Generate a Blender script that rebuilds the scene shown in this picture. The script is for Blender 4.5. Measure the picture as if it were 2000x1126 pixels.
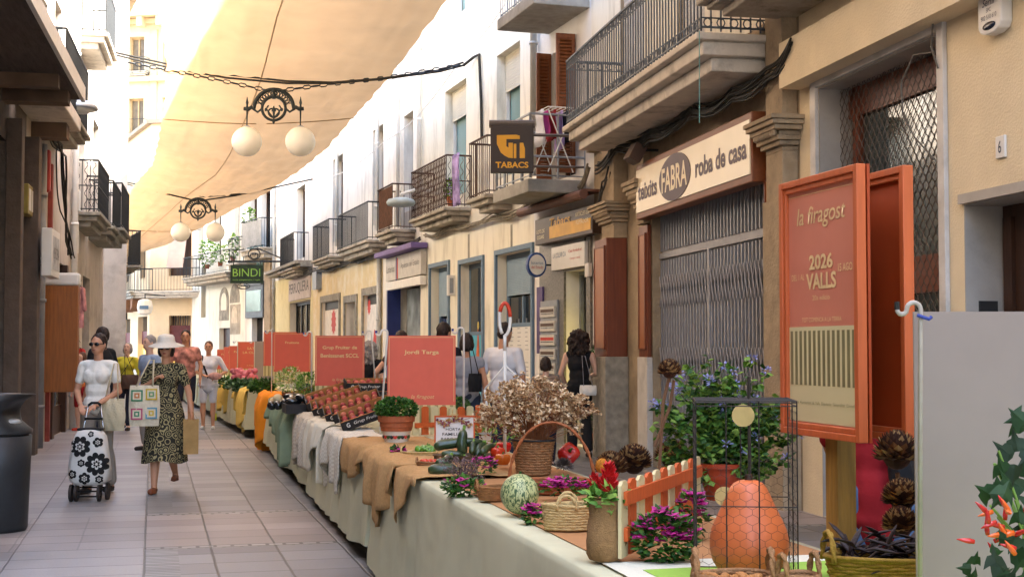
import bpy, math, random
from mathutils import Vector as V, Matrix, noise
from math import sin, cos, pi, atan2, radians, sqrt, tan, atan
random.seed(11)
R = random.random
def U(a, b): return a + (b-a)*random.random()
scene = bpy.context.scene
for o in list(bpy.data.objects): bpy.data.objects.remove(o)
# ---------------------------------------------------------------- camera, sky, sun, exposure
F, CX, CY, CH = 2700.0, 1000.0, 563.0, 1.5
PITCH = atan(117/F)
cam = bpy.data.cameras.new('camera'); cam.sensor_width = 36; cam.lens = 36*F/2000; cam.clip_end = 2000; cam.clip_start = .05
camo = bpy.data.objects.new('camera', cam); scene.collection.objects.link(camo)
camo.location = (0, 0, CH); camo.rotation_euler = (pi/2+PITCH, 0, 0); scene.camera = camo
SUN = V((.78, .10, .86)).normalized()
w = bpy.data.worlds.new('World'); scene.world = w; w.use_nodes = True
nt = w.node_tree; bg = nt.nodes['Background']; sky = nt.nodes.new('ShaderNodeTexSky'); sky.sky_type = 'NISHITA'; sky.sun_disc = False
sky.sun_elevation = math.asin(SUN.z); sky.sun_rotation = atan2(SUN.x, SUN.y); sky.dust_density = 4; sky.air_density = 1.0; sky.ozone_density = 1.0
nt.links.new(sky.outputs[0], bg.inputs[0]); bg.inputs[1].default_value = .15
sl = bpy.data.lights.new('sun', 'SUN'); sl.energy = 4.0; sl.angle = radians(.6); sl.color = (1, .96, .90)
so = bpy.data.objects.new('sun', sl); scene.collection.objects.link(so); so.rotation_euler = (-SUN).to_track_quat('-Z', 'Y').to_euler()
vs = scene.view_settings; vs.view_transform = 'Standard'; vs.look = 'None'; vs.exposure = 3.9; vs.gamma = 1
scene.cycles.max_bounces = 7; scene.cycles.diffuse_bounces = 4; scene.cycles.transparent_max_bounces = 12
# ---------------------------------------------------------------- helpers
cP, sP = cos(PITCH), sin(PITCH)
def ray(px, py):
    a = (px-CX)/F; b = (CY-py)/F
    return V((a, cP-b*sP, sP+b*cP))
def at(px, py, d):
    r = ray(px, py); return V((0, 0, CH)) + r*(d/r.y)
def on(px, py, z=0.0):
    r = ray(px, py); return V((0, 0, CH)) + r*((z-CH)/r.z)
def hexc(h):
    h = h.lstrip('#'); c = [int(h[i:i+2], 16)/255 for i in (0, 2, 4)]
    return tuple((x/12.92 if x <= .04045 else ((x+.055)/1.055)**2.4) for x in c)
MATS = {}
def M(name, col, rough=.75, var=.12, scale=6, bump=0, bscale=None, metal=0, stain=None, stain_amt=.5, stain_scale=1.2, stretch=None, trans=0, emit=0, spec=.35, alpha=1):
    if name in MATS: return MATS[name]
    if isinstance(col, str): col = hexc(col)
    m = bpy.data.materials.new(name); m.use_nodes = True; t = m.node_tree; n = t.nodes; L = t.links
    p = n['Principled BSDF']; p.inputs['Roughness'].default_value = rough; p.inputs['Metallic'].default_value = metal
    p.inputs['Specular IOR Level'].default_value = spec
    tc = n.new('ShaderNodeTexCoord'); src = tc.outputs['Object']
    if stretch:
        mp = n.new('ShaderNodeMapping'); mp.inputs['Scale'].default_value = stretch; L.new(src, mp.inputs[0]); src = mp.outputs[0]
    nz = n.new('ShaderNodeTexNoise'); nz.inputs['Scale'].default_value = scale; nz.inputs['Detail'].default_value = 5; L.new(src, nz.inputs[0])
    rp = n.new('ShaderNodeValToRGB'); rp.color_ramp.elements[0].position = .3; rp.color_ramp.elements[1].position = .7
    rp.color_ramp.elements[0].color = (*[c*(1-var) for c in col], 1); rp.color_ramp.elements[1].color = (*[min(1, c*(1+var)) for c in col], 1)
    L.new(nz.outputs[0], rp.inputs[0]); out = rp.outputs[0]
    if stain:
        if isinstance(stain, str): stain = hexc(stain)
        n2 = n.new('ShaderNodeTexNoise'); n2.inputs['Scale'].default_value = stain_scale; n2.inputs['Detail'].default_value = 8; n2.inputs['Roughness'].default_value = .65; L.new(src, n2.inputs[0])
        r2 = n.new('ShaderNodeValToRGB'); r2.color_ramp.elements[0].position = .5; r2.color_ramp.elements[1].position = .68; r2.color_ramp.elements[1].color = (stain_amt,)*3+(1,)
        L.new(n2.outputs[0], r2.inputs[0]); mx = n.new('ShaderNodeMixRGB'); L.new(r2.outputs[0], mx.inputs[0]); L.new(out, mx.inputs[1]); mx.inputs[2].default_value = (*stain, 1); out = mx.outputs[0]
    L.new(out, p.inputs['Base Color'])
    if bump:
        nb = n.new('ShaderNodeTexNoise'); nb.inputs['Scale'].default_value = bscale or scale*5; nb.inputs['Detail'].default_value = 4; L.new(src, nb.inputs[0])
        bp = n.new('ShaderNodeBump'); bp.inputs['Strength'].default_value = bump; bp.inputs['Distance'].default_value = .02; L.new(nb.outputs[0], bp.inputs['Height']); L.new(bp.outputs[0], p.inputs['Normal'])
    if emit:
        L.new(out, p.inputs['Emission Color']); p.inputs['Emission Strength'].default_value = emit
    if alpha < 1: p.inputs['Alpha'].default_value = alpha
    if trans:
        tr = n.new('ShaderNodeBsdfTranslucent'); L.new(out, tr.inputs[0]); ms = n.new('ShaderNodeMixShader'); ms.inputs[0].default_value = trans
        L.new(p.outputs[0], ms.inputs[1]); L.new(tr.outputs[0], ms.inputs[2]); L.new(ms.outputs[0], n['Material Output'].inputs[0])
    MATS[name] = m; return m
COL = scene.collection
class MB:
    def __init__(s): s.v = []; s.f = []; s.mi = []; s.m = 0; s.X = None
    def add(s, vs, fs):
        b = len(s.v)
        if s.X is not None: vs = [s.X @ V(p) for p in vs]
        s.v += [tuple(p) for p in vs]; s.f += [tuple(i+b for i in f) for f in fs]; s.mi += [s.m]*len(fs); return s
    def box(s, x0, x1, y0, y1, z0, z1):
        return s.add([(x, y, z) for z in (z0, z1) for y in (y0, y1) for x in (x0, x1)], [(0, 2, 3, 1), (4, 5, 7, 6), (0, 1, 5, 4), (2, 6, 7, 3), (0, 4, 6, 2), (1, 3, 7, 5)])
    def obox(s, c, size, rot=None):
        hx, hy, hz = [q/2 for q in size]; r = rot or Matrix.Identity(3); c = V(c)
        return s.add([c + r @ V((x, y, z)) for z in (-hz, hz) for y in (-hy, hy) for x in (-hx, hx)], [(0, 2, 3, 1), (4, 5, 7, 6), (0, 1, 5, 4), (2, 6, 7, 3), (0, 4, 6, 2), (1, 3, 7, 5)])
    def quad(s, *p): return s.add(p, [tuple(range(len(p)))])
    def tube(s, pts, r, n=6, closed=False, flat=1.0):
        pts = [V(p) for p in pts]; k = len(pts); vs = []; fs = []
        rr = r if isinstance(r, (list, tuple)) else [r]*k; up = None
        for i, p in enumerate(pts):
            t = (pts[(i+1) % k]-pts[i-1]) if closed else (pts[min(i+1, k-1)]-pts[max(i-1, 0)])
            t = t.normalized() if t.length > 1e-9 else V((0, 0, 1))
            if up is None: up = V((0, 0, 1)) if abs(t.z) < .9 else V((1, 0, 0))
            a = t.cross(up); a = a.normalized() if a.length > 1e-6 else t.orthogonal().normalized(); b = a.cross(t).normalized(); up = b
            for j in range(n): q = 2*pi*j/n; vs.append(p+(a*cos(q)+b*sin(q)*flat)*rr[i])
        for i in range(k if closed else k-1):
            for j in range(n): a0 = i*n+j; a1 = i*n+(j+1) % n; b0 = ((i+1) % k)*n+j; b1 = ((i+1) % k)*n+(j+1) % n; fs.append((a0, a1, b1, b0))
        if not closed: fs.append(tuple(range(n))[::-1]); fs.append(tuple((k-1)*n+j for j in range(n)))
        return s.add(vs, fs)
    def lathe(s, prof, n=16, c=(0, 0, 0), sx=1, sy=1, wob=None):
        vs = []; fs = []; k = len(prof)
        for i, (r, z) in enumerate(prof):
            for j in range(n):
                q = 2*pi*j/n; rr = r*(wob(q, z) if wob else 1); vs.append((c[0]+rr*cos(q)*sx, c[1]+rr*sin(q)*sy, c[2]+z))
        for i in range(k-1):
            for j in range(n): fs.append((i*n+j, i*n+(j+1) % n, (i+1)*n+(j+1) % n, (i+1)*n+j))
        fs.append(tuple(range(n))[::-1]); fs.append(tuple((k-1)*n+j for j in range(n)))
        return s.add(vs, fs)
    def ell(s, c, r, n=12, k=8, rot=None):
        if not hasattr(r, '__len__'): r = (r, r, r)
        c = V(c); vs = []; fs = []; rm = rot or Matrix.Identity(3)
        for i in range(1, k):
            th = pi*i/k
            for j in range(n): q = 2*pi*j/n; vs.append(c + rm @ V((r[0]*sin(th)*cos(q), r[1]*sin(th)*sin(q), r[2]*cos(th))))
        vs.append(c + rm @ V((0, 0, r[2]))); vs.append(c + rm @ V((0, 0, -r[2]))); T = len(vs)-2
        for i in range(k-2):
            for j in range(n): fs.append((i*n+j, (i+1)*n+j, (i+1)*n+(j+1) % n, i*n+(j+1) % n))
        for j in range(n): fs.append((T, j, (j+1) % n)); fs.append((T+1, (k-2)*n+(j+1) % n, (k-2)*n+j))
        return s.add(vs, fs)
    def cap(s, a, ra, b, rb, n=10):
        a = V(a); b = V(b); d = (b-a).normalized() if (b-a).length > 1e-6 else V((0, 0, 1)); pts = []; rr = []
        for q in (-.98, -.8, -.45, 0): pts.append(a+d*ra*q); rr.append(ra*sqrt(max(0.02, 1-q*q)))
        for q in (0, .45, .8, .98): pts.append(b+d*rb*q); rr.append(rb*sqrt(max(0.02, 1-q*q)))
        return s.tube(pts, rr, n)
    def prism(s, poly, y0, y1):
        k = len(poly); vs = [(x, y0, z) for x, z in poly]+[(x, y1, z) for x, z in poly]
        return s.add(vs, [tuple(range(k)), tuple(range(2*k-1, k-1, -1))]+[(i, i+k, (i+1) % k+k, (i+1) % k) for i in range(k)])
    def leaf(s, c, d, nrm, l, w_):
        c = V(c); d = V(d).normalized(); a = d.cross(V(nrm)); a = a.normalized() if a.length > 1e-6 else d.orthogonal().normalized(); nn = a.cross(d)
        return s.add([c, c+d*l*.45+a*w_-nn*w_*.3, c+d*l-nn*l*.15, c+d*l*.45-a*w_-nn*w_*.3, c+d*l*.5+nn*w_*.15], [(0, 1, 4), (1, 2, 4), (2, 3, 4), (3, 0, 4)])
    def build(s, name, mats, parent=None, smooth=False, bevel=0, loc=None):
        me = bpy.data.meshes.new(name); me.from_pydata(s.v, [], s.f)
        for m in (mats if isinstance(mats, (list, tuple)) else [mats]): me.materials.append(m)
        if s.m or any(s.mi): me.polygons.foreach_set('material_index', s.mi)
        if smooth: me.polygons.foreach_set('use_smooth', [True]*len(s.f))
        me.update(); o = bpy.data.objects.new(name, me); COL.objects.link(o)
        if parent is not None: o.parent = parent
        if loc is not None: o.location = loc
        if bevel:
            b = o.modifiers.new('b', 'BEVEL'); b.width = bevel; b.segments = 2; b.limit_method = 'ANGLE'
        if smooth == 2:
            pass
        return o
def tag(o, label=None, cat=None, group=None, kind=None):
    if label: o['label'] = label
    if cat: o['category'] = cat
    if group: o['group'] = group
    if kind: o['kind'] = kind
    return o
def thing(name, label, cat, loc=(0, 0, 0), rz=0, group=None):
    o = bpy.data.objects.new(name, None); COL.objects.link(o); o.location = loc; o.rotation_euler = (0, 0, rz); o.empty_display_size = .1
    return tag(o, label, cat, group)
def kids(o): return [c for c in bpy.data.objects if c.parent is o]
def dup(root, loc, rz=0, label=None, group=None, ch=None, scale=None):
    r = root.copy(); COL.objects.link(r); r.location = loc; r.rotation_euler = (0, 0, rz)
    if label: r['label'] = label
    if group: r['group'] = group
    if scale: r.scale = (scale,)*3
    for c in (ch if ch is not None else kids(root)):
        k = c.copy(); COL.objects.link(k); k.parent = r
    return r
def evalmesh(me, mods):
    o = bpy.data.objects.new('tmp', me); COL.objects.link(o)
    for t, kw in mods:
        m = o.modifiers.new(t, t)
        for k, v_ in kw.items(): setattr(m, k, v_)
    dg = bpy.context.evaluated_depsgraph_get(); r = bpy.data.meshes.new_from_object(o.evaluated_get(dg)); bpy.data.objects.remove(o); return r
def meld(mb, name, mat, parent, vox=.01, it=4, disp=None):
    me = bpy.data.meshes.new('t'); me.from_pydata(mb.v, [], mb.f); me.update()
    r = evalmesh(me, [('REMESH', dict(mode='VOXEL', voxel_size=vox)), ('SMOOTH', dict(factor=.5, iterations=it))])
    if disp:
        for v_ in r.vertices: v_.co = disp(v_.co.copy())
    r.name = name; r.materials.clear(); r.materials.append(mat); r.polygons.foreach_set('use_smooth', [True]*len(r.polygons)); r.update()
    o = bpy.data.objects.new(name, r); COL.objects.link(o); o.parent = parent; return o
def text(s, mat, parent, w_, h_, pos, X, Y, name='lettering', bold=0, shear=0, ext=.002, space=1.0):
    """string fitted into w_ x h_, centred at pos, reading along X, up along Y"""
    cu = bpy.data.curves.new(name, 'FONT'); cu.body = s; cu.align_x = 'CENTER'; cu.align_y = 'CENTER'; cu.offset = bold; cu.shear = shear; cu.extrude = 0; cu.resolution_u = 4; cu.space_character = space
    o = bpy.data.objects.new('t', cu); COL.objects.link(o); dg = bpy.context.evaluated_depsgraph_get(); me = bpy.data.meshes.new_from_object(o.evaluated_get(dg)); bpy.data.objects.remove(o)
    xs = [v_.co.x for v_ in me.vertices]; ys = [v_.co.y for v_ in me.vertices]
    cx, cy = (min(xs)+max(xs))/2, (min(ys)+max(ys))/2; kx = w_/(max(xs)-min(xs)); ky = h_/(max(ys)-min(ys)) if h_ else kx
    X = V(X).normalized(); Y = V(Y).normalized(); N = X.cross(Y); pos = V(pos)+N*ext
    for v_ in me.vertices: v_.co = pos+X*((v_.co.x-cx)*kx)+Y*((v_.co.y-cy)*ky)
    me.materials.append(mat); me.name = name; r = bpy.data.objects.new(name, me); COL.objects.link(r); r.parent = parent; return r
class Wall:
    """vertical wall line; local x along u, local y towards the street, z up"""
    def __init__(s, a, b):
        s.a = V((a[0], a[1], 0)); s.b = V((b[0], b[1], 0)); s.u = (s.b-s.a).normalized(); s.n = V((0, 0, 1)).cross(s.u); s.rz = atan2(s.u.y, s.u.x); s.L = (s.b-s.a).length
    def hit(s, px, py, off=0):
        r = ray(px, py); o = V((0, 0, CH)); t = ((s.a+s.n*off)-o).dot(s.n)/r.dot(s.n); p = o+r*t
        return (p-s.a).dot(s.u), p.z
    def s(s, px, off=0): return s.hit(px, 680, off)[0]
    def P(s, x, o, z): return s.a+s.u*x+s.n*o+V((0, 0, z))
    def root(s, name, label, cat, x, o=0, z=0, group=None): return thing(name, label, cat, s.P(x, o, z), s.rz, group)
# right walls run away from the camera, left walls towards it; n points into the street for both
def r1(y): return (5.12-.1889*y, y)
def r2(y): return (7.72-.315*y, y)
R1 = Wall(r1(2), (1.23, 20.6)); R2 = Wall((1.23, 20.6), r2(54.1)); R3 = Wall(r2(54.1), (-15.0, 64.5))
L1 = Wall((-2.76-.2138*37, 37), (-2.76-.2138*-9, -9)); E1 = Wall((-14.95, 64.5), (-17.1, 65.2)); E2 = Wall((-17.1, 65.2), (-24.5, 81)); FAR = Wall((-20, 96), (-45, 101))
print('walls', R1.L, R2.L)
# ---------------------------------------------------------------- ground
def paving():
    m = bpy.data.materials.new('granite_paving'); m.use_nodes = True; t = m.node_tree; n = t.nodes; L = t.links; p = n['Principled BSDF']
    def math_(op, a, b=None, c=None):
        q = n.new('ShaderNodeMath'); q.operation = op
        for i, x in enumerate((a, b, c)):
            if x is None: continue
            if isinstance(x, (int, float)): q.inputs[i].default_value = x
            else: L.new(x, q.inputs[i])
        return q.outputs[0]
    def mix(f, a, b):
        q = n.new('ShaderNodeMixRGB')
        if isinstance(f, (int, float)): q.inputs[0].default_value = f
        else: L.new(f, q.inputs[0])
        for i, x in ((1, a), (2, b)):
            if isinstance(x, tuple): q.inputs[i].default_value = (*x, 1)
            else: L.new(x, q.inputs[i])
        return q.outputs[0]
    tc = n.new('ShaderNodeTexCoord'); wob = n.new('ShaderNodeTexNoise'); wob.inputs['Scale'].default_value = 2.5; L.new(tc.outputs['Object'], wob.inputs[0])
    wv = n.new('ShaderNodeVectorMath'); wv.operation = 'MULTIPLY_ADD'; L.new(wob.outputs['Color'], wv.inputs[0]); wv.inputs[1].default_value = (.012, .012, 0); L.new(tc.outputs['Object'], wv.inputs[2])
    sp = n.new('ShaderNodeSeparateXYZ'); L.new(wv.outputs[0], sp.inputs[0]); x, y = sp.outputs[0], sp.outputs[1]
    def brick(wd, rh, off, c1, c2, mo, ms=.012):
        b = n.new('ShaderNodeTexBrick'); L.new(wv.outputs[0], b.inputs[0]); b.offset = off; b.inputs['Scale'].default_value = 1; b.inputs['Brick Width'].default_value = wd; b.inputs['Row Height'].default_value = rh
        b.inputs['Mortar Size'].default_value = ms; b.inputs['Mortar Smooth'].default_value = .6; b.inputs['Bias'].default_value = 0
        b.inputs['Color1'].default_value = (*c1, 1); b.inputs['Color2'].default_value = (*c2, 1); b.inputs['Mortar'].default_value = (*mo, 1); return b
    mo = (.07, .065, .06)
    g = brick(.485, .45, 0, (.108, .107, .111), (.200, .197, .200), mo, .011); l = brick(.93, .42, .0, (.172, .163, .163), (.27, .256, .252), (.09, .085, .085), .008); k = brick(.485, .42, 0, (.205, .172, .16), (.285, .243, .228), mo, .010)
    c = brick(.26, .07, 0, (.14, .14, .14), (.22, .218, .215), (.09, .09, .085), .014)
    band = math_('LESS_THAN', math_('MODULO', math_('ADD', y, 100*10.4), 10.4), 2.05)
    left = math_('LESS_THAN', x, 0)
    chan = math_('MULTIPLY', math_('GREATER_THAN', x, 0), math_('LESS_THAN', x, .24)); chan = math_('MULTIPLY', chan, math_('SUBTRACT', 1, band))
    col = mix(band, g.outputs[0], k.outputs[0]); col = mix(math_('MULTIPLY', left, math_('SUBTRACT', 1, math_('MULTIPLY', band, .4))), col, l.outputs[0]); col = mix(chan, col, c.outputs[0])
    my = math_('MODULO', math_('ADD', y, 1040), 10.4)
    edge = math_('MULTIPLY', math_('COMPARE', my, 2.10, .07), math_('GREATER_THAN', x, 0)); e2 = math_('MULTIPLY', math_('COMPARE', my, 10.34, .07), math_('GREATER_THAN', x, 0)); ed = math_('MAXIMUM', edge, e2)
    cob = brick(.13, .10, .5, (.18, .175, .165), (.30, .29, .27), (.06, .055, .05), .02)
    col = mix(ed, col, cob.outputs[0])
    nz = n.new('ShaderNodeTexNoise'); nz.inputs['Scale'].default_value = 60; nz.inputs['Detail'].default_value = 3; L.new(tc.outputs['Object'], nz.inputs[0])
    n2 = n.new('ShaderNodeTexNoise'); n2.inputs['Scale'].default_value = .9; n2.inputs['Detail'].default_value = 9; n2.inputs['Roughness'].default_value = .7; L.new(tc.outputs['Object'], n2.inputs[0])
    f = math_('ADD', math_('MULTIPLY', nz.outputs[0], .35), math_('MULTIPLY', n2.outputs[0], 1.5)); f = math_('ADD', f, .1)
    vm = n.new('ShaderNodeVectorMath'); vm.operation = 'SCALE'; L.new(col, vm.inputs[0]); L.new(f, vm.inputs['Scale']); L.new(vm.outputs[0], p.inputs['Base Color'])
    L.new(math_('ADD', math_('MULTIPLY', n2.outputs[0], .5), .22), p.inputs['Roughness']); p.inputs['Specular IOR Level'].default_value = .5
    h = mix(left, g.outputs['Fac'], l.outputs['Fac']); h = mix(chan, h, c.outputs['Fac']); hh = math_('ADD', math_('MULTIPLY', h, -1), math_('MULTIPLY', nz.outputs[0], .12))
    hh = math_('ADD', hh, math_('MULTIPLY', n2.outputs[0], .6))
    bp = n.new('ShaderNodeBump'); bp.inputs['Strength'].default_value = .5; bp.inputs['Distance'].default_value = .012; L.new(hh, bp.inputs['Height']); L.new(bp.outputs[0], p.inputs['Normal'])
    return m
g = MB(); N = 24
for i in range(-12, 13):
    for j in range(-10, 70): g.add([(i, j, 0), (i+1, j, 0), (i+1, j+1, 0), (i, j+1, 0)], [(0, 1, 2, 3)])
go = g.build('pavement', paving()); go.location = (-2.77, 10.52, 0); go.rotation_euler = (0, 0, atan(.259)); go['kind'] = 'structure'
g = MB(); g.quad((-600, -600, -.03), (600, -600, -.03), (600, 600, -.03), (-600, 600, -.03)); tag(g.build('ground', M('ground', (.2, .19, .18))), kind='structure')
# ---------------------------------------------------------------- materials for the street
plaster_yellow = M('plaster_yellow', '#d9c8a6', .9, .05, 3, .45, 50, stain='#ab9272', stain_amt=.3, stain_scale=.7)
plaster_pale = M('plaster_pale', '#ddd6c8', .9, .05, 2, .2, 50, stain='#9c9280', stain_amt=.5, stain_scale=1.1, stretch=(2.2, 2.2, .55))
plaster_cream = M('plaster_cream', '#dfd8c4', .9, .05, 2, .2, 50, stain='#9c9076', stain_amt=.5, stain_scale=1.1, stretch=(2.2, 2.2, .55))
plaster_ochre = M('plaster_ochre', '#d2bd92', .9, .08, 2, .25, 50, stain='#ded6c4', stain_amt=.8, stain_scale=1.6)
plaster_white = M('plaster_white', '#dcd8cf', .9, .04, 3, .15, 50, stain='#aaa496', stain_amt=.3)
plaster_peach = M('plaster_peach', '#d8bd96', .9, .05, 2, .1, 40, stain='#c2a078', stain_amt=.3)
stone_old = M('stone_old', '#9c8a70', .92, .22, 5, .6, 30, stain='#4a4238', stain_amt=.6, stain_scale=2.5)
stone_grey = M('stone_grey', '#8b8578', .9, .25, 9, .5, 40, stain='#4a4640', stain_amt=.5)
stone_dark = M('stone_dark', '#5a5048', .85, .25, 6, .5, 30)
concrete = M('concrete', '#9a978f', .9, .12, 8, .3, 60, stain='#6a665e', stain_amt=.6)
slab_mat = M('balcony_stone', '#a59c8c', .9, .18, 6, .5, 40, stain='#3e3a2e', stain_amt=.8, stain_scale=3)
slab_white = M('balcony_white', '#c9c0b2', .9, .08, 5, .3, 40, stain='#7a7266', stain_amt=.6, stain_scale=3)
marble_white = M('marble_white', '#bfbab2', .5, .1, 5, .05, stain='#8a857c', stain_amt=.5, stain_scale=3)
marble_grey = M('marble_grey', '#6e6a62', .35, .35, 25, 0)
marble_reveal = M('marble_reveal', '#a19a90', .45, .12, 4, 0, stain='#77726a', stain_amt=.6, stain_scale=2)
iron = M('wrought_iron', '#2c2f31', .55, .2, 20, 0, metal=.4)
iron_grey = M('grey_iron', '#5b636c', .55, .2, 10, 0, metal=.4)
rust = M('rusty_iron', '#4a362b', .8, .35, 12, .2)
cable_m = M('cable_black', '#26241f', .7, .2, 10)
wood_panel = M('varnished_panel', '#6b3419', .4, .2, 3, .05, stretch=(12, 12, .8))
wood_light = M('panel_inset', '#96592c', .4, .15, 3, .05, stretch=(12, 12, .8))
wood_shut = M('shutter_wood', '#7a4524', .5, .2, 3, .1, stretch=(8, 8, 1))
wood_dark = M('dark_wood', '#3a2417', .5, .25, 4, .1, stretch=(8, 8, 1))
wood_box = M('box_wood', '#8a5222', .55, .2, 3, .1, stretch=(10, 10, 1))
blue_paint = M('blue_paint', '#62788a', .6, .08, 6, .1)
blue_paint_l = M('blue_shutter', '#8398a6', .6, .06, 6, .1)
glass_dark = M('window_glass', '#1c2224', .08, .3, 2, 0, spec=.8)
glass_teal = M('teal_glass', '#6f8f8c', .15, .1, 2, 0, spec=.8)
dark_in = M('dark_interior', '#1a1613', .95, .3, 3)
white_paint = M('white_paint', '#d5d2ca', .5, .05, 6)
cream_paint = M('cream_paint', '#d6cbb0', .5, .06, 8)
grey_metal = M('grey_metal', '#8d9297', .45, .1, 12, metal=.5)
zinc = M('zinc_pipe', '#a9a79f', .5, .1, 5, metal=.3)
blind_m = M('roller_blind', '#c5bda8', .8, .06, 3, 0)
purple = M('purple_paint', '#6d5a8e', .6, .1, 5)
navy = M('navy_paint', '#1d2a63', .5, .1, 5)
poster_red = M('poster_red', '#c03a36', .6, .08, 6)
red_m = M('red_print', '#b83a2e', .6, .08, 10)
# ---------------------------------------------------------------- building helpers
class Bld:
    def __init__(s, W, xa, xb, H, name, label, mat, holes=(), depth=7, reveal=.28, cat='building', base=None):
        """wall from xa to xb (metres along W); holes = (x0, x1, z0, z1)"""
        s.W = W; s.x0 = xa; s.H = H; s.reveal = reveal; s.r = W.root(name, label, cat, xa); L = xb-xa
        holes = [(max(a-xa, .05), min(b-xa, L-.05), max(c, .0), d) for a, b, c, d in holes]; s.holes = holes; s.L = L
        m = MB(); xs = sorted({0, L, *[h[0] for h in holes], *[h[1] for h in holes]}); zs = sorted({0, H, *[h[2] for h in holes], *[h[3] for h in holes]})
        for i in range(len(xs)-1):
            for j in range(len(zs)-1):
                cx, cz = (xs[i]+xs[i+1])/2, (zs[j]+zs[j+1])/2
                if any(h[0] < cx < h[1] and h[2] < cz < h[3] for h in holes): continue
                m.quad((xs[i], 0, zs[j]), (xs[i], 0, zs[j+1]), (xs[i+1], 0, zs[j+1]), (xs[i+1], 0, zs[j]))
        d = -reveal
        for a, b, c, e in holes:
            m.quad((a, 0, c), (a, d, c), (a, d, e), (a, 0, e)); m.quad((b, d, c), (b, 0, c), (b, 0, e), (b, d, e))
            m.quad((a, d, e), (b, d, e), (b, 0, e), (a, 0, e)); m.quad((a, 0, c+.006), (b, 0, c+.006), (b, d, c+.006), (a, d, c+.006))
        m.box(0.01, L-.01, -depth, -reveal-.35, 0, H); m.box(0, L, -reveal-.36, 0, H, H+.12)
        m.box(0, .01, -reveal-.36, -.001, 0, H); m.box(L-.01, L, -reveal-.36, -.001, 0, H)
        s.wall = m.build('wall', mat, s.r)
        m = MB(); m.box(-.1, L+.1, -depth, .25, H+.12, H+.3); m.build('roof', stone_old, s.r)
        if base: m = MB(); m.box(.01, L-.01, 0.0, .03, 0, .55); 
    def x(s, px, off=0): return s.W.s(px, off)-s.x0
    def xz(s, px, py, off=0): a, z = s.W.hit(px, py, off); return a-s.x0, z
    def win(s, h, frame=wood_dark, glass=glass_dark, n=2, blind=0, y=None, name='window', bl=None, label=None, fw=.06):
        a, b, c, e = h; y = (-s.reveal+.02) if y is None else y; m = MB()
        m.box(a, a+fw, y, y+.06, c, e); m.box(b-fw, b, y, y+.06, c, e); m.box(a+fw, b-fw, y, y+.06, e-fw, e); m.box(a+fw, b-fw, y, y+.06, c, c+fw)
        for i in range(1, n): q = a+(b-a)*i/n; m.box(q-fw/2, q+fw/2, y, y+.055, c+fw, e-fw)
        o = m.build(name, frame, s.r); g_ = MB(); g_.box(a+fw, b-fw, y-.03, y-.01, c+fw, e-fw); g_.build('pane', glass, o)
        if blind:
            g_ = MB(); z0 = e-(e-c)*blind; k = int((e-z0)/.055)+1
            for i in range(k): g_.box(a+.01, b-.01, y+.065, y+.08, e-(i+1)*(e-z0)/k+.006, e-i*(e-z0)/k)
            g_.build('blind', bl or blind_m, o)
        if label: o['label'] = label
        return o
    def part(s, name, mat, *boxes, parent=None, bevel=0, label=None):
        if name in ('beam', 'stone_foot', 'shop_frame', 'wall_box', 'stone_post', 'door_jamb', 'bell_plate') and len(boxes) > 1:
            return [s.part(name, mat, b, parent=parent, bevel=bevel, label=label) for b in boxes][0]
        m = MB()
        for b in boxes: m.box(*b)
        o = m.build(name, mat, parent or s.r, bevel=bevel)
        if label: o['label'] = label
        return o
    def pipe(s, x, z0, z1, r=.05, mat=None, y=.09):
        m = MB(); m.tube([(x, y, z0), (x, y, z1)], r, 10)
        z = z0+.6
        while z < z1: m.tube([(x, y, z), (x, y, z+.05)], r*1.25, 10); z += 1.6
        return m.build('drainpipe', mat or zinc, s.r, smooth=True)
def railing(m, a, b, o, z0, z1, step=.115, r=.009, style=0):
    """bars round a balcony: front at y=o, sides back to the wall"""
    for (p, q) in (((a, 0), (a, o)), ((a, o), (b, o)), ((b, o), (b, 0))):
        p, q = V((*p, 0)), V((*q, 0)); L = (q-p).length; k = max(1, round(L/step))
        for i in range(k+1):
            c = p+(q-p)*i/k; m.tube([(c.x, c.y, z0), (c.x, c.y, z1)], r, 5)
        for z, rr in ((z1, .02), (z0+.04, .012)): m.tube([(p.x, p.y, z), (q.x, q.y, z)], rr, 5)
        if style == 1:
            for z in (z0+.13, z1-.11): m.tube([(p.x, p.y, z), (q.x, q.y, z)], .008, 5)
            kk = max(1, round(L/.13))
            for i in range(kk):
                for z in (z0+.085, z1-.055):
                    c = p+(q-p)*(i+.5)/kk; t = (q-p).normalized(); m.tube([(c+t*.04*cos(w_)+V((0, 0, z+.042*sin(w_)))) for w_ in [2*pi*j/8 for j in range(8)]], .007, 4, closed=True)
        if style == 2:
            m.tube([(p.x, p.y, (z0+z1)/2), (q.x, q.y, (z0+z1)/2)], .012, 5)
            for i in range(k):
                c = p+(q-p)*(i+.5)/k; t = (q-p).normalized()
                m.tube([c+t*.03*sin(w_*1.0)+V((0, 0, z0+.06+(z1-z0-.1)*w_/25)) for w_ in range(0, 26, 1)], .006, 4)
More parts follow.
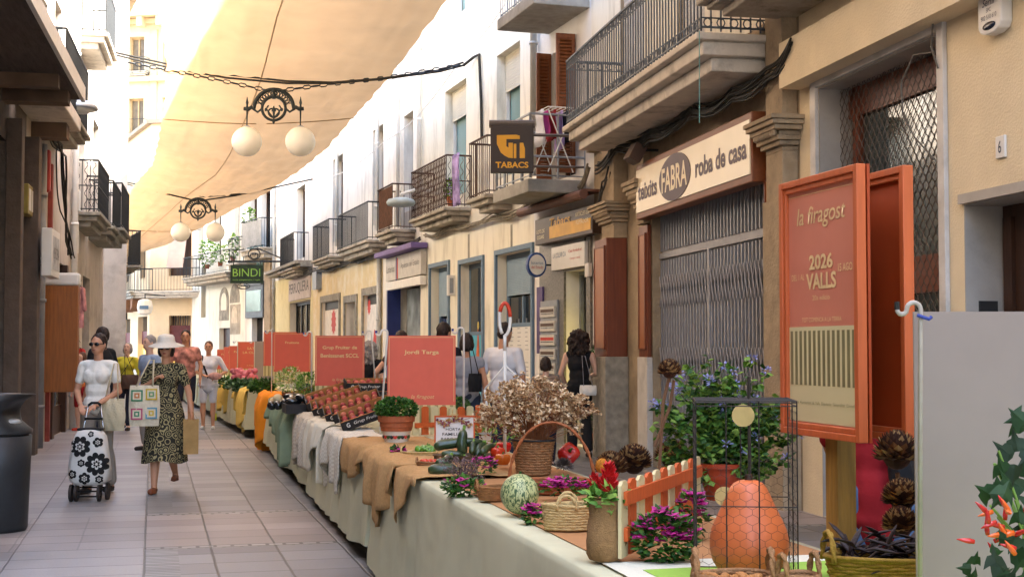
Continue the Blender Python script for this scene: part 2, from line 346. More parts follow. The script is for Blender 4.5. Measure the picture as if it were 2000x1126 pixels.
def balcony(B, a, b, o, zs, zt, thick=.2, rail=None, slab=None, step=.115, style=0, label=None, mould=True, r=.009):
    """slab top zs, rail top zt"""
    a, b = min(a, b), max(a, b); m = MB(); rail = rail or iron; slab = slab or slab_mat
    if mould:
        m.box(a-.05, b+.05, 0, o+.06, zs-.07, zs); m.box(a+.02, b-.02, 0, o-.02, zs-thick*.6, zs-.07); m.box(a+.12, b-.12, 0, o-.14, zs-thick, zs-thick*.6)
    else: m.box(a-.05, b+.05, 0, o+.05, zs-thick, zs)
    s_ = m.build('balcony', slab, B.r, bevel=.015)
    if label: s_['label'] = label
    if zt: m = MB(); railing(m, a, b, o, zs+.02, zt, step, r, style); m.build('railing', rail, s_)
    return s_
def pxbal(B, pa, pb, ytop, yslab, o, **k):
    """front face seen from px pa to pb; heights read at pb (nearest corner)"""
    a, b = B.x(pa, o), B.x(pb, o); zt = B.xz(pb, ytop, o)[1]; zs = B.xz(pb, yslab, o)[1]
    return balcony(B, a, b, o, zs, zt, **k)
def hole(W, p0, p1, ytop, ybot=None, yat=None):
    """opening between image columns on wall W; heights read at column yat"""
    yat = yat if yat is not None else (p0+p1)/2
    a, b = sorted((W.s(p0), W.s(p1))); return (a, b, 0 if ybot is None else W.hit(yat, ybot)[1], W.hit(yat, ytop)[1])
# ================================================================ RIGHT SIDE
# --- yellow building, nearest
s1540 = R1.s(1566)
door_h = hole(R1, 1604, 1845, 170, yat=1604); d2 = (R1.s(2085), R1.s(1886), 0, R1.hit(1886, 398)[1])
YB = Bld(R1, -14, s1540, 12.5, 'yellow_building', 'yellow plastered building at the right edge with tall grilled doorway', plaster_yellow, [door_h, d2], reveal=.36)
a, b, c, e = [door_h[0]-YB.x0, door_h[1]-YB.x0, 0, door_h[3]]
YB.part('door_surround', marble_white, (a-.10, a, 0.001, .04, 0, e+.16), (b, b+.12, 0.001, .04, e-.9, e+.16), (a, b, 0.001, .04, e, e+.16), bevel=.006)
YB.part('door_reveal', marble_reveal, (b-.012, b-.002, -.34, 0.0, .0, e-.01), (a+.02, b-.02, -.34, 0, e-.012, e-.002))
fr = YB.part('shop_door', wood_panel, (a, a+.12, -.34, -.27, 0, e), (b-.24, b-.12, -.34, -.27, 0, e), (a, b, -.34, -.28, e-.28, e-.02), (a, b, -.34, -.28, 1.95, 2.25), (a, b, -.34, -.3, 0, .3))
m = MB(); m.box(a+.1, b-.1, -.33, -.32, 0.3, e); m.build('pane', M('shop_glass', '#3a4442', .06, .4, 1.2, 0, spec=.9), fr)
m = MB()   # grille of wavy bars that kiss to form rings
per = .05; nb = int((b-a)/per)+1
for i in range(nb):
    x0 = a+.02+i*per; pts = []
    z = .05; sg = 1 if i % 2 else -1
    while z < e-.02: pts.append((min(max(x0+sg*.0235*sin(2*pi*z/.125), a+.01), b-.01), -.2, z)); z += .0125
    m.tube(pts, .0042, 4)
m.tube([(a, -.2, .06), (b, -.2, .06)], .012, 5); m.build('grille', M('grille_iron', '#5f544c', .6, .3, 8, metal=.3), YB.r, smooth=True)
m = MB(); x0 = a+.02; m.tube([(a-.04, .05, e+.22), (a-.02, .07, e+.05), (a+.03, .06, e-.1), (a-.05, .05, e-.28)], .008, 5)
m.tube([(a+.0, .05, e-.15), (a+.25, .09, e-.12), (a+.44, .1, e-.3), (a+.42, .1, e-.55), (a+.25, .09, e-.75), (a+.02, .05, e-.95)], .007, 5); tag(m.build('loose_cable', M('cable_grey', '#5d574e', .7)), 'loose grey cable curling over the corner of the grilled doorway', 'cable'); bpy.data.objects['loose_cable'].matrix_world = YB.r.matrix_basis
a, b, e = d2[0]-YB.x0, d2[1]-YB.x0, d2[3]
YB.part('door_surround', marble_reveal, (a, b+.03, .001, .03, e, e+.07), (b-.012, b-.002, -.35, -.001, 0, e-.002), (a+.02, b-.02, -.35, 0, e-.012, e-.002))
dd = YB.part('street_door', wood_dark, (a, b, -.34, -.30, 0, e), (b-.17, b-.06, -.30, -.27, .1, e-.1)); YB.part('bell_plate', M('bell_plate', '#3a3a3a', .4, .1, 5, metal=.5), (b-.35, b-.12, 0.001, .0, 1.5, 1.52) if 0 else (b-.03, b-.005, -.24, -.10, 1.72, 1.84))
YB.part('ledge', plaster_yellow, (YB.L-5.2, YB.L-.05, .001, .22, YB.xz(1535, 168, .22)[1], YB.xz(1535, 78, .22)[1]))
balcony(YB, YB.L-3.2, YB.L+.25, .85, YB.xz(1440, -2, .8)[1]+.2, YB.xz(1440, -2, .8)[1]+1.2, thick=.2)
def plate(W, px, py, w_, h_, name, label, cat, mat, o=.0, t=.02, group=None):
    x, z = W.hit(px, py, o); r = W.root(name, label, cat, x, o, z-h_/2, group); m = MB(); m.box(-w_/2, w_/2, .001, t, 0, h_); p = m.build('plate', mat, r, bevel=.004); return r
X_, Z_ = (-1, 0, 0), (0, 0, 1)
num_ink = M('blue_ink', '#26304a', .5)
r = plate(R1, 1958, 287, .115, .15, 'house_number', 'white ceramic house number 6 on the yellow wall', 'house number', white_paint); text('6', num_ink, r, .04, .085, (0, .02, .075), X_, Z_, bold=.01)
x, z = R1.hit(1955, 22); r = R1.root('alarm_box', 'white alarm siren box high on the yellow wall', 'alarm box', x, 0, z-.16)
m = MB(); poly = [(-.15, .06), (-.12, .02), (-.05, 0), (.05, 0), (.12, .02), (.15, .06), (.15, .36), (-.15, .36)]; m.prism(poly, .001, .09); m.build('case', white_paint, r, bevel=.012)
m = MB(); m.ell((0, .092, .055), (.085, .012, .028)); m.build('lens', M('blue_lens', '#1c2434', .2), r, smooth=True)
text('Serni', num_ink, r, .16, .05, (0, .092, .22), X_, Z_, shear=.3); text('SPC', num_ink, r, .06, .03, (0, .092, .165), X_, Z_); text('902 510 610', num_ink, r, .2, .032, (0, .092, .118), X_, Z_)
# --- textile shop building
hS = hole(R1, 1275, 1506, 400, yat=1390); hS = (hS[0], hS[1], 0, R1.hit(1400, 372)[1])
hw = []
for p0, p1 in ((1215, 1262), (1330, 1382), (1120, 1150)): h = hole(R1, p0, p1, -160, 60, yat=p1); hw.append((h[0], h[1], 5.0, 7.6))
TB = Bld(R1, s1540, R1.L, 12.5, 'textile_shop_building', 'weathered stone building with long iron balcony and closed lattice shutter', stone_old, [hS]+hw, reveal=.3)
m = MB(); m.box(0, TB.L, .001, .02, 4.75, 12.45); m.v = [v_ for v_ in m.v]
upper = []
xs_ = sorted([0, TB.L]+[q-TB.x0 for h in hw for q in h[:2]])
m = MB(); xs2 = [0]+[v_ for v_ in xs_[1:-1]]+[TB.L]
for i in range(0, len(xs2), 2): m.box(xs2[i], xs2[i+1], .001, .012, 4.75, 7.6)
m.box(0, TB.L, .001, .012, 7.6, 12.4); m.build('upper_plaster', plaster_cream, TB.r)
for h in TB.holes[1:]:
    TB.win(h, frame=white_paint, blind=1, y=-.12, bl=M('pvc_blind', '#b9b8b2', .6))
a, b, c, e = TB.holes[0]
m = MB()  # collapsible lattice shutter
sp = .108; k = int((b-a)/sp)
for i in range(k+1):
    x = a+.02+(b-a-.04)*i/k; m.box(x-.017, x+.017, -.13, -.105, .06, e-.62); m.box(x-.017, x+.017, -.13, -.105, e-.5, e-.03)
    m.box(x+.02, x+.026, -.16, -.11, .06, e-.62)
for i in range(k):
    x0 = a+.02+(b-a-.04)*i/k; x1 = x0+(b-a-.04)/k
    for zc in (.55, 1.32, 2.22, 2.5):
        if zc+.3 > e-.6: continue
        for u0, u1 in ((x0, x1), (x1, x0)): m.tube([(u0, -.095, zc-.19), (u1, -.09, zc+.19)], .009, 4)
m.box(a, b, -.17, -.13, e-.62, e-.5); m.box(a, b, -.12, -.09, e-.6, e-.53); m.box(a, b, -.13, -.1, .02, .07); m.box((a*.47+b*.53)-.035, (a*.47+b*.53)+.035, -.13, -.09, .05, e-.6)
m.build('lattice_shutter', M('shutter_grey', '#96969a', .5, .12, 10, metal=.35), TB.r)
TB.part('shop_front', dark_in, (a, b, -.29, -.27, 0, e))
def panel_pier(xa, xb, o, z0, z1, side_only=False):
    """panelled wooden casing on a stone foot"""
    p = TB.part('panelled_casing', wood_panel, (xa, xb, .01, o, z0, z1), bevel=.006)
    m = MB(); m.box(xa+.07, xb-.06, o+.001, o+.014, z0+.12, z1-.12); m.build('panel_inset', wood_light, p)
    m = MB(); q = .02
    m.box(xa+.05, xb-.04, o, o+.025, z1-.12, z1-.1); m.box(xa+.05, xb-.04, o, o+.025, z0+.1, z0+.12); m.box(xa+.05, xa+.07, o, o+.025, z0+.12, z1-.12); m.box(xb-.06, xb-.04, o, o+.025, z0+.12, z1-.12); m.build('panel_moulding', wood_panel, p)
    return p
zA, zB = TB.xz(1230, 697, .25)[1], TB.xz(1230, 452, .25)[1]
pA = (TB.x(1185, .3), TB.x(1162, .3)); pB = (TB.x(1252, .02), TB.x(1228, .02)); pC = (a-.42, a-.02)
panel_pier(pA[0], pA[1], .3, zA, zB); panel_pier(b+.02, b+.42, .06, zA, zB+.08); panel_pier(a-.3, a-.02, .06, zA, zB+.25)
TB.part('stone_foot', stone_grey, (pA[0]-.03, pA[1]+.02, 0.001, .33, 0, zA), bevel=.01, label='dark stone foot'); TB.part('stone_foot', marble_white, (b+.0, b+.44, .001, .08, 0, zA), (a-.32, a, .001, .08, 0, zA), bevel=.006)
def pilaster(B, x0, x1, o, z0, z1, capz, caph, shaft=True):
    m = MB()
    if shaft: m.box(x0, x1, .001, o, z0, capz); m.box(x0, x1, .001, o, capz+caph, z1)
    p = m.build('pilaster', stone_old, B.r, bevel=.01); m = MB(); n_ = 7; prof = [.0, .04, .07, .05, .12, .15, .17]
    for i in range(n_): m.box(x0-prof[i], x1+prof[i], .001, o+prof[i], capz+caph*i/n_, capz+caph*(i+1)/n_-.004)
    for i in range(9): q = x0-.06+(x1-x0+.12)*(i+.5)/9; m.ell((q, o+.09, capz+caph*.5), (.022, .03, caph*.11), 8, 6)
    m.build('capital', stone_old, p, bevel=.012); return p
c0 = TB.xz(1500, 300, .2)[1]; c1 = TB.xz(1500, 235, .2)[1]
pilaster(TB, .04, .46, .16, 2.9, 4.7, c0, c1-c0); m = MB(); m.box(.04, .5, .001, .18, 0, 2.9); m.build('corner_pier', stone_old, TB.r)
panel_pier(.5, a-.34, .05, 0.9, 3.1) if a-.34 > .7 else None
x1 = TB.x(1160, .25); x0 = TB.x(1205, .25); c0 = TB.xz(1190, 437, .3)[1]; c1 = TB.xz(1190, 390, .3)[1]; pilaster(TB, pA[0], min(pA[1], TB.L-.02), .2, zB, 4.7, c0, c1-c0)
pilaster(TB, b+.06, b+.36, .1, zB+.1, 4.7, TB.xz(1238, 418, .1)[1], .4)
TB.part('cornice', stone_old, (.5, TB.L, .001, .12, 4.42, 4.5), (.5, TB.L, .001, .2, 4.5, 4.62))
bl_ = pxbal(TB, 1108, 1373, -120, 62, .8, thick=.34, style=1, step=.105, slab=slab_white, rail=iron_grey, r=.0095)
# open wooden shutters beside the balcony window
def shutter(B, x, y0, y1, z0, z1, name='wooden_shutter', parent=None, ang=None):
    m = MB(); t = .035
    for u0, u1 in ((y0, y0+.05), (y1-.05, y1)): m.box(x-t/2, x+t/2, u0, u1, z0, z1)
    for z in (z0, (z0+z1)/2-.04, z1-.08): m.box(x-t/2, x+t/2, y0+.05, y1-.05, z, z+.08)
    k = int((z1-z0)/.055)
    for i in range(k):
        z = z0+(i+.5)*(z1-z0)/k; m.obox((x, (y0+y1)/2, z), (.012, y1-y0-.1, .05), Matrix.Rotation(.6, 3, 'Y'))
    return m.build(name, wood_shut, parent or B.r)
# --- tobacconist building (white) at the start of the bend
sA, sB = 0, R2.s(1045); P2 = lambda px: R2.s(px)
hT = hole(R2, 1062, 1156, 470, yat=1110); TZ = R2.hit(1110, 470)[1]
hD = (R2.s(1146), R2.s(1106), 0, R2.hit(1120, 528)[1]); hu = (R2.s(1140), R2.s(1098), R2.hit(1120, 345)[1], R2.hit(1120, 130)[1])
hu = (R2.s(1125), R2.s(1080), 4.2, 6.3)
XB = Bld(R2, 0, R2.s(1043), 12.5, 'tobacconist_building', 'pale building with grey marble shopfront and brown wooden shutters', plaster_white, [hD, hu], reveal=.3)
XB.part('marble_facing', marble_grey, (XB.x(1158), XB.x(1150), .001, .04, 0, TZ), (hD[1], XB.x(1058), .001, .04, 0, TZ), (hD[0], hD[1], .001, .04, hD[3], TZ))
h = XB.holes[0]; XB.win(h, frame=grey_metal, n=1, name='shop_door', glass=M('lit_shop', '#3a3a30', .1, .5, 3, 0, spec=.8))
m = MB(); m.box(h[0]+.1, h[0]+.55, -.29, -.27, .3, 2.05); tag(m.build('lit_display', M('lit_display', '#f0c860', .5, .5, 5, emit=.35), XB.r))
XB.win(XB.holes[1], frame=wood_dark)
h = XB.holes[1]; shutter(XB, h[0]-.03, .02, .33, h[2]+.02, h[3]+.08); shutter(XB, h[0]+.03, .02, .3, h[2]+.02, h[3]+.06); shutter(XB, h[1]+.02, .02, .27, h[2]+.02, h[3]); shutter(XB, h[1]+.08, .02, .24, h[2]+.02, h[3])
bx = pxbal(XB, 970, 1036, 221, 349, .88, thick=.2, slab=concrete, mould=False, rail=grey_metal, step=.42, r=.02)
m = MB(); x0b, x1b = XB.x(1036, .88), XB.x(970, .88); z0b, z1b = XB.xz(1036, 349, .88)[1], XB.xz(1036, 221, .88)[1]
for zz in (.35, .68): m.tube([(x0b, 0.02, z0b+(z1b-z0b)*zz), (x0b, .88, z0b+(z1b-z0b)*zz), (x1b, .88, z0b+(z1b-z0b)*zz)], .02, 6)
m.build('side_rail', grey_metal, bx)
balcony(XB, XB.x(1040, .9), XB.x(972, .9), .85, XB.xz(1040, 8, .9)[1]+.18, XB.xz(1040, 8, .9)[1]+1.2, thick=.18, slab=concrete, mould=False, rail=grey_metal)
XB.pipe(XB.L-.25, 4.4, 12.3, .06)
# shop sign of the tobacconist
x, z = R2.hit(1157, 455, .2); x2 = R2.hit(1045, 480, .2)[0]; zt = R2.hit(1157, 399, .2)[1]
r = R2.root('tobacconist_sign', 'brown and gold lit shop sign board above the tobacconist door', 'shop sign', x, 0, z); L = x2-x; Hh = zt-z
m = MB(); m.box(0, L, .01, .2, 0, Hh); p = m.build('sign_box', M('sign_brown', '#3b2a1e', .4), r, bevel=.01)
gold = M('gold_sign', '#d09a2c', .45, .15, 4); m = MB(); m.box(.15*L, .72*L, .203, .209, .06, Hh*.6); m.box(.06, .2*L, .203, .208, .06, Hh*.55); m.build('gold_band', gold, r)
pale_ink = M('pale_ink', '#d9cda6', .5); dark_ink = M('dark_ink', '#4a3426', .5)
text('Tabacs', gold, r, L*.36, Hh*.34, (L*.53, .21, Hh*.72), X_, Z_, bold=.02, shear=.2); text('ARTICLES DE', pale_ink, r, L*.23, Hh*.15, (L*.15, .21, Hh*.78), X_, Z_); text('FUMADOR', pale_ink, r, L*.2, Hh*.15, (L*.15, .21, Hh*.5), X_, Z_); text('LOTS DE', pale_ink, r, L*.15, Hh*.14, (L*.88, .21, Hh*.5), X_, Z_); text('CIGARS', pale_ink, r, L*.13, Hh*.14, (L*.88, .21, Hh*.28), X_, Z_)
m = MB(); m.tube([(.1, .3, Hh+.16), (L+.5, .3, Hh+.16)], .07, 10); m.box(.1, L+.5, .02, .3, Hh+.2, Hh+.24); tag(m.build('awning_cassette', M('awning_brown', '#6b4a3c', .6, .15, 5)), 'rolled brown awning cassette above the tobacconist sign', 'awning').matrix_world = r.matrix_basis
x, z = R2.hit(1146, 518, .06); r = R2.root('white_shop_sign', 'small white printed panel over the tobacconist doorway', 'sign', x, .045, z); L = R2.s(1088)-x; m = MB(); m.box(0, L, 0, .05, 0, .24*L); m.build('panel', white_paint, r)
blue_ink = M('print_blue', '#56718e', .5); text('LA COLLAR CIA', blue_ink, r, L*.4, L*.05, (L*.74, .052, L*.15), X_, Z_); text('Casa fundada el', red_m, r, L*.38, L*.03, (L*.27, .052, L*.17), X_, Z_); text('Compra i venda', red_m, r, L*.3, L*.03, (L*.27, .052, L*.09), X_, Z_)
x, z = R2.hit(1047, 517, .3); r = R2.root('oval_sign', 'round blue and white lottery sign beside the marble front', 'sign', x, .0, z); m = MB(); m.X = Matrix.Translation((0, .3, 0)) @ Matrix.Rotation(pi/2, 4, 'Y'); m.lathe([(.18, -.05), (.2, -.04), (.2, .04), (.18, .05)], 20, sy=.82, sx=1); m.build('rim', M('sign_blue', '#27457f', .4), r, smooth=False); m = MB(); m.X = Matrix.Translation((-.055, .3, 0)) @ Matrix.Rotation(pi/2, 4, 'Y'); m.lathe([(.165, -.004), (.165, .004)], 20, sy=.82); m.build('face', white_paint, r)
text('loterias', blue_ink, r, .2, .05, (-.062, .3, .03), (0, -1, 0), Z_); text('del Estado', red_m, r, .2, .05, (-.062, .3, -.04), (0, -1, 0), Z_); m = MB(); m.tube([(0, 0, 0), (0, .3, 0)], .015, 6); m.build('bracket', iron, r)
x, z = R2.hit(1090, 700, .06); zt = R2.hit(1080, 586, .06)[1]; r = R2.root('newspaper_rack', 'tall wall rack of newspapers beside the tobacconist door', 'newspaper rack', x, .045, z-.3); m = MB(); x1 = R2.s(1064)-x; Hh = zt-z+.3; m.box(0, x1, 0, .03, 0, Hh); fr = m.build('frame', grey_metal, r)
for i in range(5):
    zz = .06+i*(Hh-.1)/5; m = MB(); m.box(.05, x1-.05, .035, .06, zz, zz+Hh/5-.08); o = m.build('newspaper', M('newsprint', '#b9b6ad', .9, .08, 20), r); m = MB(); m.m = 0; m.box(.1, x1-.1, .061, .063, zz+.06, zz+Hh/5-.2); m.m = 1; m.box(.09, x1-.09, .061, .063, zz+Hh/5-.17, zz+Hh/5-.12); m.build('print', [M('news_photo%d' % (i % 2), ['#5a5d60', '#6f7f8a'][i % 2], .8, .6, 12), [dark_ink, red_m][i == 2]], o)
x, z = R2.hit(1056, 690, .1); r = R2.root('purple_banner', 'narrow purple and orange advertising panel at the corner of the marble front', 'banner', x, .02, z); m = MB(); m.box(0, .3, 0, .05, 0, R2.hit(1052, 560, .1)[1]-z); m.build('panel', M('banner_purple', '#4b3a6a', .5, .5, 3), r)
# hanging TABACS sign
p = at(1042, 338, 20.3); q = at(958, 245, 20.3); r = thing('tabacs_sign', 'square brown hanging sign with yellow T emblem reading TABACS', 'sign', (p.x, p.y, p.z)); wd = p.x-q.x; hh = q.z-p.z
m = MB(); m.box(-wd, 0, -.06, .06, 0, hh); m.build('sign_box', M('tabacs_brown', '#33261e', .5, .08, 5), r, bevel=.01); m = MB(); m.tube([(-wd-.02, 0, hh+.02), (.02, 0, hh+.02)], .06, 10); m.tube([(0, 0, hh*.8), (.75, .1, hh*.8)], .025, 6); m.tube([(0, 0, .1), (.75, .1, .1)], .02, 6); m.build('bracket', M('sign_top', '#584e46', .5), r)
ye = M('tabacs_yellow', '#d59a1e', .5, .05, 5); m = MB()
def P_(pts): m.prism([(-wd+x*wd, z*hh) for x, z in pts], -.068, -.061)
P_([(.15, .78), (.15, .6), (.24, .42), (.32, .36), (.42, .31), (.52, .3), (.52, .62), (.42, .62), (.42, .52), (.37, .55), (.37, .7), (.68, .7), (.68, .77), (.6, .79)]); P_([(.54, .3), (.6, .3), (.6, .6), (.54, .6)]); P_([(.68, .3), (.8, .3), (.8, .5), (.76, .62), (.68, .62)]); m.build('emblem', ye, r); text('TABACS', ye, r, wd*.76, hh*.13, (-wd*.5, -.063, hh*.16), (1, 0, 0), Z_, bold=.03)
# textile shop sign
x0, zt = R1.hit(1468, 228, .2); zb = R1.hit(1468, 343, .2)[1]; x1 = R1.hit(1243, 330, .2)[0]; L = x1-x0; Hh = zt-zb
r = R1.root('textile_shop_sign', 'long cream illuminated sign box over the lattice shutter lettered teixits fabra', 'shop sign', x0, 0, zb); m = MB(); m.box(-.0, L, .02, .2, -.06, Hh+.06); m.build('sign_box', M('sign_case', '#74401f', .45, .15, 3, stretch=(1, 8, 8)), r, bevel=.012)
m = MB(); m.box(.03, L-.03, .2, .213, 0.02, Hh-.02); m.build('face', M('sign_cream', '#d9c9a8', .25, .04, 2, .12, 2.5), r)
ink = M('sign_purple_brown', '#51404a', .5); o = .214
def lx(f): return L*(1-f)
text('teixits', ink, r, L*.2, Hh*.36, (lx(.13), o, Hh*.46), X_, Z_, bold=.03); text('roba de casa', ink, r, L*.39, Hh*.38, (lx(.78), o, Hh*.5), X_, Z_, bold=.03)
m = MB(); m.X = Matrix.Translation((lx(.40), o, Hh*.5)) @ Matrix.Rotation(-pi/2, 4, 'X'); m.lathe([(.24, 0), (.24, .006)], 28, sx=.145*L/.24, sy=Hh*.47/.24); m.X = None; m.build('oval', ink, r); text('FABRA', M('sign_cream2', '#d9c9a8', .4), r, L*.235, Hh*.5, (lx(.40), o+.007, Hh*.5), X_, Z_, bold=.02)
# --- cream building with blue doors
def bh(p0, p1, yt, yb=None): return hole(R2, p0, p1, yt, yb)
FL = [(868, 908, 160, 300), (790, 806, 240, 370), (980, 1017, 95, 265)]
doors = [bh(842, 877, 520), bh(900, 944, 512), bh(972, 1041, 491)]
ups = []
def uph(p0, p1, z0, z1): a, b = sorted((R2.s(p0), R2.s(p1))); return (a, b, z0, z1)
ups = [uph(868, 910, 4.6, 6.9), uph(970, 1016, 4.6, 6.9), uph(985, 1016, 8.3, 10), uph(878, 908, 8.3, 10)]
CB = Bld(R2, R2.s(1043), R2.s(822), 12.5, 'blue_door_building', 'cream building with three blue framed ground floor openings', plaster_cream, doors+ups, reveal=.26)
for i, h in enumerate(CB.holes[:3]):
    a, b, c, e = h; fr = CB.part('door_frame', blue_paint, (a-.09, a, .001, .05, 0, e+.09), (b, b+.09, .001, .05, 0, e+.09), (a, b, .001, .05, e, e+.09), (a, a+.1, -.25, -.17, 0, e), (b-.1, b, -.25, -.17, 0, e), (a+.1, b-.1, -.25, -.17, e-.1, e), bevel=.006)
    m = MB()
    if i == 0: 
        m.box(a+.1, b-.1, -.2, -.15, e-1.05, e-.1); m.build('shutter_panel', blue_paint_l, fr); m = MB()
        for k in range(7): q = a+.14+(b-a-.28)*k/6; m.tube([(q, -.17, .1), (q, -.17, e-1.1)], .012, 5)
        m.box(a+.1, b-.1, -.24, -.22, 0, e-1.1); m.build('door_leaf', M('door_navy', '#33446a', .5), fr)
    elif i == 1:
        m.box(a+.1, b-.1, -.2, -.18, e-1.35, e-.1); m.build('pane', glass_dark, fr); m = MB(); m.box(a, b, -.22, -.14, e-1.42, e-1.35); m.build('transom', blue_paint, fr)
        m = MB(); m.box(a+.1, b-.1, -.2, -.16, .1, e-1.42); pm = m.build('mural_poster', M('turquoise_print', '#4fa6bd', .6, .25, 1.6), fr)
        m = MB(); xm = (a+b)/2; m.m = 0
        m.prism([(xm+.1, 1.9), (xm+.16, 1.55), (xm+.3, 1.0), (xm+.25, .3), (xm+.02, .3), (xm+.0, 1.1), (xm+.03, 1.6)], -.158, -.15); m.m = 1; m.ell((xm+.08, -.152, 1.95), (.05, .006, .08)); m.m = 2
        for k in range(3): m.box(xm-.32, xm-.2, -.158, -.151, 1.65-k*.12, 1.72-k*.12)
        m.build('printed_figure', [M('print_orange', '#c8632c', .6, .4, 8), M('print_yellow', '#d8c060', .6), red_m], pm)
    else:
        n_ = 22; z0 = e-.75
        for k in range(n_): m.box(a+.1, b-.1, -.17, -.15, z0+k*.0295, z0+k*.0295+.026)
        m.build('roller_shutter', blue_paint_l, fr); m = MB(); m.box(a+.1, b-.1, -.21, -.2, e-1.25, e-.78); m.build('pane', glass_dark, fr)
        m = MB(); m.box(a+.1, b-.1, -.22, -.14, e-1.32, e-1.25); m.box((a+b)/2-.03, (a+b)/2+.03, -.2, -.15, e-1.25, e-.78); m.build('transom', blue_paint, fr)
        m = MB(); m.box(a+.1, b-.1, -.2, -.15, .15, e-1.32); pm = m.build('white_board', white_paint, fr); m = MB()
        for cx in range(4):
            x0 = b-.25-cx*(b-a-.3)/4
            m.tube([(x0-.12, -.148, 1.95), (x0-.12, -.148, 2.03)], .012, 4)
            for k in range(14):
                if k in (6, 7): continue
                m.box(x0-.06-U(.1, .2), x0-.04, -.149, -.1475, 1.85-k*.075, 1.862-k*.075)
        m.build('print', M('print_grey', '#8b8d90', .8), pm)
for i, h in enumerate(CB.holes[3:]):
    CB.win(h, frame=white_paint, glass=glass_teal, n=1, blind=[.28, .3, .4, .2][i])
balA = pxbal(CB, 803, 871, 303, 404, .5, rail=rust, style=2, step=.13, thick=.26)
balA2 = pxbal(CB, 917, 951, 264, 378, .5, rail=rust, step=.13, thick=.26)
CB.pipe(CB.L-.15, 4.4, 12.4, .055, white_paint); CB.part('ledge_stain', M('weather_stain', '#8b8474', .9, .2, 5), (1.2, 1.32, .001, .003, 3.2, 3.7), (4.0, 4.14, .001, .003, 3.2, 3.75))
pxl = R2.hit(879, 558, .1); r = R2.root('wall_light', 'slim white wall lantern box between two blue doors', 'wall light', pxl[0], 0, pxl[1]-.2); m = MB(); m.box(-.05, .05, 0, .16, 0, .42); m.build('housing', white_paint, r, bevel=.01); m = MB(); m.box(-.052, .052, .04, .12, .05, .36); m.build('diffuser', grey_metal, r)
# --- lottery shop, ochre house, hairdresser: three narrow houses
LB = Bld(R2, R2.s(822), R2.s(748), 12.5, 'lottery_building', 'narrow pale building with a lottery shopfront at street level', plaster_pale, [bh(757, 822, 552), uph(787, 806, 4.7, 7.0), uph(787, 806, 8.4, 10)], reveal=.6)
h = LB.holes[0]; a, b, c, e = h
fr = LB.part('shop_frame', navy, (b-.12, b, -.3, .03, 0, e), (a+.9, a+1.05, -.4, -.3, 0, 2.2), (a+.25, a+1.05, -.4, -.3, 2.1, 2.25)); m = MB(); m.box(a+1.2, b-.12, -.5, -.45, .2, e-.1); m.build('pane', M('shop_glass2', '#9aa09c', .15, .4, 2, 0), fr); LB.part('inner_wall', M('shop_inner', '#c9bda4', .8), (a+.05, a+1.0, -.59, -.55, 0, e))
for h in LB.holes[1:]: LB.win(h, frame=wood_dark)
LB.pipe(LB.x(783), 4.4, 12.3, .05, white_paint)
balB = pxbal(LB, 737, 765, 359, 447, .55, rail=rust, step=.13, thick=.28)
LB.part('rusty_screen', M('rust_sheet', '#6e4a34', .85, .35, 9, .2), (LB.x(765, .55)+.03, LB.x(738, .55), .53, .545, LB.xz(765, 447, .55)[1]+.1, LB.xz(765, 362, .55)[1]), parent=balB)
x0, zb = R2.hit(822, 535, .15); x1 = R2.s(753, .15); zt = R2.hit(822, 486, .15)[1]; L = x1-x0; Hh = zt-zb
r = R2.root('lottery_sign', 'grey lottery shop sign board under a purple strip light', 'shop sign', x0, 0, zb); m = MB(); m.box(0, L, .02, .15, 0, Hh); m.build('board', M('sign_grey', '#b6b1a8', .5), r); m = MB(); m.box(-.1, L+.2, .02, .4, Hh+.02, Hh+.14); m.build('strip', purple, r, bevel=.01); m = MB(); m.box(0, L, .02, .16, -.22, -.03); m.build('lower_band', white_paint, r)
text('Apuestas del Estado', M('ink_grey', '#5c5a58', .6), r, L*.5, Hh*.3, (L*.3, .152, Hh*.5), X_, Z_); text('Loterias', M('ink_grey', '#5c5a58', .6), r, L*.24, Hh*.3, (L*.85, .152, Hh*.5), X_, Z_); m = MB(); m.box(L*.66, L*.69, .151, .158, -.1, Hh*.95); m.m = 1; m.box(L*.63, L*.655, .151, .158, 0, Hh*.9); m.build('emblem', [navy, red_m], r)
OB = Bld(R2, R2.s(748), R2.s(612), 12.5, 'ochre_building', 'house with peeling ochre plaster at street level and iron balconies above', plaster_pale, [bh(630, 664, 588), bh(676, 697, 590), bh(712, 742, 575), uph(726, 748, 4.7, 7.2), uph(648, 668, 4.7, 7.2), uph(690, 706, 8.4, 10)], reveal=.35)
zq = 4.0; hs = OB.holes[:3]; xs3 = [0.02]; 
for h in sorted(hs): xs3 += [h[0], h[1]]
xs3.append(OB.L-.02); bxs = [(xs3[i], xs3[i+1], .001, .02, 0, zq) for i in range(0, len(xs3), 2)]+[(h[0], h[1], .001, .02, h[3], zq) for h in hs]; OB.part('ochre_plaster', plaster_ochre, *bxs)
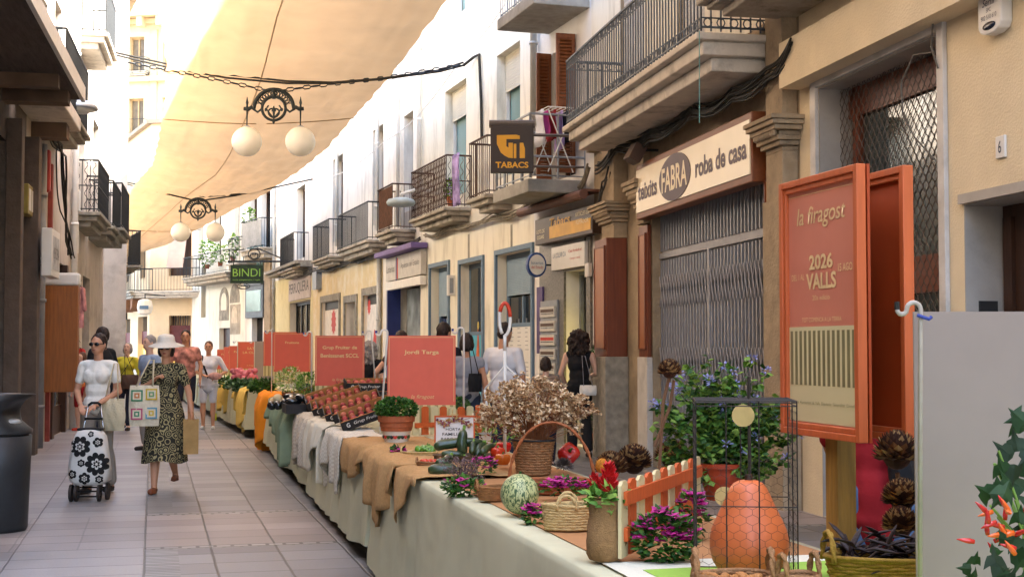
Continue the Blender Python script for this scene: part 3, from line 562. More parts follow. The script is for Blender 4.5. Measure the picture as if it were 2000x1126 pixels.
for i, h in enumerate(hs):
    a, b, c, e = h; OB.part('door_surround', stone_grey, (a-.2, a, .021, .06, 0, e+.2), (b, b+.2, .021, .06, 0, e+.2), (a, b, .021, .06, e, e+.2))
    if i == 1: OB.part('door', wood_dark, (a, b, -.33, -.28, 0, e)); continue
    pm = OB.part('poster_door', M('poster_white', '#d8d0c4', .7), (a, b, -.11, -.06, 0, e-.25), label='door covered by a white and red printed poster'); m = MB(); xm = (a+b)/2
    def star(cx, cz, r_): m.prism([(cx+(r_ if k % 2 else r_*.72)*cos(2*pi*k/24), cz+(r_ if k % 2 else r_*.72)*sin(2*pi*k/24)) for k in range(24)], -.059, -.056)
    if i == 0: star(xm-.1 if b-a > 1 else xm, 2.3, .42); star(a+.2, 1.9, .2); star(a+.3, .8, .3)
    else:
        star(b-.3, 2.6, .22); m.prism([(a+.02, 0.1), (b-.02, .1), (b-.02, .9), (b-.4, 1.1), (b-.5, 1.7), (b-.7, 1.3), (xm, 2.0), (a+.3, 1.8), (a+.02, 2.3)], -.059, -.056)
    m.build('red_print', poster_red, pm); OB.part('grating', iron, (a, b, -.1, -.08, e-.25, e))
for h in OB.holes[3:]: OB.win(h, frame=wood_dark)
pxbal(OB, 659, 717, 394, 468, .5, step=.12, thick=.3, style=0); pxbal(OB, 610, 641, 428, 499, .5, step=.12, thick=.25)
OB.pipe(OB.x(662), 4.5, 12.4, .05, white_paint); OB.pipe(OB.x(742), 4.5, 12.4, .05, white_paint); OB.pipe(.1, 0, 4.2, .06, zinc)
mz = R2.hit(625, 548, .1); OB.part('meter_box', grey_metal, (OB.x(629), OB.x(621), .02, .2, mz[1]-.25, mz[1]+.3))
HB = Bld(R2, R2.s(612), R2.L, 12.5, 'hairdresser_building', 'pale yellow house with a dark glazed hairdresser front', plaster_pale, [bh(566, 607, 588), uph(578, 594, 4.6, 7.1), uph(578, 592, 8.2, 10)], reveal=.3)
a, b, c, e = HB.holes[0]; HB.win(HB.holes[0], frame=M('black_frame', '#1c1a19', .5), n=4, fw=.1, glass=M('salon_glass', '#6b665a', .15, .5, 1.5, 0), name='shop_window')
HB.part('ground_plaster', M('plaster_lemon', '#cdbf90', .9, .06, 2, .2, 40, stain='#a89a72'), (.02, a, .001, .02, 0, 4.1), (b, HB.L-.02, .001, .02, 0, 4.1), (a, b, .001, .02, e, 4.1))
for h in HB.holes[1:]: HB.win(h, frame=wood_dark)
x0, zb = R2.hit(606, 580, .05); x1 = R2.s(564, .05); L = x1-x0; r = R2.root('hairdresser_sign', 'pale sign board reading PERRUQUERIA above the dark salon front', 'shop sign', x0, .021, zb); m = MB(); m.box(0, L, 0, .05, 0, .75); m.build('board', M('sign_lilac', '#b3a59c', .7), r); text('PERRUQUERIA', M('ink_dark', '#37332f', .6), r, L*.92, .42, (L/2, .052, .4), X_, Z_, bold=.01)
m = MB(); m.box(-.2, L+3.2, .02, .55, 1.1, 1.2); m.box(-.2, L+3.2, .02, .4, 1.0, 1.1); tag(m.build('canopy_ledge', stone_grey), 'thin grey projecting ledge over the salon front', 'ledge').matrix_world = r.matrix_basis
pxbal(HB, 546, 572, 454, 522, .5, step=.12, thick=.25)
HB.pipe(HB.x(538), 0, 12, .06, zinc)
# --- building with the hanging green sign
P3 = lambda px: R3.s(px)
def h3(p0, p1, yt, yb=None): return hole(R3, p0, p1, yt, yb)
def up3(p0, p1, z0, z1): a, b = sorted((R3.s(p0), R3.s(p1))); return (a, b, z0, z1)
GB = Bld(R3, 0, R3.s(478), 12.5, 'arched_shop_building', 'pale building with a dark arched shopfront behind the green hanging sign', plaster_pale, [h3(488, 513, 620), up3(508, 526, 5.2, 7.8), up3(485, 500, 5.2, 7.8)], reveal=.3)
for h in GB.holes[1:]: GB.win(h, frame=wood_dark)
a, b, c, e = GB.holes[0]; GB.part('door', dark_in, (a, b, -.29, -.2, 0, e)); GB.part('door_jamb', white_paint, (b-.3, b, -.2, .02, 0, e)); GB.part('shopfront', M('shopfront_grey', '#4e5254', .5, .2, 5), (a-.3, b+.3, .001, .12, e, e+1.3), (a-.3, b+.3, .001, .2, e+1.3, e+1.45), label='grey timber shop fascia with glazed band'); GB.part('fascia_glass', glass_teal, (a-.1, b+.1, .12, .14, e+.25, e+1.1), (a-.1, b+.1, .05, .1, e+1.5, e+2.9)); GB.part('corner_stone', stone_old, (.2, .9, .001, .1, 0, 5.0))
pxbal(GB, 468, 508, 425, 482, .7, step=.14, thick=.4); GB.part('balcony_screen', M('screen_white', '#a9a7a0', .8), (GB.x(508, .7)+.02, GB.x(469, .7), .675, .69, GB.xz(508, 482, .7)[1]+.1, GB.xz(508, 428, .7)[1]))
WB = Bld(R3, R3.s(478), R3.s(374), 12.5, 'muralled_building', 'cream building with arched window and painted arch shapes on its wall', plaster_cream, [h3(428, 449, 640), up3(392, 401, 2.9, 5.2), up3(455, 466, 5.6, 8.2), up3(418, 430, 5.6, 8.2), up3(384, 394, 5.6, 8.2)], reveal=.3)
a, b, c, e = WB.holes[0]; WB.part('door', wood_dark, (a, b, -.29, -.2, 0, e))
WB.win(WB.holes[1], n=2, frame=iron)
for h in WB.holes[2:]: WB.win(h, frame=wood_dark)
def archpatch(p0, p1, y0, y1, mat, name, ins=0):
    x0, z0 = R3.hit(p1, y1); x1, z1 = R3.hit(p0, y0); x0 -= WB.x0; x1 -= WB.x0; w_ = (x1-x0)/2; pts = [(x0, z0)]+[(x0+w_-w_*cos(q), z1-w_*.9+w_*.9*sin(q)) for q in [pi*i/10 for i in range(11)]]+[(x1, z0)]
    m = MB(); m.prism(pts, .001, .02+ins); return m.build(name, mat, WB.r)
mural_g = M('mural_grey', '#8f8778', .9, .5, 3); archpatch(429, 447, 562, 625, mural_g, 'painted_arch'); archpatch(433, 443, 572, 605, plaster_cream, 'painted_arch', .005); archpatch(450, 468, 555, 590, mural_g, 'painted_arch'); WB.part('mural_panel', M('mural_panel', '#a99c88', .9, .4, 2), (WB.x(469), WB.x(450), .001, .025, WB.xz(460, 652)[1], WB.xz(460, 594)[1])); archpatch(454, 465, 598, 630, M('mural_face', '#c9b9a0', .9, .2, 4), 'painted_arch', .02)
pxbal(WB, 356, 440, 487, 530, .9, step=.16, thick=.35); pxbal(WB, 444, 466, 462, 512, .8, step=.15, thick=.35)
# hanging green sign
p = at(450, 553, 48.5); q = at(514, 517, 48.5); r = thing('green_hanging_sign', 'dark green hanging board with light green letters reading BINDI', 'sign', p); wd = q.x-p.x; hh = q.z-p.z
m = MB(); m.box(0, wd, -.05, .05, 0, hh); m.build('board', M('bindi_green', '#16301f', .5, .3, 5), r, bevel=.01); lg = M('bindi_letters', '#7fae4a', .5); text('BINDI', lg, r, wd*.84, hh*.42, (wd*.5, -.052, hh*.58), (1, 0, 0), Z_, bold=.0); text('moda complements i regals', lg, r, wd*.84, hh*.1, (wd*.5, -.052, hh*.18), (1, 0, 0), Z_)
m = MB(); m.tube([(-.1, 0, hh+.12), (wd+.9, .0, hh+.12)], .035, 6)
for x in (.1, wd-.1): m.tube([(x, 0, hh), (x, 0, hh+.12)], .02, 5)
for s_ in (-1, 1):
    m.tube([(wd*.72+s_*(.05+.013*k)*cos(k*.5), 0, hh+.35+(.013*k+.02)*sin(k*.5)) for k in range(18)], .02, 5)
    m.tube([(wd*.4+s_*(.1+.01*k)*cos(k*.5), 0, -.12+(.006*k+.02)*sin(k*.5)) for k in range(16)], .015, 5)
m.tube([(wd+.9, 0, hh+.12), (wd*.8, 0, hh+.6)], .025, 5); m.build('bracket', iron, r)
# --- corner building that closes the street
def h1(W, p0, p1, yt, yb=None): return hole(W, p0, p1, yt, yb)
KB = Bld(E1, 0, E1.L, 12, 'corner_building', 'peach corner building with long balcony closing the street, dark barred shop window', plaster_peach, [h1(E1, 329, 374, 616), (E1.s(372), E1.s(328), 4.9, 7.4)], reveal=.3)
a, b, c, e = KB.holes[0]; KB.part('barred_shop_window', iron, *[(a+(b-a)*i/9-.015, a+(b-a)*i/9+.015, -.2, -.17, 0, e) for i in range(10)]); KB.part('shop_board', M('dark_red_board', '#5c2a24', .7, .2, 6), (a, b, -.15, -.1, 1.6, e-.45)); KB.part('lit_shop_interior', M('lit_interior', '#e0b060', .6, .5, 4, emit=.15), (a, b, -.29, -.27, 0, 1.6))
h = KB.holes[1]; KB.part('balcony_door', wood_dark, (h[0], h[1], -.28, -.2, h[2], h[3])); m = MB(); m.quad((h[0]+.2, -.05, h[3]-.1), (h[1]-.1, -.05, h[3]-.1), (h[1]-.2, .55, h[2]+.35), (h[0]+.1, .55, h[2]+.35)); m.build('fabric_blind', M('awning_pink', '#cfae98', .9, .05, 5, trans=.3), KB.r)
balcony(KB, -1.6, E1.L+.5, 1.0, 4.15, 5.2, thick=.3, step=.16, slab=slab_white)
KC = Bld(E2, 0, E2.L, 12, 'side_wing_building', 'peach side wing with three red shop doors behind the walkers', plaster_peach, [h1(E2, 200, 224, 626), h1(E2, 237, 254, 623), h1(E2, 269, 287, 618)]+[(E2.s(p1), E2.s(p0), 4.9, 7.6) if E2.s(p1) < E2.s(p0) else (E2.s(p0), E2.s(p1), 4.9, 7.6) for p0, p1 in ((210, 220), (240, 250), (272, 282))], reveal=.3)
for h in KC.holes[:3]:
    KC.part('shop_door', M('door_red', '#6a2c26', .6, .15, 5), (h[0], h[1], -.28, -.2, 1.7, h[3]-.7)); KC.part('door_glass', glass_dark, (h[0], h[1], -.28, -.25, h[3]-.7, h[3])); KC.part('lit_pane', M('lit_interior', '#e0b060', .6), (h[0], h[1], -.28, -.25, 0.2, 1.7))
for i, h in enumerate(KC.holes[3:]):
    KC.part('balcony_door', wood_dark, (h[0], h[1], -.28, -.2, h[2], h[3])); m = MB(); m.quad((h[0], .02, h[3]), (h[1], .02, h[3]), (h[1], .7, h[2]+.1), (h[0], .7, h[2]+.1)); m.build('fabric_blind', M('awning_grey', '#b6ada2', .9, .05, 5, trans=.3), KC.r)
balcony(KC, -.6, E2.L, 1.0, 4.15, 5.2, thick=.3, step=.16)
for i in range(9): x = .5+i*1.7; m = MB(); m.prism([(x, 3.85), (x+.6, 3.85), (x+.6, 3.3), (x+.2, 3.45)], .0, .7); m.build('corbel', M('corbel_brown', '#8b6246', .9, .2, 5), KC.r)
m = MB(); m.tube([(E2.L*.42+1.3*cos(q), .03, 2.6+1.3*sin(q)*1.0) for q in [pi*i/12+.2 for i in range(11)]], .1, 6); m.build('iron_arch', iron, KC.r)
p = at(283, 600, 62); r = thing('pharmacy_style_sign', 'small white lantern-shaped hanging sign under the corner balcony', 'sign', p); m = MB(); m.lathe([(.1, -.35), (.3, -.25), (.36, 0), (.3, .3), (.12, .38)], 8, sy=.4); m.build('lantern', white_paint, r); m = MB(); m.box(-.2, .2, -.17, -.15, -.08, .08); m.build('emblem', blue_ink, r); m = MB(); m.tube([(0, 0, .38), (0, 0, .6), (.5, 2.5, .6)], .03, 5); m.build('bracket', iron, r)
# tall ornate building above the far roofs
hs = []
for i in range(9):
    for z in (2, 7, 12, 16.6, 21): hs.append((1.0+i*2.6, 2.2+i*2.6, z, z+2.6))
OR = Bld(FAR, 0, 26, 25, 'ornate_apartment_building', 'tall sunlit classical apartment building far behind the shade cloth', M('pale_stone', '#c9b491', .9, .08, 2), hs, reveal=.5, depth=4)
m = MB()
for z in (6.2, 11.2, 16, 20.3, 24.4): m.box(-.3, 26.3, .001, .5, z, z+.35)
m.box(-.5, 26.5, .001, 1.2, 24.8, 25.4)
for i in range(18): m.box(i*1.45+.1, i*1.45+.5, .4, 1.1, 24.1, 24.8)
for i in range(10): m.box(i*2.6-.1+.05, i*2.6+.45, .001, .22, 0, 24)
m.build('cornice', M('pale_stone2', '#bfa67e', .9, .08, 2), OR.r)
for h in OR.holes:
    if h[2] > 8: OR.win(h, n=2, frame=M('pale_frame', '#a88c62', .7), fw=.12, glass=M('far_glass', '#6b5a42', .4, .3, 2))
for i in range(0, 9, 2):
    for z in (12, 16.6, 21): balcony(OR, .6+i*2.6, 2.6+i*2.6, .7, z, z+1.0, step=.25, thick=.3)
# ================================================================ LEFT SIDE (local x grows towards the camera)
LS = lambda px: L1.s(px)
def hl(p0, p1, yt, yb=None): return hole(L1, p0, p1, yt, yb)
plaster_left = M('plaster_left', '#b9aea0', .9, .08, 3, .2, 40, stain='#6e655c', stain_amt=.5)
# near dark building
h0 = (LS(42)+.25, LS(12), 0, L1.hit(20, 250)[1]); h00 = (LS(6), LS(-45), 0, 4.2)
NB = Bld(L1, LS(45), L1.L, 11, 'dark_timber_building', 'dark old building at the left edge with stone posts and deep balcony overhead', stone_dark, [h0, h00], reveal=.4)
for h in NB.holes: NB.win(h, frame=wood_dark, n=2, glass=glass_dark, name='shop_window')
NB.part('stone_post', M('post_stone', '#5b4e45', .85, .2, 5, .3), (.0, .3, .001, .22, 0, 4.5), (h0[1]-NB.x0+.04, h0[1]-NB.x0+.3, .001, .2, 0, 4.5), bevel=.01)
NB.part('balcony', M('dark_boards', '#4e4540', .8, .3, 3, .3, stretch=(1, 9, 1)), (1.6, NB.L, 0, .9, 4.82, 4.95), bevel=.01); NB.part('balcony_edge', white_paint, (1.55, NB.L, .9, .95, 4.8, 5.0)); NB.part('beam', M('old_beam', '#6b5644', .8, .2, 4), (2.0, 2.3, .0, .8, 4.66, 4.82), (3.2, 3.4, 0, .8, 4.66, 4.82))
# middle-left buildings
a_, b_ = LS(92), LS(45)
SB = Bld(L1, a_, b_, 11, 'red_trim_building', 'narrow stone house with red painted trim and a downpipe on the left', plaster_left, [(LS(86), LS(66), 0, 3.3), (LS(84), LS(66), 4.9, 7)], reveal=.3)
SB.part('ashlar', M('ashlar', '#8c7a68', .9, .15, 5, .4, 30), *[(SB.L-.55, SB.L-.02, .001, .09, i*.5, i*.5+.48) for i in range(9)], bevel=.012); SB.part('red_trim', M('red_trim', '#8c4038', .7, .2, 8), (SB.L-1.0, SB.L-.6, .001, .06, 0, 4.6), (.05, .2, .001, .07, 0, 4.5), bevel=.006)
SB.pipe(SB.L-1.15, 0, 4.6, .07, M('pipe_grey', '#7f8183', .5)); SB.win(SB.holes[0], frame=wood_dark, name='shop_window'); SB.win(SB.holes[1], frame=white_paint)
sb = SB.part('balcony', slab_white, (SB.L-1.4, SB.L+1.2, 0, .62, 4.84, 5.05), bevel=.02, label='small pale fronted balcony')
SB.part('beam', MATS['old_beam'], (SB.L-.9, SB.L-.5, 0, .5, 4.62, 4.84)); SB.part('red_pipe', M('red_pipe', '#a4342c', .5), (SB.L-1.5, SB.L-1.35, .02, .18, 3.9, 4.55), bevel=.03)
MBd = Bld(L1, LS(128), a_, 11, 'clothes_shop_building', 'plastered left house with open clothes shop and wooden sign case', plaster_left, [(LS(125), LS(97), 0, 3.0), (LS(112), LS(98), 5.2, 7.4)], reveal=.5)
h = MBd.holes[0]; MBd.part('shop_interior', dark_in, (h[0], h[1], -.49, -.45, 0, h[3])); MBd.part('door_jamb', wood_dark, (h[1]-.3, h[1], -.4, .06, 0, h[3]), (h[0], h[0]+.2, -.4, .06, 0, h[3])); MBd.win(MBd.holes[1], frame=white_paint)
MBd.part('glass_front', M('front_glass', '#8b8d88', .1, .2, 2, 0, spec=.9), (h[0]+.2, h[0]+1.2, -.1, -.07, .5, 2.6)); MBd.part('stall_riser', wood_dark, (h[0]+.2, h[0]+1.2, -.15, -.02, 0, .5))
# balcony with dark underside over it
bc = balcony(MBd, LS(102)-MBd.x0-.2, MBd.L+2.6, .5, 5.12, 6.2, thick=.24, slab=slab_mat)
FB = Bld(L1, LS(200), LS(128), 11, 'far_left_building', 'pale left house with stacked balconies of twisted iron at the bend', plaster_left, [(LS(150), LS(136), 0, 3.0), (LS(174), LS(160), 0, 3), (LS(160), LS(142), 4.3, 6.6), (LS(188), LS(176), 4.3, 6.6), (LS(160), LS(142), 7.9, 9.9)], reveal=.3)
for h in FB.holes: FB.win(h, frame=white_paint if h[2] > 1 else wood_dark)
FB.pipe(FB.x(133), 0, 11, .06, white_paint)
xa = FB.x(140); balcony(FB, xa-2.6, xa, .45, 4.12, 5.12, thick=.28, style=2, step=.13, slab=stone_grey); balcony(FB, xa-5.6, xa-3.1, .5, 4.12, 5.1, thick=.3, style=0, step=.13, slab=stone_grey); balcony(FB, .3, 2.9, .6, 4.2, 5.2, thick=.3, slab=stone_grey)
balcony(FB, xa-2.4, xa, .55, 7.6, 8.6, thick=.3, slab=slab_white); FB.part('wall_box', white_paint, (FB.L-.9, FB.L-.55, .001, .12, 3.3, 3.9), (FB.L-.95, FB.L-.6, .001, .14, 4.1, 4.5), bevel=.01)
wl2 = Wall((-20, 60), (-10.35, 37.2)); FB2 = Bld(wl2, 0, wl2.L-.3, 11, 'bend_building', 'grey house beyond the left bend with a small dark balcony', plaster_left, [(14, 15.5, 0, 2.8), (16.5, 18, 0, 2.8), (20, 21.4, 0, 2.8), (20, 21.3, 4.2, 6.4), (15, 16.3, 4.2, 6.4)], reveal=.3)
for h in FB2.holes: FB2.win(h, frame=wood_dark)
balcony(FB2, 19.5, 22, .7, 3.9, 4.9, slab=stone_grey)
# things on the left wall
def lroot(name, label, cat, px, z, o=0, group=None): return L1.root(name, label, cat, L1.s(px), o, z, group)
x_, z_ = L1.hit(150, 765, .55); zt = L1.hit(150, 556, .55)[1]
r = L1.root('wooden_sign_case', 'tall varnished wooden case with a white cap fixed above the left pavement', 'sign case', x_, .0, z_); m = MB(); m.box(-.28, .0, .02, .55, 0, zt-z_); m.build('case', wood_box, r, bevel=.01); m = MB(); m.box(-.3, .02, .02, .57, zt-z_, zt-z_+.2); m.build('cap', white_paint, r, bevel=.04)
x_, z_ = L1.hit(116, 545, .42); zt = L1.hit(116, 455, .42)[1]
r = L1.root('white_projecting_sign', 'white projecting box sign with grey lettering on the left facade', 'sign', x_, 0, z_); m = MB(); m.box(0, 1.0, .28, .42, 0, zt-z_); m.box(.3, .4, .0, .28, .2, .3); m.build('box', white_paint, r, bevel=.01); m = MB(); m.box(.1, .9, .421, .424, .1, zt-z_-.1); m.build('panel', M('sign_print', '#a8a9a9', .6, .3, 8), r); text('MERCERIA', M('ink_grey', '#5c5a58', .6), r, .7, .16, (.5, .426, .5*(zt-z_)), X_, Z_)
x_, z_ = L1.hit(66, 425, .14); r = L1.root('brass_sign_box', 'small yellow brass framed box on the left facade', 'sign', x_, 0, z_); m = MB(); m.box(0, .6, .01, .14, 0, .42); m.build('box', M('brass', '#8b7a3c', .5, .2, 6, metal=.3), r, bevel=.01); m = MB(); m.box(.06, .26, .141, .145, .06, .36); m.box(.33, .54, .141, .145, .06, .36); m.build('panel', white_paint, r)
p = at(112, 214, 22.0); r = thing('street_lamp', 'large round grey street lamp on a wall arm over the left pavement', 'street lamp', p); m = MB(); m.lathe([(.02, .14), (.2, .13), (.31, .07), (.33, .03), (.33, .0)][::-1], 24, c=(.31, 0, 0)); m.build('lamp_head', grey_metal, r, smooth=True); m = MB(); m.lathe([(.02, -.06), (.18, -.05), (.26, -.02), (.29, 0)], 20, c=(.31, 0, 0)); m.build('diffuser', M('lamp_glass', '#c9cbc8', .3), r, smooth=True); m = MB(); m.tube([(.2, 0, -.02), (.05, 0, -.1), (-.25, .1, .02)], [.07, .08, .05], 10); m.tube([(-.25, .1, .02), (-.75, .2, -.1)], .03, 8); m.build('arm', white_paint, r, smooth=True)
r = thing('security_camera', 'white bullet security camera under the left balcony', 'camera', at(98, 232, 20.6)); m = MB(); m.tube([(0, 0, 0), (.22, -.1, -.02)], .05, 10); m.build('housing', white_paint, r, smooth=True); m = MB(); m.tube([(0, 0, 0), (-.35, .1, .1)], .02, 6); m.build('bracket', iron, r)
# clothes hanging outside the shop
jean = M('denim', '#67788c', .9, .2, 20); 
def garment(px, py0, py1, d, w_, mat, label, name='hanging_shirt'):
    p0 = at(px, py0, d); h_ = p0.z-at(px, py1, d).z; r = thing(name, label, 'clothing', p0); m = MB(); pts = []
    nx, nz = 10, 8
    for sgn in (1, -1):
        vs = []; fs = []
        for j in range(nz+1):
            for i in range(nx+1):
                t = i/nx-.5; zz = -h_*j/nz; ww = w_*(1 if j > 1 else .8+.2*j/2)
                vs.append((t*ww, sgn*(.045+.018*sin(t*14+j*.6))*cos(t*pi*.98), zz))
        for j in range(nz):
            for i in range(nx): a = j*(nx+1)+i; fs.append((a, a+1, a+nx+2, a+nx+1))
        m.add(vs, fs)
    for s_ in (-1, 1): m.cap((s_*w_*.38, 0, -.06), .05, (s_*w_*.55, 0, -h_*.55), .045, 8)
    m.build('cloth', mat, r, smooth=True); m = MB(); m.tube([(-w_*.38, 0, -.02), (0, 0, .04), (w_*.38, 0, -.02)], .008, 5); m.tube([(0, 0, .04), (0, 0, .12), (.04, 0, .15), (.06, 0, .11)], .004, 5); m.build('hanger', iron, r); return r
garment(90, 702, 792, 23.2, .34, jean, 'blue denim shirt hanging outside the left clothes shop')
garment(151, 680, 762, 27.2, .3, M('red_cloth', '#b4332c', .9, .2, 10), 'red garment hanging at the corner of the left clothes shop')
garment(154, 560, 640, 27.4, .22, M('pink_cloth', '#c98a86', .9, .4, 8), 'long pink printed banner hanging on the left facade', 'hanging_banner')
# litter bin
p = on(-8, 1035); r = thing('litter_bin', 'dark grey rounded litter bin with sloping hood at the left edge', 'litter bin', p)
gb = M('bin_plastic', '#27292c', .45, .15, 12, .05); m = MB(); m.lathe([(.235, .0), (.25, .03), (.265, .5), (.275, .78)], 28); m.lathe([(.25, .78), (.25, .8)], 28); m.build('body', gb, r, smooth=True)
m = MB(); hp = [(.275, .80), (.28, .83), (.262, .9), (.255, .95), (.2, 1.08), (.08, 1.15), (.02, 1.155)]
n_ = 32; vs = []; fs = []
prof = [(.278, .80), (.28, .83), (.27, .90), (.27, .98), (.28, 1.06), (.3, 1.12)]
for i, (rr, z) in enumerate(prof):
    for j in range(n_):
        q = 2*pi*j/n_; f = max(0, cos(q)); cut = (f**1.5)*(0, 0, .14, .2, .1, 0)[i]
        zz = z - (.0 if i < 4 else (1-f)*.0); vs.append(((rr-cut)*cos(q), rr*sin(q), zz-(.10*max(0, -cos(q)) if i > 3 else 0)))
for i in range(len(prof)-1):
    for j in range(n_): fs.append((i*n_+j, i*n_+(j+1) % n_, (i+1)*n_+(j+1) % n_, (i+1)*n_+j))
b0 = (len(prof)-1)*n_; c0 = len(vs); vs.append((0, 0, 1.135)); fs += [(b0+j, b0+(j+1) % n_, c0) for j in range(n_)]
m.add(vs, fs); m.build('hood', gb, r, smooth=True); m = MB(); m.ell((.12, 0, .89), (.06, .14, .03)); m.build('opening', M('bin_liner', '#b7bbbd', .4), r, smooth=True)
# ================================================================ OVERHEAD: shade cloth, cables, lamps
rows = [(6, 0, 0, 0, 0, .3), (13, 310, -640, 1560, -760, .3), (18, 300, -220, 1080, -235, .3), (21, 303, -100, 960, -95, .2), (24, 307, 0, 872, 0, .08), (28, 326, 132, 768, 142, .0), (30.5, 322, 180, 726, 190, .2), (33, 318, 228, 693, 226, .05), (36.5, 308, 282, 640, 288, .3), (40, 298, 322, 592, 328, .22), (46, 256, 368, 512, 382, .02), (50, 232, 402, 455, 410, .2), (55, 212, 440, 392, 445, .06), (62, 200, 475, 320, 480, .2), (68, 188, 506, 215, 505, 0)]  # first row: unseen near stretch of cloth, added to dim the foreground light
def interp(d):
    for i in range(len(rows)-1):
        a, b = rows[i], rows[i+1]
        if a[0] <= d <= b[0]:
            t = (d-a[0])/(b[0]-a[0])
            if i == 0: return V((-1.6, d, 7.9)).lerp(V(at(b[1], b[2], b[0])), t), V((4.2, d, 8.2)).lerp(V(at(b[3], b[4], b[0])), t), .3
            A = [V(at(a[1], a[2], a[0])), V(at(a[3], a[4], a[0]))]; B_ = [V(at(b[1], b[2], b[0])), V(at(b[3], b[4], b[0]))]
            return A[0].lerp(B_[0], t), A[1].lerp(B_[1], t), a[5]*(1-t)+b[5]*t
vs = []; fs = []; nx = 40; ny = 190
for j in range(ny+1):
    d = 6+(68-6)*j/ny; a, b, sg = interp(d)
    for i in range(nx+1):
        t = i/nx; p = a.lerp(b, t); p.z -= (sg*.5+.1)*sin(pi*t) - .02*sin(d*3.1+t*4)*.6; eg = min(1, min(t, 1-t)*6)+.12; p.z += eg*.09*noise.noise(V((t*7, d*.9, 0)))+eg*.07*noise.noise(V((t*24, d*.3+t*5, 3)))+eg*.04*noise.noise(V((t*50, d*.3, 7)))
        edge = (1-min(t, 1-t)*2)**8; p.x += edge*.02*sin(d*5.5+t*9)
        vs.append(tuple(p))
for j in range(ny):
    for i in range(nx): k = j*(nx+1)+i; fs.append((k, k+1, k+nx+2, k+nx+1))
cloth_m = M('shade_cloth', '#b7946a', .95, .07, 1.2, .5, 130, trans=.38, stretch=(1, 1, 1))
m = MB(); m.add(vs, fs); tag(m.build('shade_cloth', cloth_m, smooth=True), 'long ochre shade cloth stretched above the street', 'awning')
m = MB()   # seams and carrying wires of the cloth
for d in (33, 55): a, b, s_ = interp(d); m.tube([a.lerp(b, t/10)+V((0, 0, -.06-(s_*.5+.1)*sin(pi*t/10))) for t in range(11)], .012, 5)
pts = []
for k in range(40): d = 14+k*1.3; a, b, s_ = interp(d); t = .42; pts.append(a.lerp(b, t)+V((0, 0, -(s_*.5+.1)*sin(pi*t)-.05)))
m.tube(pts, .014, 4); tag(m.build('cloth_wire', M('seam', '#8c7048', .8)), 'thin seam wire running under the ochre shade cloth', 'wire')
def sag(a, b, s_, n=20): a = V(a); b = V(b); return [a.lerp(b, i/n)+V((0, 0, -s_*4*(i/n)*(1-i/n))) for i in range(n+1)]
def chain(m, pts, r=.018, l=.16):
    tot = 0
    for i in range(len(pts)-1):
        a, b = V(pts[i]), V(pts[i+1]); k = max(1, int((b-a).length/l)); t = (b-a).normalized(); s1 = t.cross(V((0, 1, 0))).normalized(); s2 = t.cross(s1)
        for j in range(k):
            c = a+(b-a)*(j+.5)/k; s_ = s1 if j % 2 else s2; m.tube([c+t*l*.62*cos(q)+s_*.04*sin(q) for q in [2*pi*x/6 for x in range(6)]], r*.75, 4, closed=True)
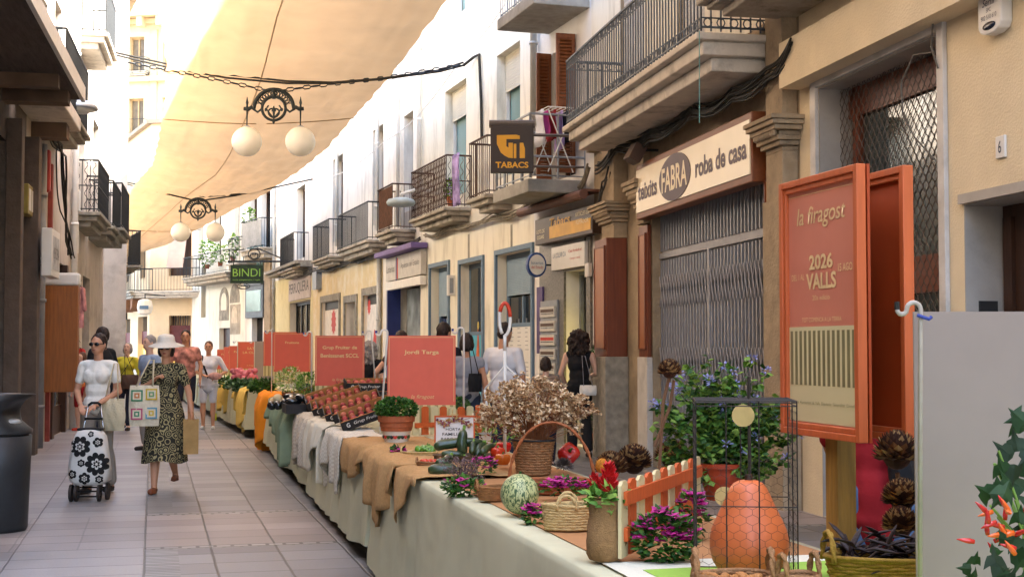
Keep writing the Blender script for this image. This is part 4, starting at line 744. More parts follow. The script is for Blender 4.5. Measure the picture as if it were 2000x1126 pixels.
def lamp(d, pc, ptop, pl, pr, sc, label):
    c = at(pc, ptop, d); r = thing('globe_street_lamp', label, 'street lamp', c, 0, 'double globe lamps hung over the street')
    W_ = sc; m = MB()   # arch with two drops, scaled by half spacing W_
    arc = lambda R_, n=18, a0=0, a1=pi: [(R_*cos(a0+(a1-a0)*i/n), 0, -.62*W_+R_*.98*sin(a0+(a1-a0)*i/n)) for i in range(n+1)]
    sp_ = W_
    m.tube([(-sp_*1.12, 0, -.62*W_)]+[(-sp_*.95, 0, -.64*W_), (-sp_*.82, 0, -.56*W_)]+[(x*1, y, z) for x, y, z in arc(sp_*.74, 16, pi, 0)]+[(sp_*.82, 0, -.56*W_), (sp_*.95, 0, -.64*W_), (sp_*1.12, 0, -.62*W_)], .042*W_/.55, 7)
    ring = [(sp_*.44*cos(q), 0, -.62*W_+sp_*.44*sin(q)) for q in [2*pi*i/24 for i in range(24)]]; m.tube(ring, .032*W_/.55, 6, closed=True)
    for i in range(13):
        q = pi*.12+pi*.76*i/12; q2 = q+.12
        for qa, qb in ((q-.1, q+.1), (q+.1, q-.1)): m.tube([(sp_*.46*cos(qa), 0, -.62*W_+sp_*.46*sin(qa)), (sp_*.72*cos(qb), 0, -.62*W_+sp_*.72*sin(qb))], .012*W_/.55, 4)
    for s_ in (-1, 1):
        m.tube([(s_*sp_*.44, 0, -.62*W_), (s_*sp_*.6, 0, -.75*W_), (s_*sp_*.8, 0, -.62*W_)], .025*W_/.55, 5)
        m.tube([(s_*(.05+.02*k)*W_*cos(k*.42), 0, -.72*W_+.022*k*W_*sin(k*.42)-.0) for k in range(12)], .018*W_/.55, 5)
        m.tube([(s_*.02, 0, -.95*W_), (s_*.16*W_, 0, -.8*W_), (s_*.28*W_, 0, -.62*W_), (s_*.2*W_, 0, -.5*W_)], .018*W_/.55, 5); m.ell((s_*.3*W_, 0, -.66*W_), (.05*W_, .02, .07*W_), 8, 6)
        m.lathe([(.02*W_, -1.3*W_), (.035*W_, -.66*W_), (.06*W_, -.6*W_), (.035*W_, -.5*W_), (.06*W_, -.4*W_), (.02*W_, -.24*W_), (.005, -.18*W_)], 8, c=(s_*sp_, 0, 0))
    m.lathe([(.03*W_, -1.2*W_), (.06*W_, -1.1*W_), (.03*W_, -1.0*W_), (.05*W_, -.7*W_), (.02*W_, -.52*W_)], 8); m.lathe([(.04*W_, -.02*W_), (.13*W_, .02*W_), (.06*W_, .06*W_), (.14*W_, .1*W_), (.13*W_, .14*W_)], 10); m.lathe([(.07*W_, -.26*W_), (.09*W_, -.12*W_), (.05*W_, 0)], 8)
    m.build('scrolled_arch', M('cast_iron', '#2d3230', .55, .2, 20, metal=.3), r, smooth=True)
    gm = M('opal_glass', '#f2eee2', .25, .02, 2, trans=.25)
    R_ = .56*W_
    for s_ in (-1, 1): m = MB(); m.ell((s_*sp_, 0, -1.3*W_-R_), R_, 28, 18); m.build('globe', gm, r, smooth=True)
    for s_ in (-1, 1): m = MB(); m.lathe([(.13*W_, -1.36*W_), (.12*W_, -1.29*W_), (.05*W_, -1.26*W_)], 10, c=(s_*sp_, 0, 0)); m.build('globe_cap', grey_metal, r)
    return r
lamp(28, 535, 180, 170, 930, .545, 'nearer hanging lamp with two white globes under a scrolled iron arch'); lamp(46, 387, 391, 0, 0, .575, 'farther hanging lamp with two white globes, small beyond the nearer one')
def cablething(label, paths, r=.02, mat=None, ch=False, name='overhead_cable', cat='cable'):
    m = MB()
    for pts in paths:
        if ch: chain(m, pts)
        else: m.tube(pts, r, 5)
    return tag(m.build(name, mat or cable_m), label, cat)
A_ = at(172, 95, 29); Bq = at(936, 108, 26.6); top = at(535, 178, 28)
m1 = [at(172, 95, 29), at(325, 131, 28.6), at(440, 152, 28.2), at(560, 163, 28), at(650, 163, 27.8), at(745, 155, 27.4), at(860, 140, 27), at(905, 128, 26.8)]
cablething('thick black cable bundle crossing the street above the nearer globe lamp', [m1, [p_+V((0, .05, .05+.03*sin(i))) for i, p_ in enumerate(m1)]], .022)
m = MB(); chain(m, [at(250, 122, 28.3), at(420, 155, 28.1), at(528, 178, 28)], l=.15); chain(m, [at(542, 178, 28), at(640, 165, 28), at(750, 153, 27.4), at(900, 128, 26.8)], l=.15); tag(m.build('lamp_chain', iron), 'iron chain holding up the nearer globe lamp', 'chain')
cablething('cable crossing the street above the farther globe lamp', [[at(196, 346, 46.5), at(280, 368, 46), at(383, 392, 46)], [at(391, 392, 46), at(460, 382, 45.6), at(530, 366, 45)], [at(196, 346, 46.5), at(300, 366, 46), at(400, 384, 46), at(480, 378, 45.5), at(610, 350, 42)]], .028)
cablething('black cable dropping down the cream wall beside the balconies', [[R2.P(*([R2.hit(905, 128, .15)[0], .15, R2.hit(905, 128, .15)[1]])), R2.P(R2.hit(925, 112, .05)[0], .05, R2.hit(925, 112, .05)[1]), R2.P(R2.hit(936, 106, .05)[0], .05, R2.hit(936, 106, .05)[1]), R2.P(R2.hit(940, 200, .04)[0], .04, R2.hit(940, 200, .04)[1]), R2.P(R2.hit(941, 270, .04)[0], .04, R2.hit(941, 270, .04)[1])]], .03)
cablething('white cord strung along the right facade', [sag(R2.P(R2.hit(985, 10, .3)[0], .3, R2.hit(985, 10, .3)[1]), R2.P(R2.hit(890, 118, .3)[0], .3, R2.hit(890, 118, .3)[1]), .1)+sag(R2.P(R2.hit(890, 130, .3)[0], .3, R2.hit(890, 130, .3)[1]), R2.P(R2.hit(752, 275, .3)[0], .3, R2.hit(752, 275, .3)[1]), .2)+sag(R2.P(R2.hit(752, 275, .3)[0], .3, R2.hit(752, 275, .3)[1]), R2.P(R2.hit(600, 350, .3)[0], .3, R2.hit(600, 350, .3)[1]), .3)], .012, white_paint)
# cable bundles along the facades
def bundle(W, pts, n, r, o, label, mat=None, name='cable_bundle', jit=.04):
    base = [(*W.hit(px, py, o),) for px, py in pts]; m = MB(); dense = []
    for i in range(len(base)-1):
        k = 7
        for j in range(k): t = j/k; dense.append((base[i][0]*(1-t)+base[i+1][0]*t, base[i][1]*(1-t)+base[i+1][1]*t-.06*sin(pi*t)))
    dense.append(base[-1])
    for c in range(n): ph = R()*9; m.tube([W.P(x, o+jit*noise.noise(V((x*1.1, ph, 0)))*1.5, z+jit*2.2*noise.noise(V((x*.9, ph, 5)))+c*.016-.03) for x, z in dense], r*U(.6, 1.2), 5)
    return tag(m.build(name, mat or cable_m), label, 'cables')
bundle(R1, [(1545, 92), (1500, 150), (1430, 195), (1350, 225), (1270, 265), (1200, 290), (1165, 330)], 9, .014, .24, 'tangled old cables under the long iron balcony')
bundle(R1, [(1545, 120), (1440, 182), (1330, 232), (1250, 262), (1175, 300)], 5, .022, .16, 'dusty grey conduit bundle on the cornice of the textile shop', M('conduit', '#6e675a', .9, .3, 12))
bundle(R2, [(1150, 330), (1130, 375), (1040, 400), (960, 425), (880, 445), (830, 460)], 6, .016, .12, 'cables sagging along the cream building under the rusty balconies', M('conduit2', '#7b7260', .9, .3, 12))
bundle(R2, [(820, 470), (750, 492), (680, 512), (610, 530), (545, 540)], 7, .022, .14, 'dark cables running under the far row of balconies')
bundle(R1, [(1190, 335), (1180, 360), (1172, 400)], 5, .012, .22, 'loose cables dangling beside the left stone capital', jit=.09)
bundle(L1, [(20, 60), (45, 110), (62, 160)], 7, .014, .25, 'tangled cables under the dark left balcony', jit=.08); bundle(L1, [(95, 240), (118, 300), (125, 420), (140, 500)], 5, .018, .16, 'cables running down the left facade behind the lamp', jit=.08)
cablething('thin teal string hanging from the long iron balcony', [[R1.P(R1.hit(1366, 60, .86)[0], .86, R1.hit(1366, 60, .86)[1]), R1.P(R1.hit(1366, 240, .87)[0], .87, R1.hit(1366, 240, .87)[1])]], .004, M('string', '#6fa39a', .8), name='string', cat='string')
p = R2.P(R2.hit(783, 394, .8)[0], .8, R2.hit(783, 394, .8)[1]); r = thing('street_lamp', 'pale round street lamp on a white arm in front of the right balconies', 'street lamp', p); m = MB(); m.lathe([(.18, -.1), (.28, -.08), (.31, -.03), (.31, 0), (.27, .05), (.1, .09), (.05, .1)], 20); m.build('lamp_head', M('lamp_pale', '#a7b3b5', .5), r, smooth=True); m = MB(); m.tube([V((0, 0, .08)), V((0, 0, .16)), -R2.n*.4+V((0, 0, .3)), -R2.n*.8+V((0, 0, .2))], .035, 8); m.build('arm', white_paint, r, smooth=True)
# ================================================================ MARKET TABLES
ZT = .78
def tl(d): return (.26-.242*(d-4.54), d)
def tl2(d): return (-4.2-.303*(d-22.6), d)
TR = Wall(tl(2.2), tl(22.4)); TR2 = Wall(tl2(22.6), tl2(46))
def T(px, py, z=ZT+.012): return on(px, py, z)
cloth_g = M('sage_cotton', '#c0bc9c', .95, .06, 2.5, .25, 400, stain='#a9a88c', stain_amt=.5, stain_scale=1.5)
cloth_y = M('lemon_cotton', '#c9c08c', .95, .05, 3, .2, 90)
kraft = M('kraft_paper', '#a8784c', .85, .07, 4, .15, 20)
burlap = M('burlap', '#b98f5c', .95, .12, 60, .5, 220)
burlap_d = M('burlap_brown', '#8b6a42', .95, .15, 60, .5, 220)
trestle = M('trestle_wood', '#8a765a', .7)
def market_table(W, s0, s1, label):
    r = W.root('market_table', label, 'table', s0, 0, 0, 'trestle tables under the cloths'); L = s1-s0
    m = MB(); m.box(0, L, -.9, -.03, .74, .775); m.build('tabletop', trestle, r)
    for x in (.1, L-.1):
        for y in (-.8, -.12): m = MB(); m.box(x-.02, x+.02, y-.02, y+.02, 0, .74); m.build('leg', trestle, r)
def cloth(W, s0, s1, label, mat, seed=0, hem=.07, wd=.94, amp=.035, zt=ZT, name='tablecloth', ends=True, back=.35):
    m = MB(); nx = max(6, int((s1-s0)/.06)); vs = []; fs = []
    rows_ = [(-wd-.01, back), (-wd, zt-.02)]+[(-wd+(wd-.02)*i/8, zt) for i in range(9)]
    R_ = []
    for i in range(nx+1):
        s = s0+(s1-s0)*i/nx; col_ = []
        for y, z in rows_: col_.append((s, y, z+(.001*noise.noise(V((s*3, y*4, seed))) if z == zt else 0)))
        fold = noise.noise(V((s*2.2, seed, 1)))*1.3+.5*noise.noise(V((s*6.5, seed, 4)))+.35*sin(s*11+2*sin(s*1.7+seed))
        hm = hem+.05*noise.noise(V((s*.9, seed, 9)))+.03*sin(s*1.1)
        col_.append((s, .012, zt)); col_.append((s, .02, zt-.006))
        for k in range(1, 19):
            t = k/18; y = .024+t*.05+amp*fold*(t**.8)*(1+.35*sin(t*3+s*2))+.007*min(1, t*5)*noise.noise(V((s*7, t*9+s*3, seed)))+.003*noise.noise(V((s*30, t*6, seed))) ; z = zt-.004-(zt-hm)*t if k > 1 else zt-.03; col_.append((s+.02*fold*t, y, z))
        R_.append(col_)
    k = len(R_[0])
    for c in R_: vs += c
    for i in range(nx):
        for j in range(k-1): a = i*k+j; fs.append((a, a+1, a+k+1, a+k))
    m.add(vs, fs)
    if ends:
        for c in (R_[0], R_[-1]): b = len(m.v); m.add(c+[(c[0][0], -wd, hem)], [tuple(range(len(c)+1))])
    o = m.build(name, mat, smooth=True); o.matrix_world = Matrix.Translation(W.a) @ Matrix.Rotation(W.rz, 4, 'Z'); return tag(o, label, 'tablecloth')
sd = lambda d: (d-2.2)*1.0289
sd2 = lambda d: (d-22.6)*sqrt(1+.303**2)
market_table(TR, sd(2.3), sd(5.9), 'nearest trestle table with the gourd cage on it'); market_table(TR, sd(6.0), sd(10.4), 'trestle table holding the vegetables and dried flowers'); market_table(TR, sd(10.6), sd(15.4), 'trestle table holding the peach crates'); market_table(TR, sd(15.6), sd(20.3), 'trestle table holding the green cloth and potted herbs')
cloth(TR, sd(2.2), sd(9.35), 'long pale sage tablecloth of the nearest tables', cloth_g, 3, amp=.022, hem=.02)
cloth(TR, sd(9.4), sd(20.4), 'pale sage tablecloth hanging below the peach crates', cloth_g, 8, amp=.035, hem=.12)
cloth(TR, sd(20.5), sd(22.3), 'pale yellow tablecloth beside the orange cloth', cloth_y, 5, amp=.02, hem=.05)
market_table(TR2, sd2(23.4), sd2(28.2), 'far trestle table with yellow cloths'); market_table(TR2, sd2(29), sd2(34), 'far trestle table near the bend'); market_table(TR2, sd2(35), sd2(44), 'farthest trestle table in the row')
cloth(TR2, sd2(23.2), sd2(28.4), 'pale sage tablecloth of the second stall', cloth_g, 12, hem=.14); cloth(TR2, sd2(28.8), sd2(34), 'pale tablecloth of the third stall', M('grey_cotton', '#aaaf9c', .95, .05, 3), 15, hem=.14); cloth(TR2, sd2(34.5), sd2(44), 'pale tablecloth at the far end of the row', cloth_g, 18, hem=.1)
def flat(pts, z, t, mat, name, label, cat):
    m = MB(); k = len(pts); m.add([(p.x, p.y, z) for p in pts]+[(p.x, p.y, z+t) for p in pts], [tuple(range(k))[::-1], tuple(range(k, 2*k))]+[(i, (i+1) % k, (i+1) % k+k, i+k) for i in range(k)]); return tag(m.build(name, mat), label, cat)
def tp(W, s, y, z=0): return W.P(s, y, z)
flat([tp(TR, sd(4.3), -.10), tp(TR, sd(4.3), -.90), tp(TR, sd(10.8), -.90), tp(TR, sd(10.8), -.10)], ZT+.003, .002, kraft, 'kraft_paper', 'brown kraft paper laid along the nearest table', 'paper')
flat([tp(TR, sd(2.3), -.02), tp(TR, sd(2.3), -.92), tp(TR, sd(4.62), -.92), tp(TR, sd(4.62), -.06)], ZT+.0075, .002, M('runner_white', '#d2cdb8', .9, .04, 8, .2, 80), 'white_runner', 'white cloth runner with green field at the near end of the table', 'cloth')
flat([tp(TR, sd(2.3), -.1), tp(TR, sd(2.3), -.8), tp(TR, sd(4.48), -.84), tp(TR, sd(4.44), -.14)], ZT+.0105, .0012, M('lime_cloth', '#8fb347', .9, .06, 8, .2, 80), 'lime_cloth', 'lime green cloth on the white runner', 'cloth')
def drape(W, s0, s1, y0, ends, mat, name, label, seed, amp=.03, z0=ZT+.012, cols=None, off=.05, th=.004, checks=None):
    """cloth lying on the table from y0 and hanging over the edge to ends(t) metres below the top"""
    n_ = max(10, int((s1-s0)/.025)); V_ = []; F_ = []; nk = 26
    for i in range(n_+1):
        t = i/n_; s = s0+(s1-s0)*t; dr = ends(t); tot = -y0+dr
        ph = .8*sin(s*13+seed)+.5*sin(s*29+seed*2)+1.2*noise.noise(V((s*4, seed, 0)))+.4*noise.noise(V((s*15, seed, 7)))
        for k in range(nk+1):
            q = tot*k/nk; f = amp*ph
            if q < -y0: V_.append((s+.01*sin(q*30+seed), y0+q, z0+.008+amp*.8*abs(noise.noise(V((s*5, q*6, seed))))*1.2+max(0, f)*.35*(q/-y0)))
            else:
                e = q+y0; V_.append((s+.3*f*min(1, e*3), off+f*(.4+min(1, e*5))*.8+.02*min(1, e*10), z0+.008-e+max(0, f)*.35*max(0, 1-e*12)))
    for i in range(n_):
        for k in range(nk): a = i*(nk+1)+k; F_.append((a, a+nk+1, a+nk+2, a+1))
    m = MB(); m.add(V_, F_); o = m.build(name, mat, smooth=True); o.matrix_world = Matrix.Translation(W.a) @ Matrix.Rotation(W.rz, 4, 'Z')
    so_ = o.modifiers.new('s', 'SOLIDIFY'); so_.thickness = th
    return tag(o, label, 'cloth')
drape(TR, sd(8.3), sd(9.75), -.55, lambda t: .10+.38*max(0, 1-abs(t-.45)*2.2)+.02*sin(t*40), burlap, 'burlap_cloth', 'tan burlap cloth hanging in a long point over the table edge', 2, .035)
drape(TR, sd(7.55), sd(8.35), -.5, lambda t: .05+.27*max(0, 1-abs(t-.7)*2.2), burlap, 'burlap_cloth', 'short flap of tan burlap beside the dark eggplants', 5, .02, off=.048)
drape(TR, sd(9.8), sd(10.9), -.6, lambda t: .16+.1*sin(t*3), burlap, 'burlap_cloth', 'tan burlap under the painted basil pot', 7, .02)
def check(name, c1, c2, s=26):
    m = M(name, c1, .95, .04, 20, .3, 150); t = m.node_tree; n = t.nodes; p = n['Principled BSDF']; tc = n.new('ShaderNodeTexCoord'); ck = n.new('ShaderNodeTexChecker'); ck.inputs['Scale'].default_value = s; ck.inputs[1].default_value = (*hexc(c1), 1); ck.inputs[2].default_value = (*hexc(c2), 1); t.links.new(tc.outputs['Object'], ck.inputs[0]); t.links.new(ck.outputs[0], p.inputs['Base Color']); return m
drape(TR, sd(10.9), sd(12.3), -.3, lambda t: .3+.14*sin(t*9)+.06*sin(t*23), check('tea_check', '#d6cfbe', '#c2b8a4', 60), 'checked_cloth', 'cream checked cloth crumpled over the edge below the nearest crates', 3, .04)
drape(TR, sd(12.2), sd(13.6), -.3, lambda t: .33+.16*sin(t*7+2)+.05*sin(t*21), M('pale_linen', '#d8cfb8', .95, .08, 10, .3, 100), 'linen_cloth', 'pale linen cloth crumpled over the edge in the middle of the crates', 6, .045)
drape(TR, sd(13.5), sd(15.2), -.3, lambda t: .42+.12*sin(t*8+1), check('fringe_check', '#cfc5b2', '#bfb19c', 50), 'fringed_cloth', 'striped fringed cloth over the edge nearest the green cloth', 9, .05)
drape(TR, sd(15.5), sd(19.4), -.5, lambda t: .2+.2*sin(t*5+.3)*(1-t)+.3*(1-t)+.05*sin(t*30), M('sage_green', '#87987a', .95, .1, 6, .3, 80), 'green_cloth', 'crumpled sage green cloth hanging over the table edge', 4, .07)
drape(TR, sd(20.1), sd(21.9), -.45, lambda t: .3+.75*max(0, 1-abs(t-.3)*2.2), M('orange_cloth', '#e0861c', .9, .1, 6, .3, 80), 'orange_cloth', 'bright orange cloth hanging in long folds over the edge', 5, .07)
yc = M('yellow_cloth', '#dcb85c', .9, .08, 6, .3, 80)
drape(TR2, sd2(23.3), sd2(25.2), -.5, lambda t: .2+.55*max(0, 1-abs(t-.35)*2), yc, 'yellow_cloth', 'pale yellow cloth hanging over the nearer corner of the second stall', 5, .05); drape(TR2, sd2(26.5), sd2(28), -.5, lambda t: .45+.1*sin(t*9), yc, 'yellow_cloth', 'pale yellow cloth hanging at the far end of the second stall', 8, .05); drape(TR2, sd2(28.9), sd2(29.5), -.4, lambda t: .8, M('neon_yellow', '#c9cc2c', .9), 'neon_cloth', 'narrow acid yellow strip hanging from the third stall', 8, .02)
# ---------------------------------------------------------------- stall sign boards and hook poles
board_red = M('board_red', '#cb5c46', .6, .04, 10); board_line = M('board_line', '#d9b478', .6); stripe_a = M('stripe_beige', '#d0be84', .6, .04, 10); stripe_b = M('stripe_olive', '#9a8c58', .6, .05, 10)
def board(px0, px1, yt, d, lines, label, w_=None, blank=False, h_=.74, rz=0):
    p0 = at(px0, yt, d); p1 = at(px1, yt, d); w_ = w_ or p1.x-p0.x; r = thing('stall_board', label, 'sign', (p0.x+w_/2, d, p0.z-h_), rz, 'stall name boards')
    m = MB(); m.box(-w_/2, w_/2, -.004, .004, 0, h_); m.build('board', [board_red, M('board_back', '#8c7d72', .7, .03, 10)][blank], r)
    if blank: return r
    m = MB(); e = .012
    for a, b, c, d_ in ((-w_/2+e, -w_/2+e+.004, .2, h_-e), (w_/2-e-.004, w_/2-e, .2, h_-e), (-w_/2+e, w_/2-e, h_-e-.004, h_-e)): m.box(a, b, -.0062, -.0045, c, d_)
    m.build('border_line', board_line, r); m = MB(); m.box(-w_/2, w_/2, -.006, -.0045, 0, .17); k = 9; m.m = 1
    for i in range(k): m.box(-w_/2+(i+.25)*w_/k, -w_/2+(i+.7)*w_/k, -.0075, -.006, .0, .17)
    m.build('striped_foot', [stripe_a, stripe_b], r)
    z = h_-.14
    for s_, ww, hh in lines: text(s_, board_line, r, ww*w_, hh, (0, -.0062, z), (1, 0, 0), Z_, bold=.02); z -= hh*1.75
    if lines: text('la firagost', board_line, r, w_*.34, .04, (w_*.02, -.0062, .235), (1, 0, 0), Z_, shear=.25)
    return r
board(757, 890, 655, 11.4, [('Jordi Targa', .51, .042)], 'red stall board lettered Jordi Targa'); board(616, 712, 655, 15.8, [('Grup Fruiter de', .7, .05), ('Benissanet SCCL', .78, .045)], 'red stall board lettered Grup Fruiter de Benissanet SCCL')
board(535, 607, 650, 20.5, [('Fruitona', .38, .035)], 'red stall board lettered Fruitona'); board(515, 560, 648, 23.4, [('A', .1, .06)], 'red stall board half hidden behind the Fruitona board', w_=.56)
board(498, 515, 666, 27.2, [], 'blank whitish back of a stall board beside the S.A.T. board', w_=.3, blank=True); board(464, 500, 667, 29.5, [('S.A.T.', .28, .05), ('LA CLAU', .6, .05)], 'red stall board lettered S.A.T. LA CLAU', w_=.58)
for i, (p0, yt, d) in enumerate([(447, 675, 33), (437, 677, 36), (424, 682, 40)]): board(p0, p0+20, yt, d, [('Fruita', .5, .05)], ['small red stall board just left of the S.A.T. board', 'small red stall board second left of the S.A.T. board', 'leftmost and farthest red stall board'][i], w_=.5)
pole_m = M('pole_white', '#cfc9bd', .45, .06, 10)
def hookpole(px, py, d, label, lean=0, tip=None, z0=None, r_=.0085, sx=1, hook=.055):
    p = at(px, py, d); z0 = ZT if z0 is None else z0; h_ = p.z-z0; r = thing('hook_pole', label, 'pole', (p.x, d, z0), 0, 'white hook poles on the tables')
    pts = [(lean, 0, 0), (0, 0, h_)]+[(sx*(-hook/2+hook/2*cos(q)), 0, h_+hook/2*sin(q)) for q in [pi*i/8 for i in range(1, 9)]]+[(sx*(-hook-hook*.35+hook*.35*cos(q)), 0, h_+hook*.0-hook*.35*sin(q)) for q in [pi*i/6 for i in range(1, 7)]]
    m = MB(); m.tube(pts, r_, 8); m.build('rod', M('pole_dull', '#a59a8b', .6, .15, 20) if d < 4 else pole_m, r, smooth=True); m = MB(); m.tube([(-sx*hook*1.7, 0, h_), (-sx*hook*1.7, 0, h_+.02)], r_*1.1, 8); m.build('tip', M('blue_tie', '#2c3a80', .5) if not tip else tip, r); return r
hookpole(757, 650, 11.3, 'slim white pole at the left edge of the Jordi Targa board', lean=-.06); hookpole(906, 646, 11.5, 'slim white pole right of the Jordi Targa board', lean=0)
hookpole(725, 650, 15.6, 'slim white pole right of the Grup Fruiter board', lean=.08); hookpole(609, 652, 15.9, 'slim white pole left of the Grup Fruiter board'); hookpole(531, 648, 20.4, 'slim white pole left of the Fruitona board'); hookpole(464, 668, 29.4, 'slim white pole at the S.A.T. board'); hookpole(497, 668, 29.3, 'slim white pole right of the S.A.T. board')
# near grey board back and its pole
board(1786, 2012, 608, 3.55, [], 'large plain grey back of the nearest stall board at the right edge', w_=.56, blank=True, h_=.95, rz=radians(-3))
hookpole(1798, 604, 3.5, 'dull white hook pole beside the large grey board', lean=-.012, tip=cable_m, r_=.0062, hook=.035)
m = MB(); p = at(1812, 623, 3.5); m.tube([p+V((-.03, -.01, .01)), p+V((0, -.012, 0)), p+V((.006, -.01, .006))], .005, 6); tag(m.build('blue_tie', M('blue_tie', '#2c3a80', .5)), 'dark blue cable tie fixing the grey board', 'cable tie')
# ---------------------------------------------------------------- framed festival poster on its post
A = at(1520, 365, 5.3); B_ = at(1672, 313, 4.69); dirv = (V((B_.x, B_.y, 0))-V((A.x, A.y, 0))); PWd = dirv.length; prz = atan2(dirv.y, dirv.x); z0, z1 = 1.18, 2.13; PH = z1-z0
fo = M('frame_orange', '#bb5c30', .45, .1, 4, .05, stretch=(10, 10, 1)); fo2 = M('frame_back', '#9c3c14', .5, .12, 4)
r = thing('poster_frame', 'orange framed double sided festival poster box on a wooden post', 'poster frame', (A.x, A.y, z0), prz)
# local x along the poster (towards camera), local y points away from the aisle
def frame(y0, y1, name, par, mat):
    m = MB(); e = .045
    for q0, q1, w1 in ((0, e*.55, 0), (e*.55, e, .008)):
        m.box(q0, q1, y0+w1, y1, q0, PH-q0); m.box(PWd-q1, PWd-q0, y0+w1, y1, q0, PH-q0); m.box(q1, PWd-q1, y0+w1, y1, q0, q1); m.box(q1, PWd-q1, y0+w1, y1, PH-q1, PH-q0)
    return m.build(name, mat, par, bevel=.003)
f1 = frame(0, .035, 'front_frame', r, fo)
m = MB(); m.box(.04, PWd-.04, .022, .03, .04, PH-.04); m.m = 0; pn = m.build('poster', M('poster_coral', '#c97a62', .35, .06, 3, .06, 2.5, spec=.6), f1)
m = MB(); m.box(.045, PWd-.045, .0205, .0218, .05, .40); m.m = 1; k = 14
for i in range(k): m.box(.05+(i+.2)*(PWd-.1)/k, .05+(i+.72)*(PWd-.1)/k, .0195, .0204, .185, .385)
m.build('striped_field', [M('poster_beige', '#cdc294', .4, .04, 3, spec=.6), M('poster_stripe', '#7d7550', .4)], f1)
gold2 = M('poster_gold', '#dfbf8a', .4); q = PWd/2; yy = .0215
for s_, ww, hh, zz, b_, sh, cx in (('la firagost', .62, .085, .80, .005, .2, 0), ('2026', .3, .055, .635, .03, 0, .0), ('VALLS', .38, .06, .565, .03, 0, 0), ('DEL 1 AL', .17, .022, .585, 0, 0, -.3), ('15 AGO', .17, .028, .605, .01, 0, .3), ('20a edicio', .22, .018, .505, 0, 0, 0), ('TOT COMENCA A LA TERRA', .5, .016, .425, 0, 0, 0)): text(s_, gold2, f1, PWd*ww, hh, (q+cx*PWd, yy, zz), (1, 0, 0), Z_, bold=b_, shear=sh)
text('Cambra  Ajuntament de Valls  Diputacio  Generalitat  Consell', M('poster_ink', '#6d6a44', .5), f1, PWd*.8, .014, (q, .0195, .12), (1, 0, 0), Z_)
m = MB(); m.box(.045, PWd-.045, .0212, .0217, PH-.062, PH-.06); m.box(PWd-.062, PWd-.06, .0212, .0217, .4, PH-.06); m.build('thin_line', gold2, f1)
m = MB(); m.box(.0, PWd, .04, .05, 0.0, PH); m.build('backing', fo2, r)
f2 = frame(.175, .215, 'rear_frame', r, fo); m = MB(); m.box(.03, PWd-.045, .2, .21, .03, PH-.03); m.build('rear_panel', fo2, f2); m = MB(); m.box(0, .03, .05, .175, 0.002, PH-.002); m.box(.03, PWd*.5, .05, .175, .001, .02); m.build('spacer', fo2, r)
pm = at(1634, 900, 4.95); post = M('post_pine', '#8a6a2c', .6, .25, 2.2, .15, stretch=(9, 9, .9), stain='#4f3a18', stain_amt=.6, stain_scale=1.6)
c_ = r.matrix_basis.inverted() @ V((pm.x, pm.y, 0)); m = MB(); m.box(c_.x-.10, c_.x-.005, .051, .125, -z0, PH*.9); m.build('wooden_post', post, r, bevel=.004)
# ================================================================ PRODUCE AND FLOWERS
def foliage(m, c, rad, n, l, w_, up=.35, shell=.55, mats=1):
    c = V(c)
    for _ in range(n):
        while True:
            q = V((U(-1, 1), U(-1, 1), U(-1, 1)))
            if q.length <= 1: break
        q = q*(shell+(1-shell)*q.length)/max(q.length, .25) if R() < .7 else q
        if q.length > 1.1: q = q.normalized()*1.05
        p = c+V((q.x*rad[0], q.y*rad[1], q.z*rad[2]))
        d = V((q.x+U(-.8, .8), q.y+U(-.8, .8), q.z*.6+up+U(-.6, .6))); m.m = random.randrange(mats); m.leaf(p, d, V((U(-.6, .6), U(-.6, .6), 1)), l*U(.6, 1.2), w_*U(.7, 1.2))
    m.m = 0
leafA = M('leaf_mid', '#4f7a2c', .55, .25, 9, trans=.25); leafB = M('leaf_dark', '#2d5220', .55, .25, 9, trans=.2); leafC = M('leaf_light', '#7fa043', .6, .2, 9, trans=.3)
bract = M('magenta_bract', '#cc3490', .6, .18, 9, trans=.3); bract2 = M('magenta_deep', '#a82576', .6, .2, 9, trans=.2)
straw = M('straw', '#b08a56', .85, .2, 60, .4, 200); straw_d = M('dark_wicker', '#8f6640', .75, .25, 50, .4, 160); straw_r = M('red_wicker', '#95532a', .6, .25, 40, .3, 160); straw_l = M('light_straw', '#c2a56e', .85, .18, 60, .4, 200)
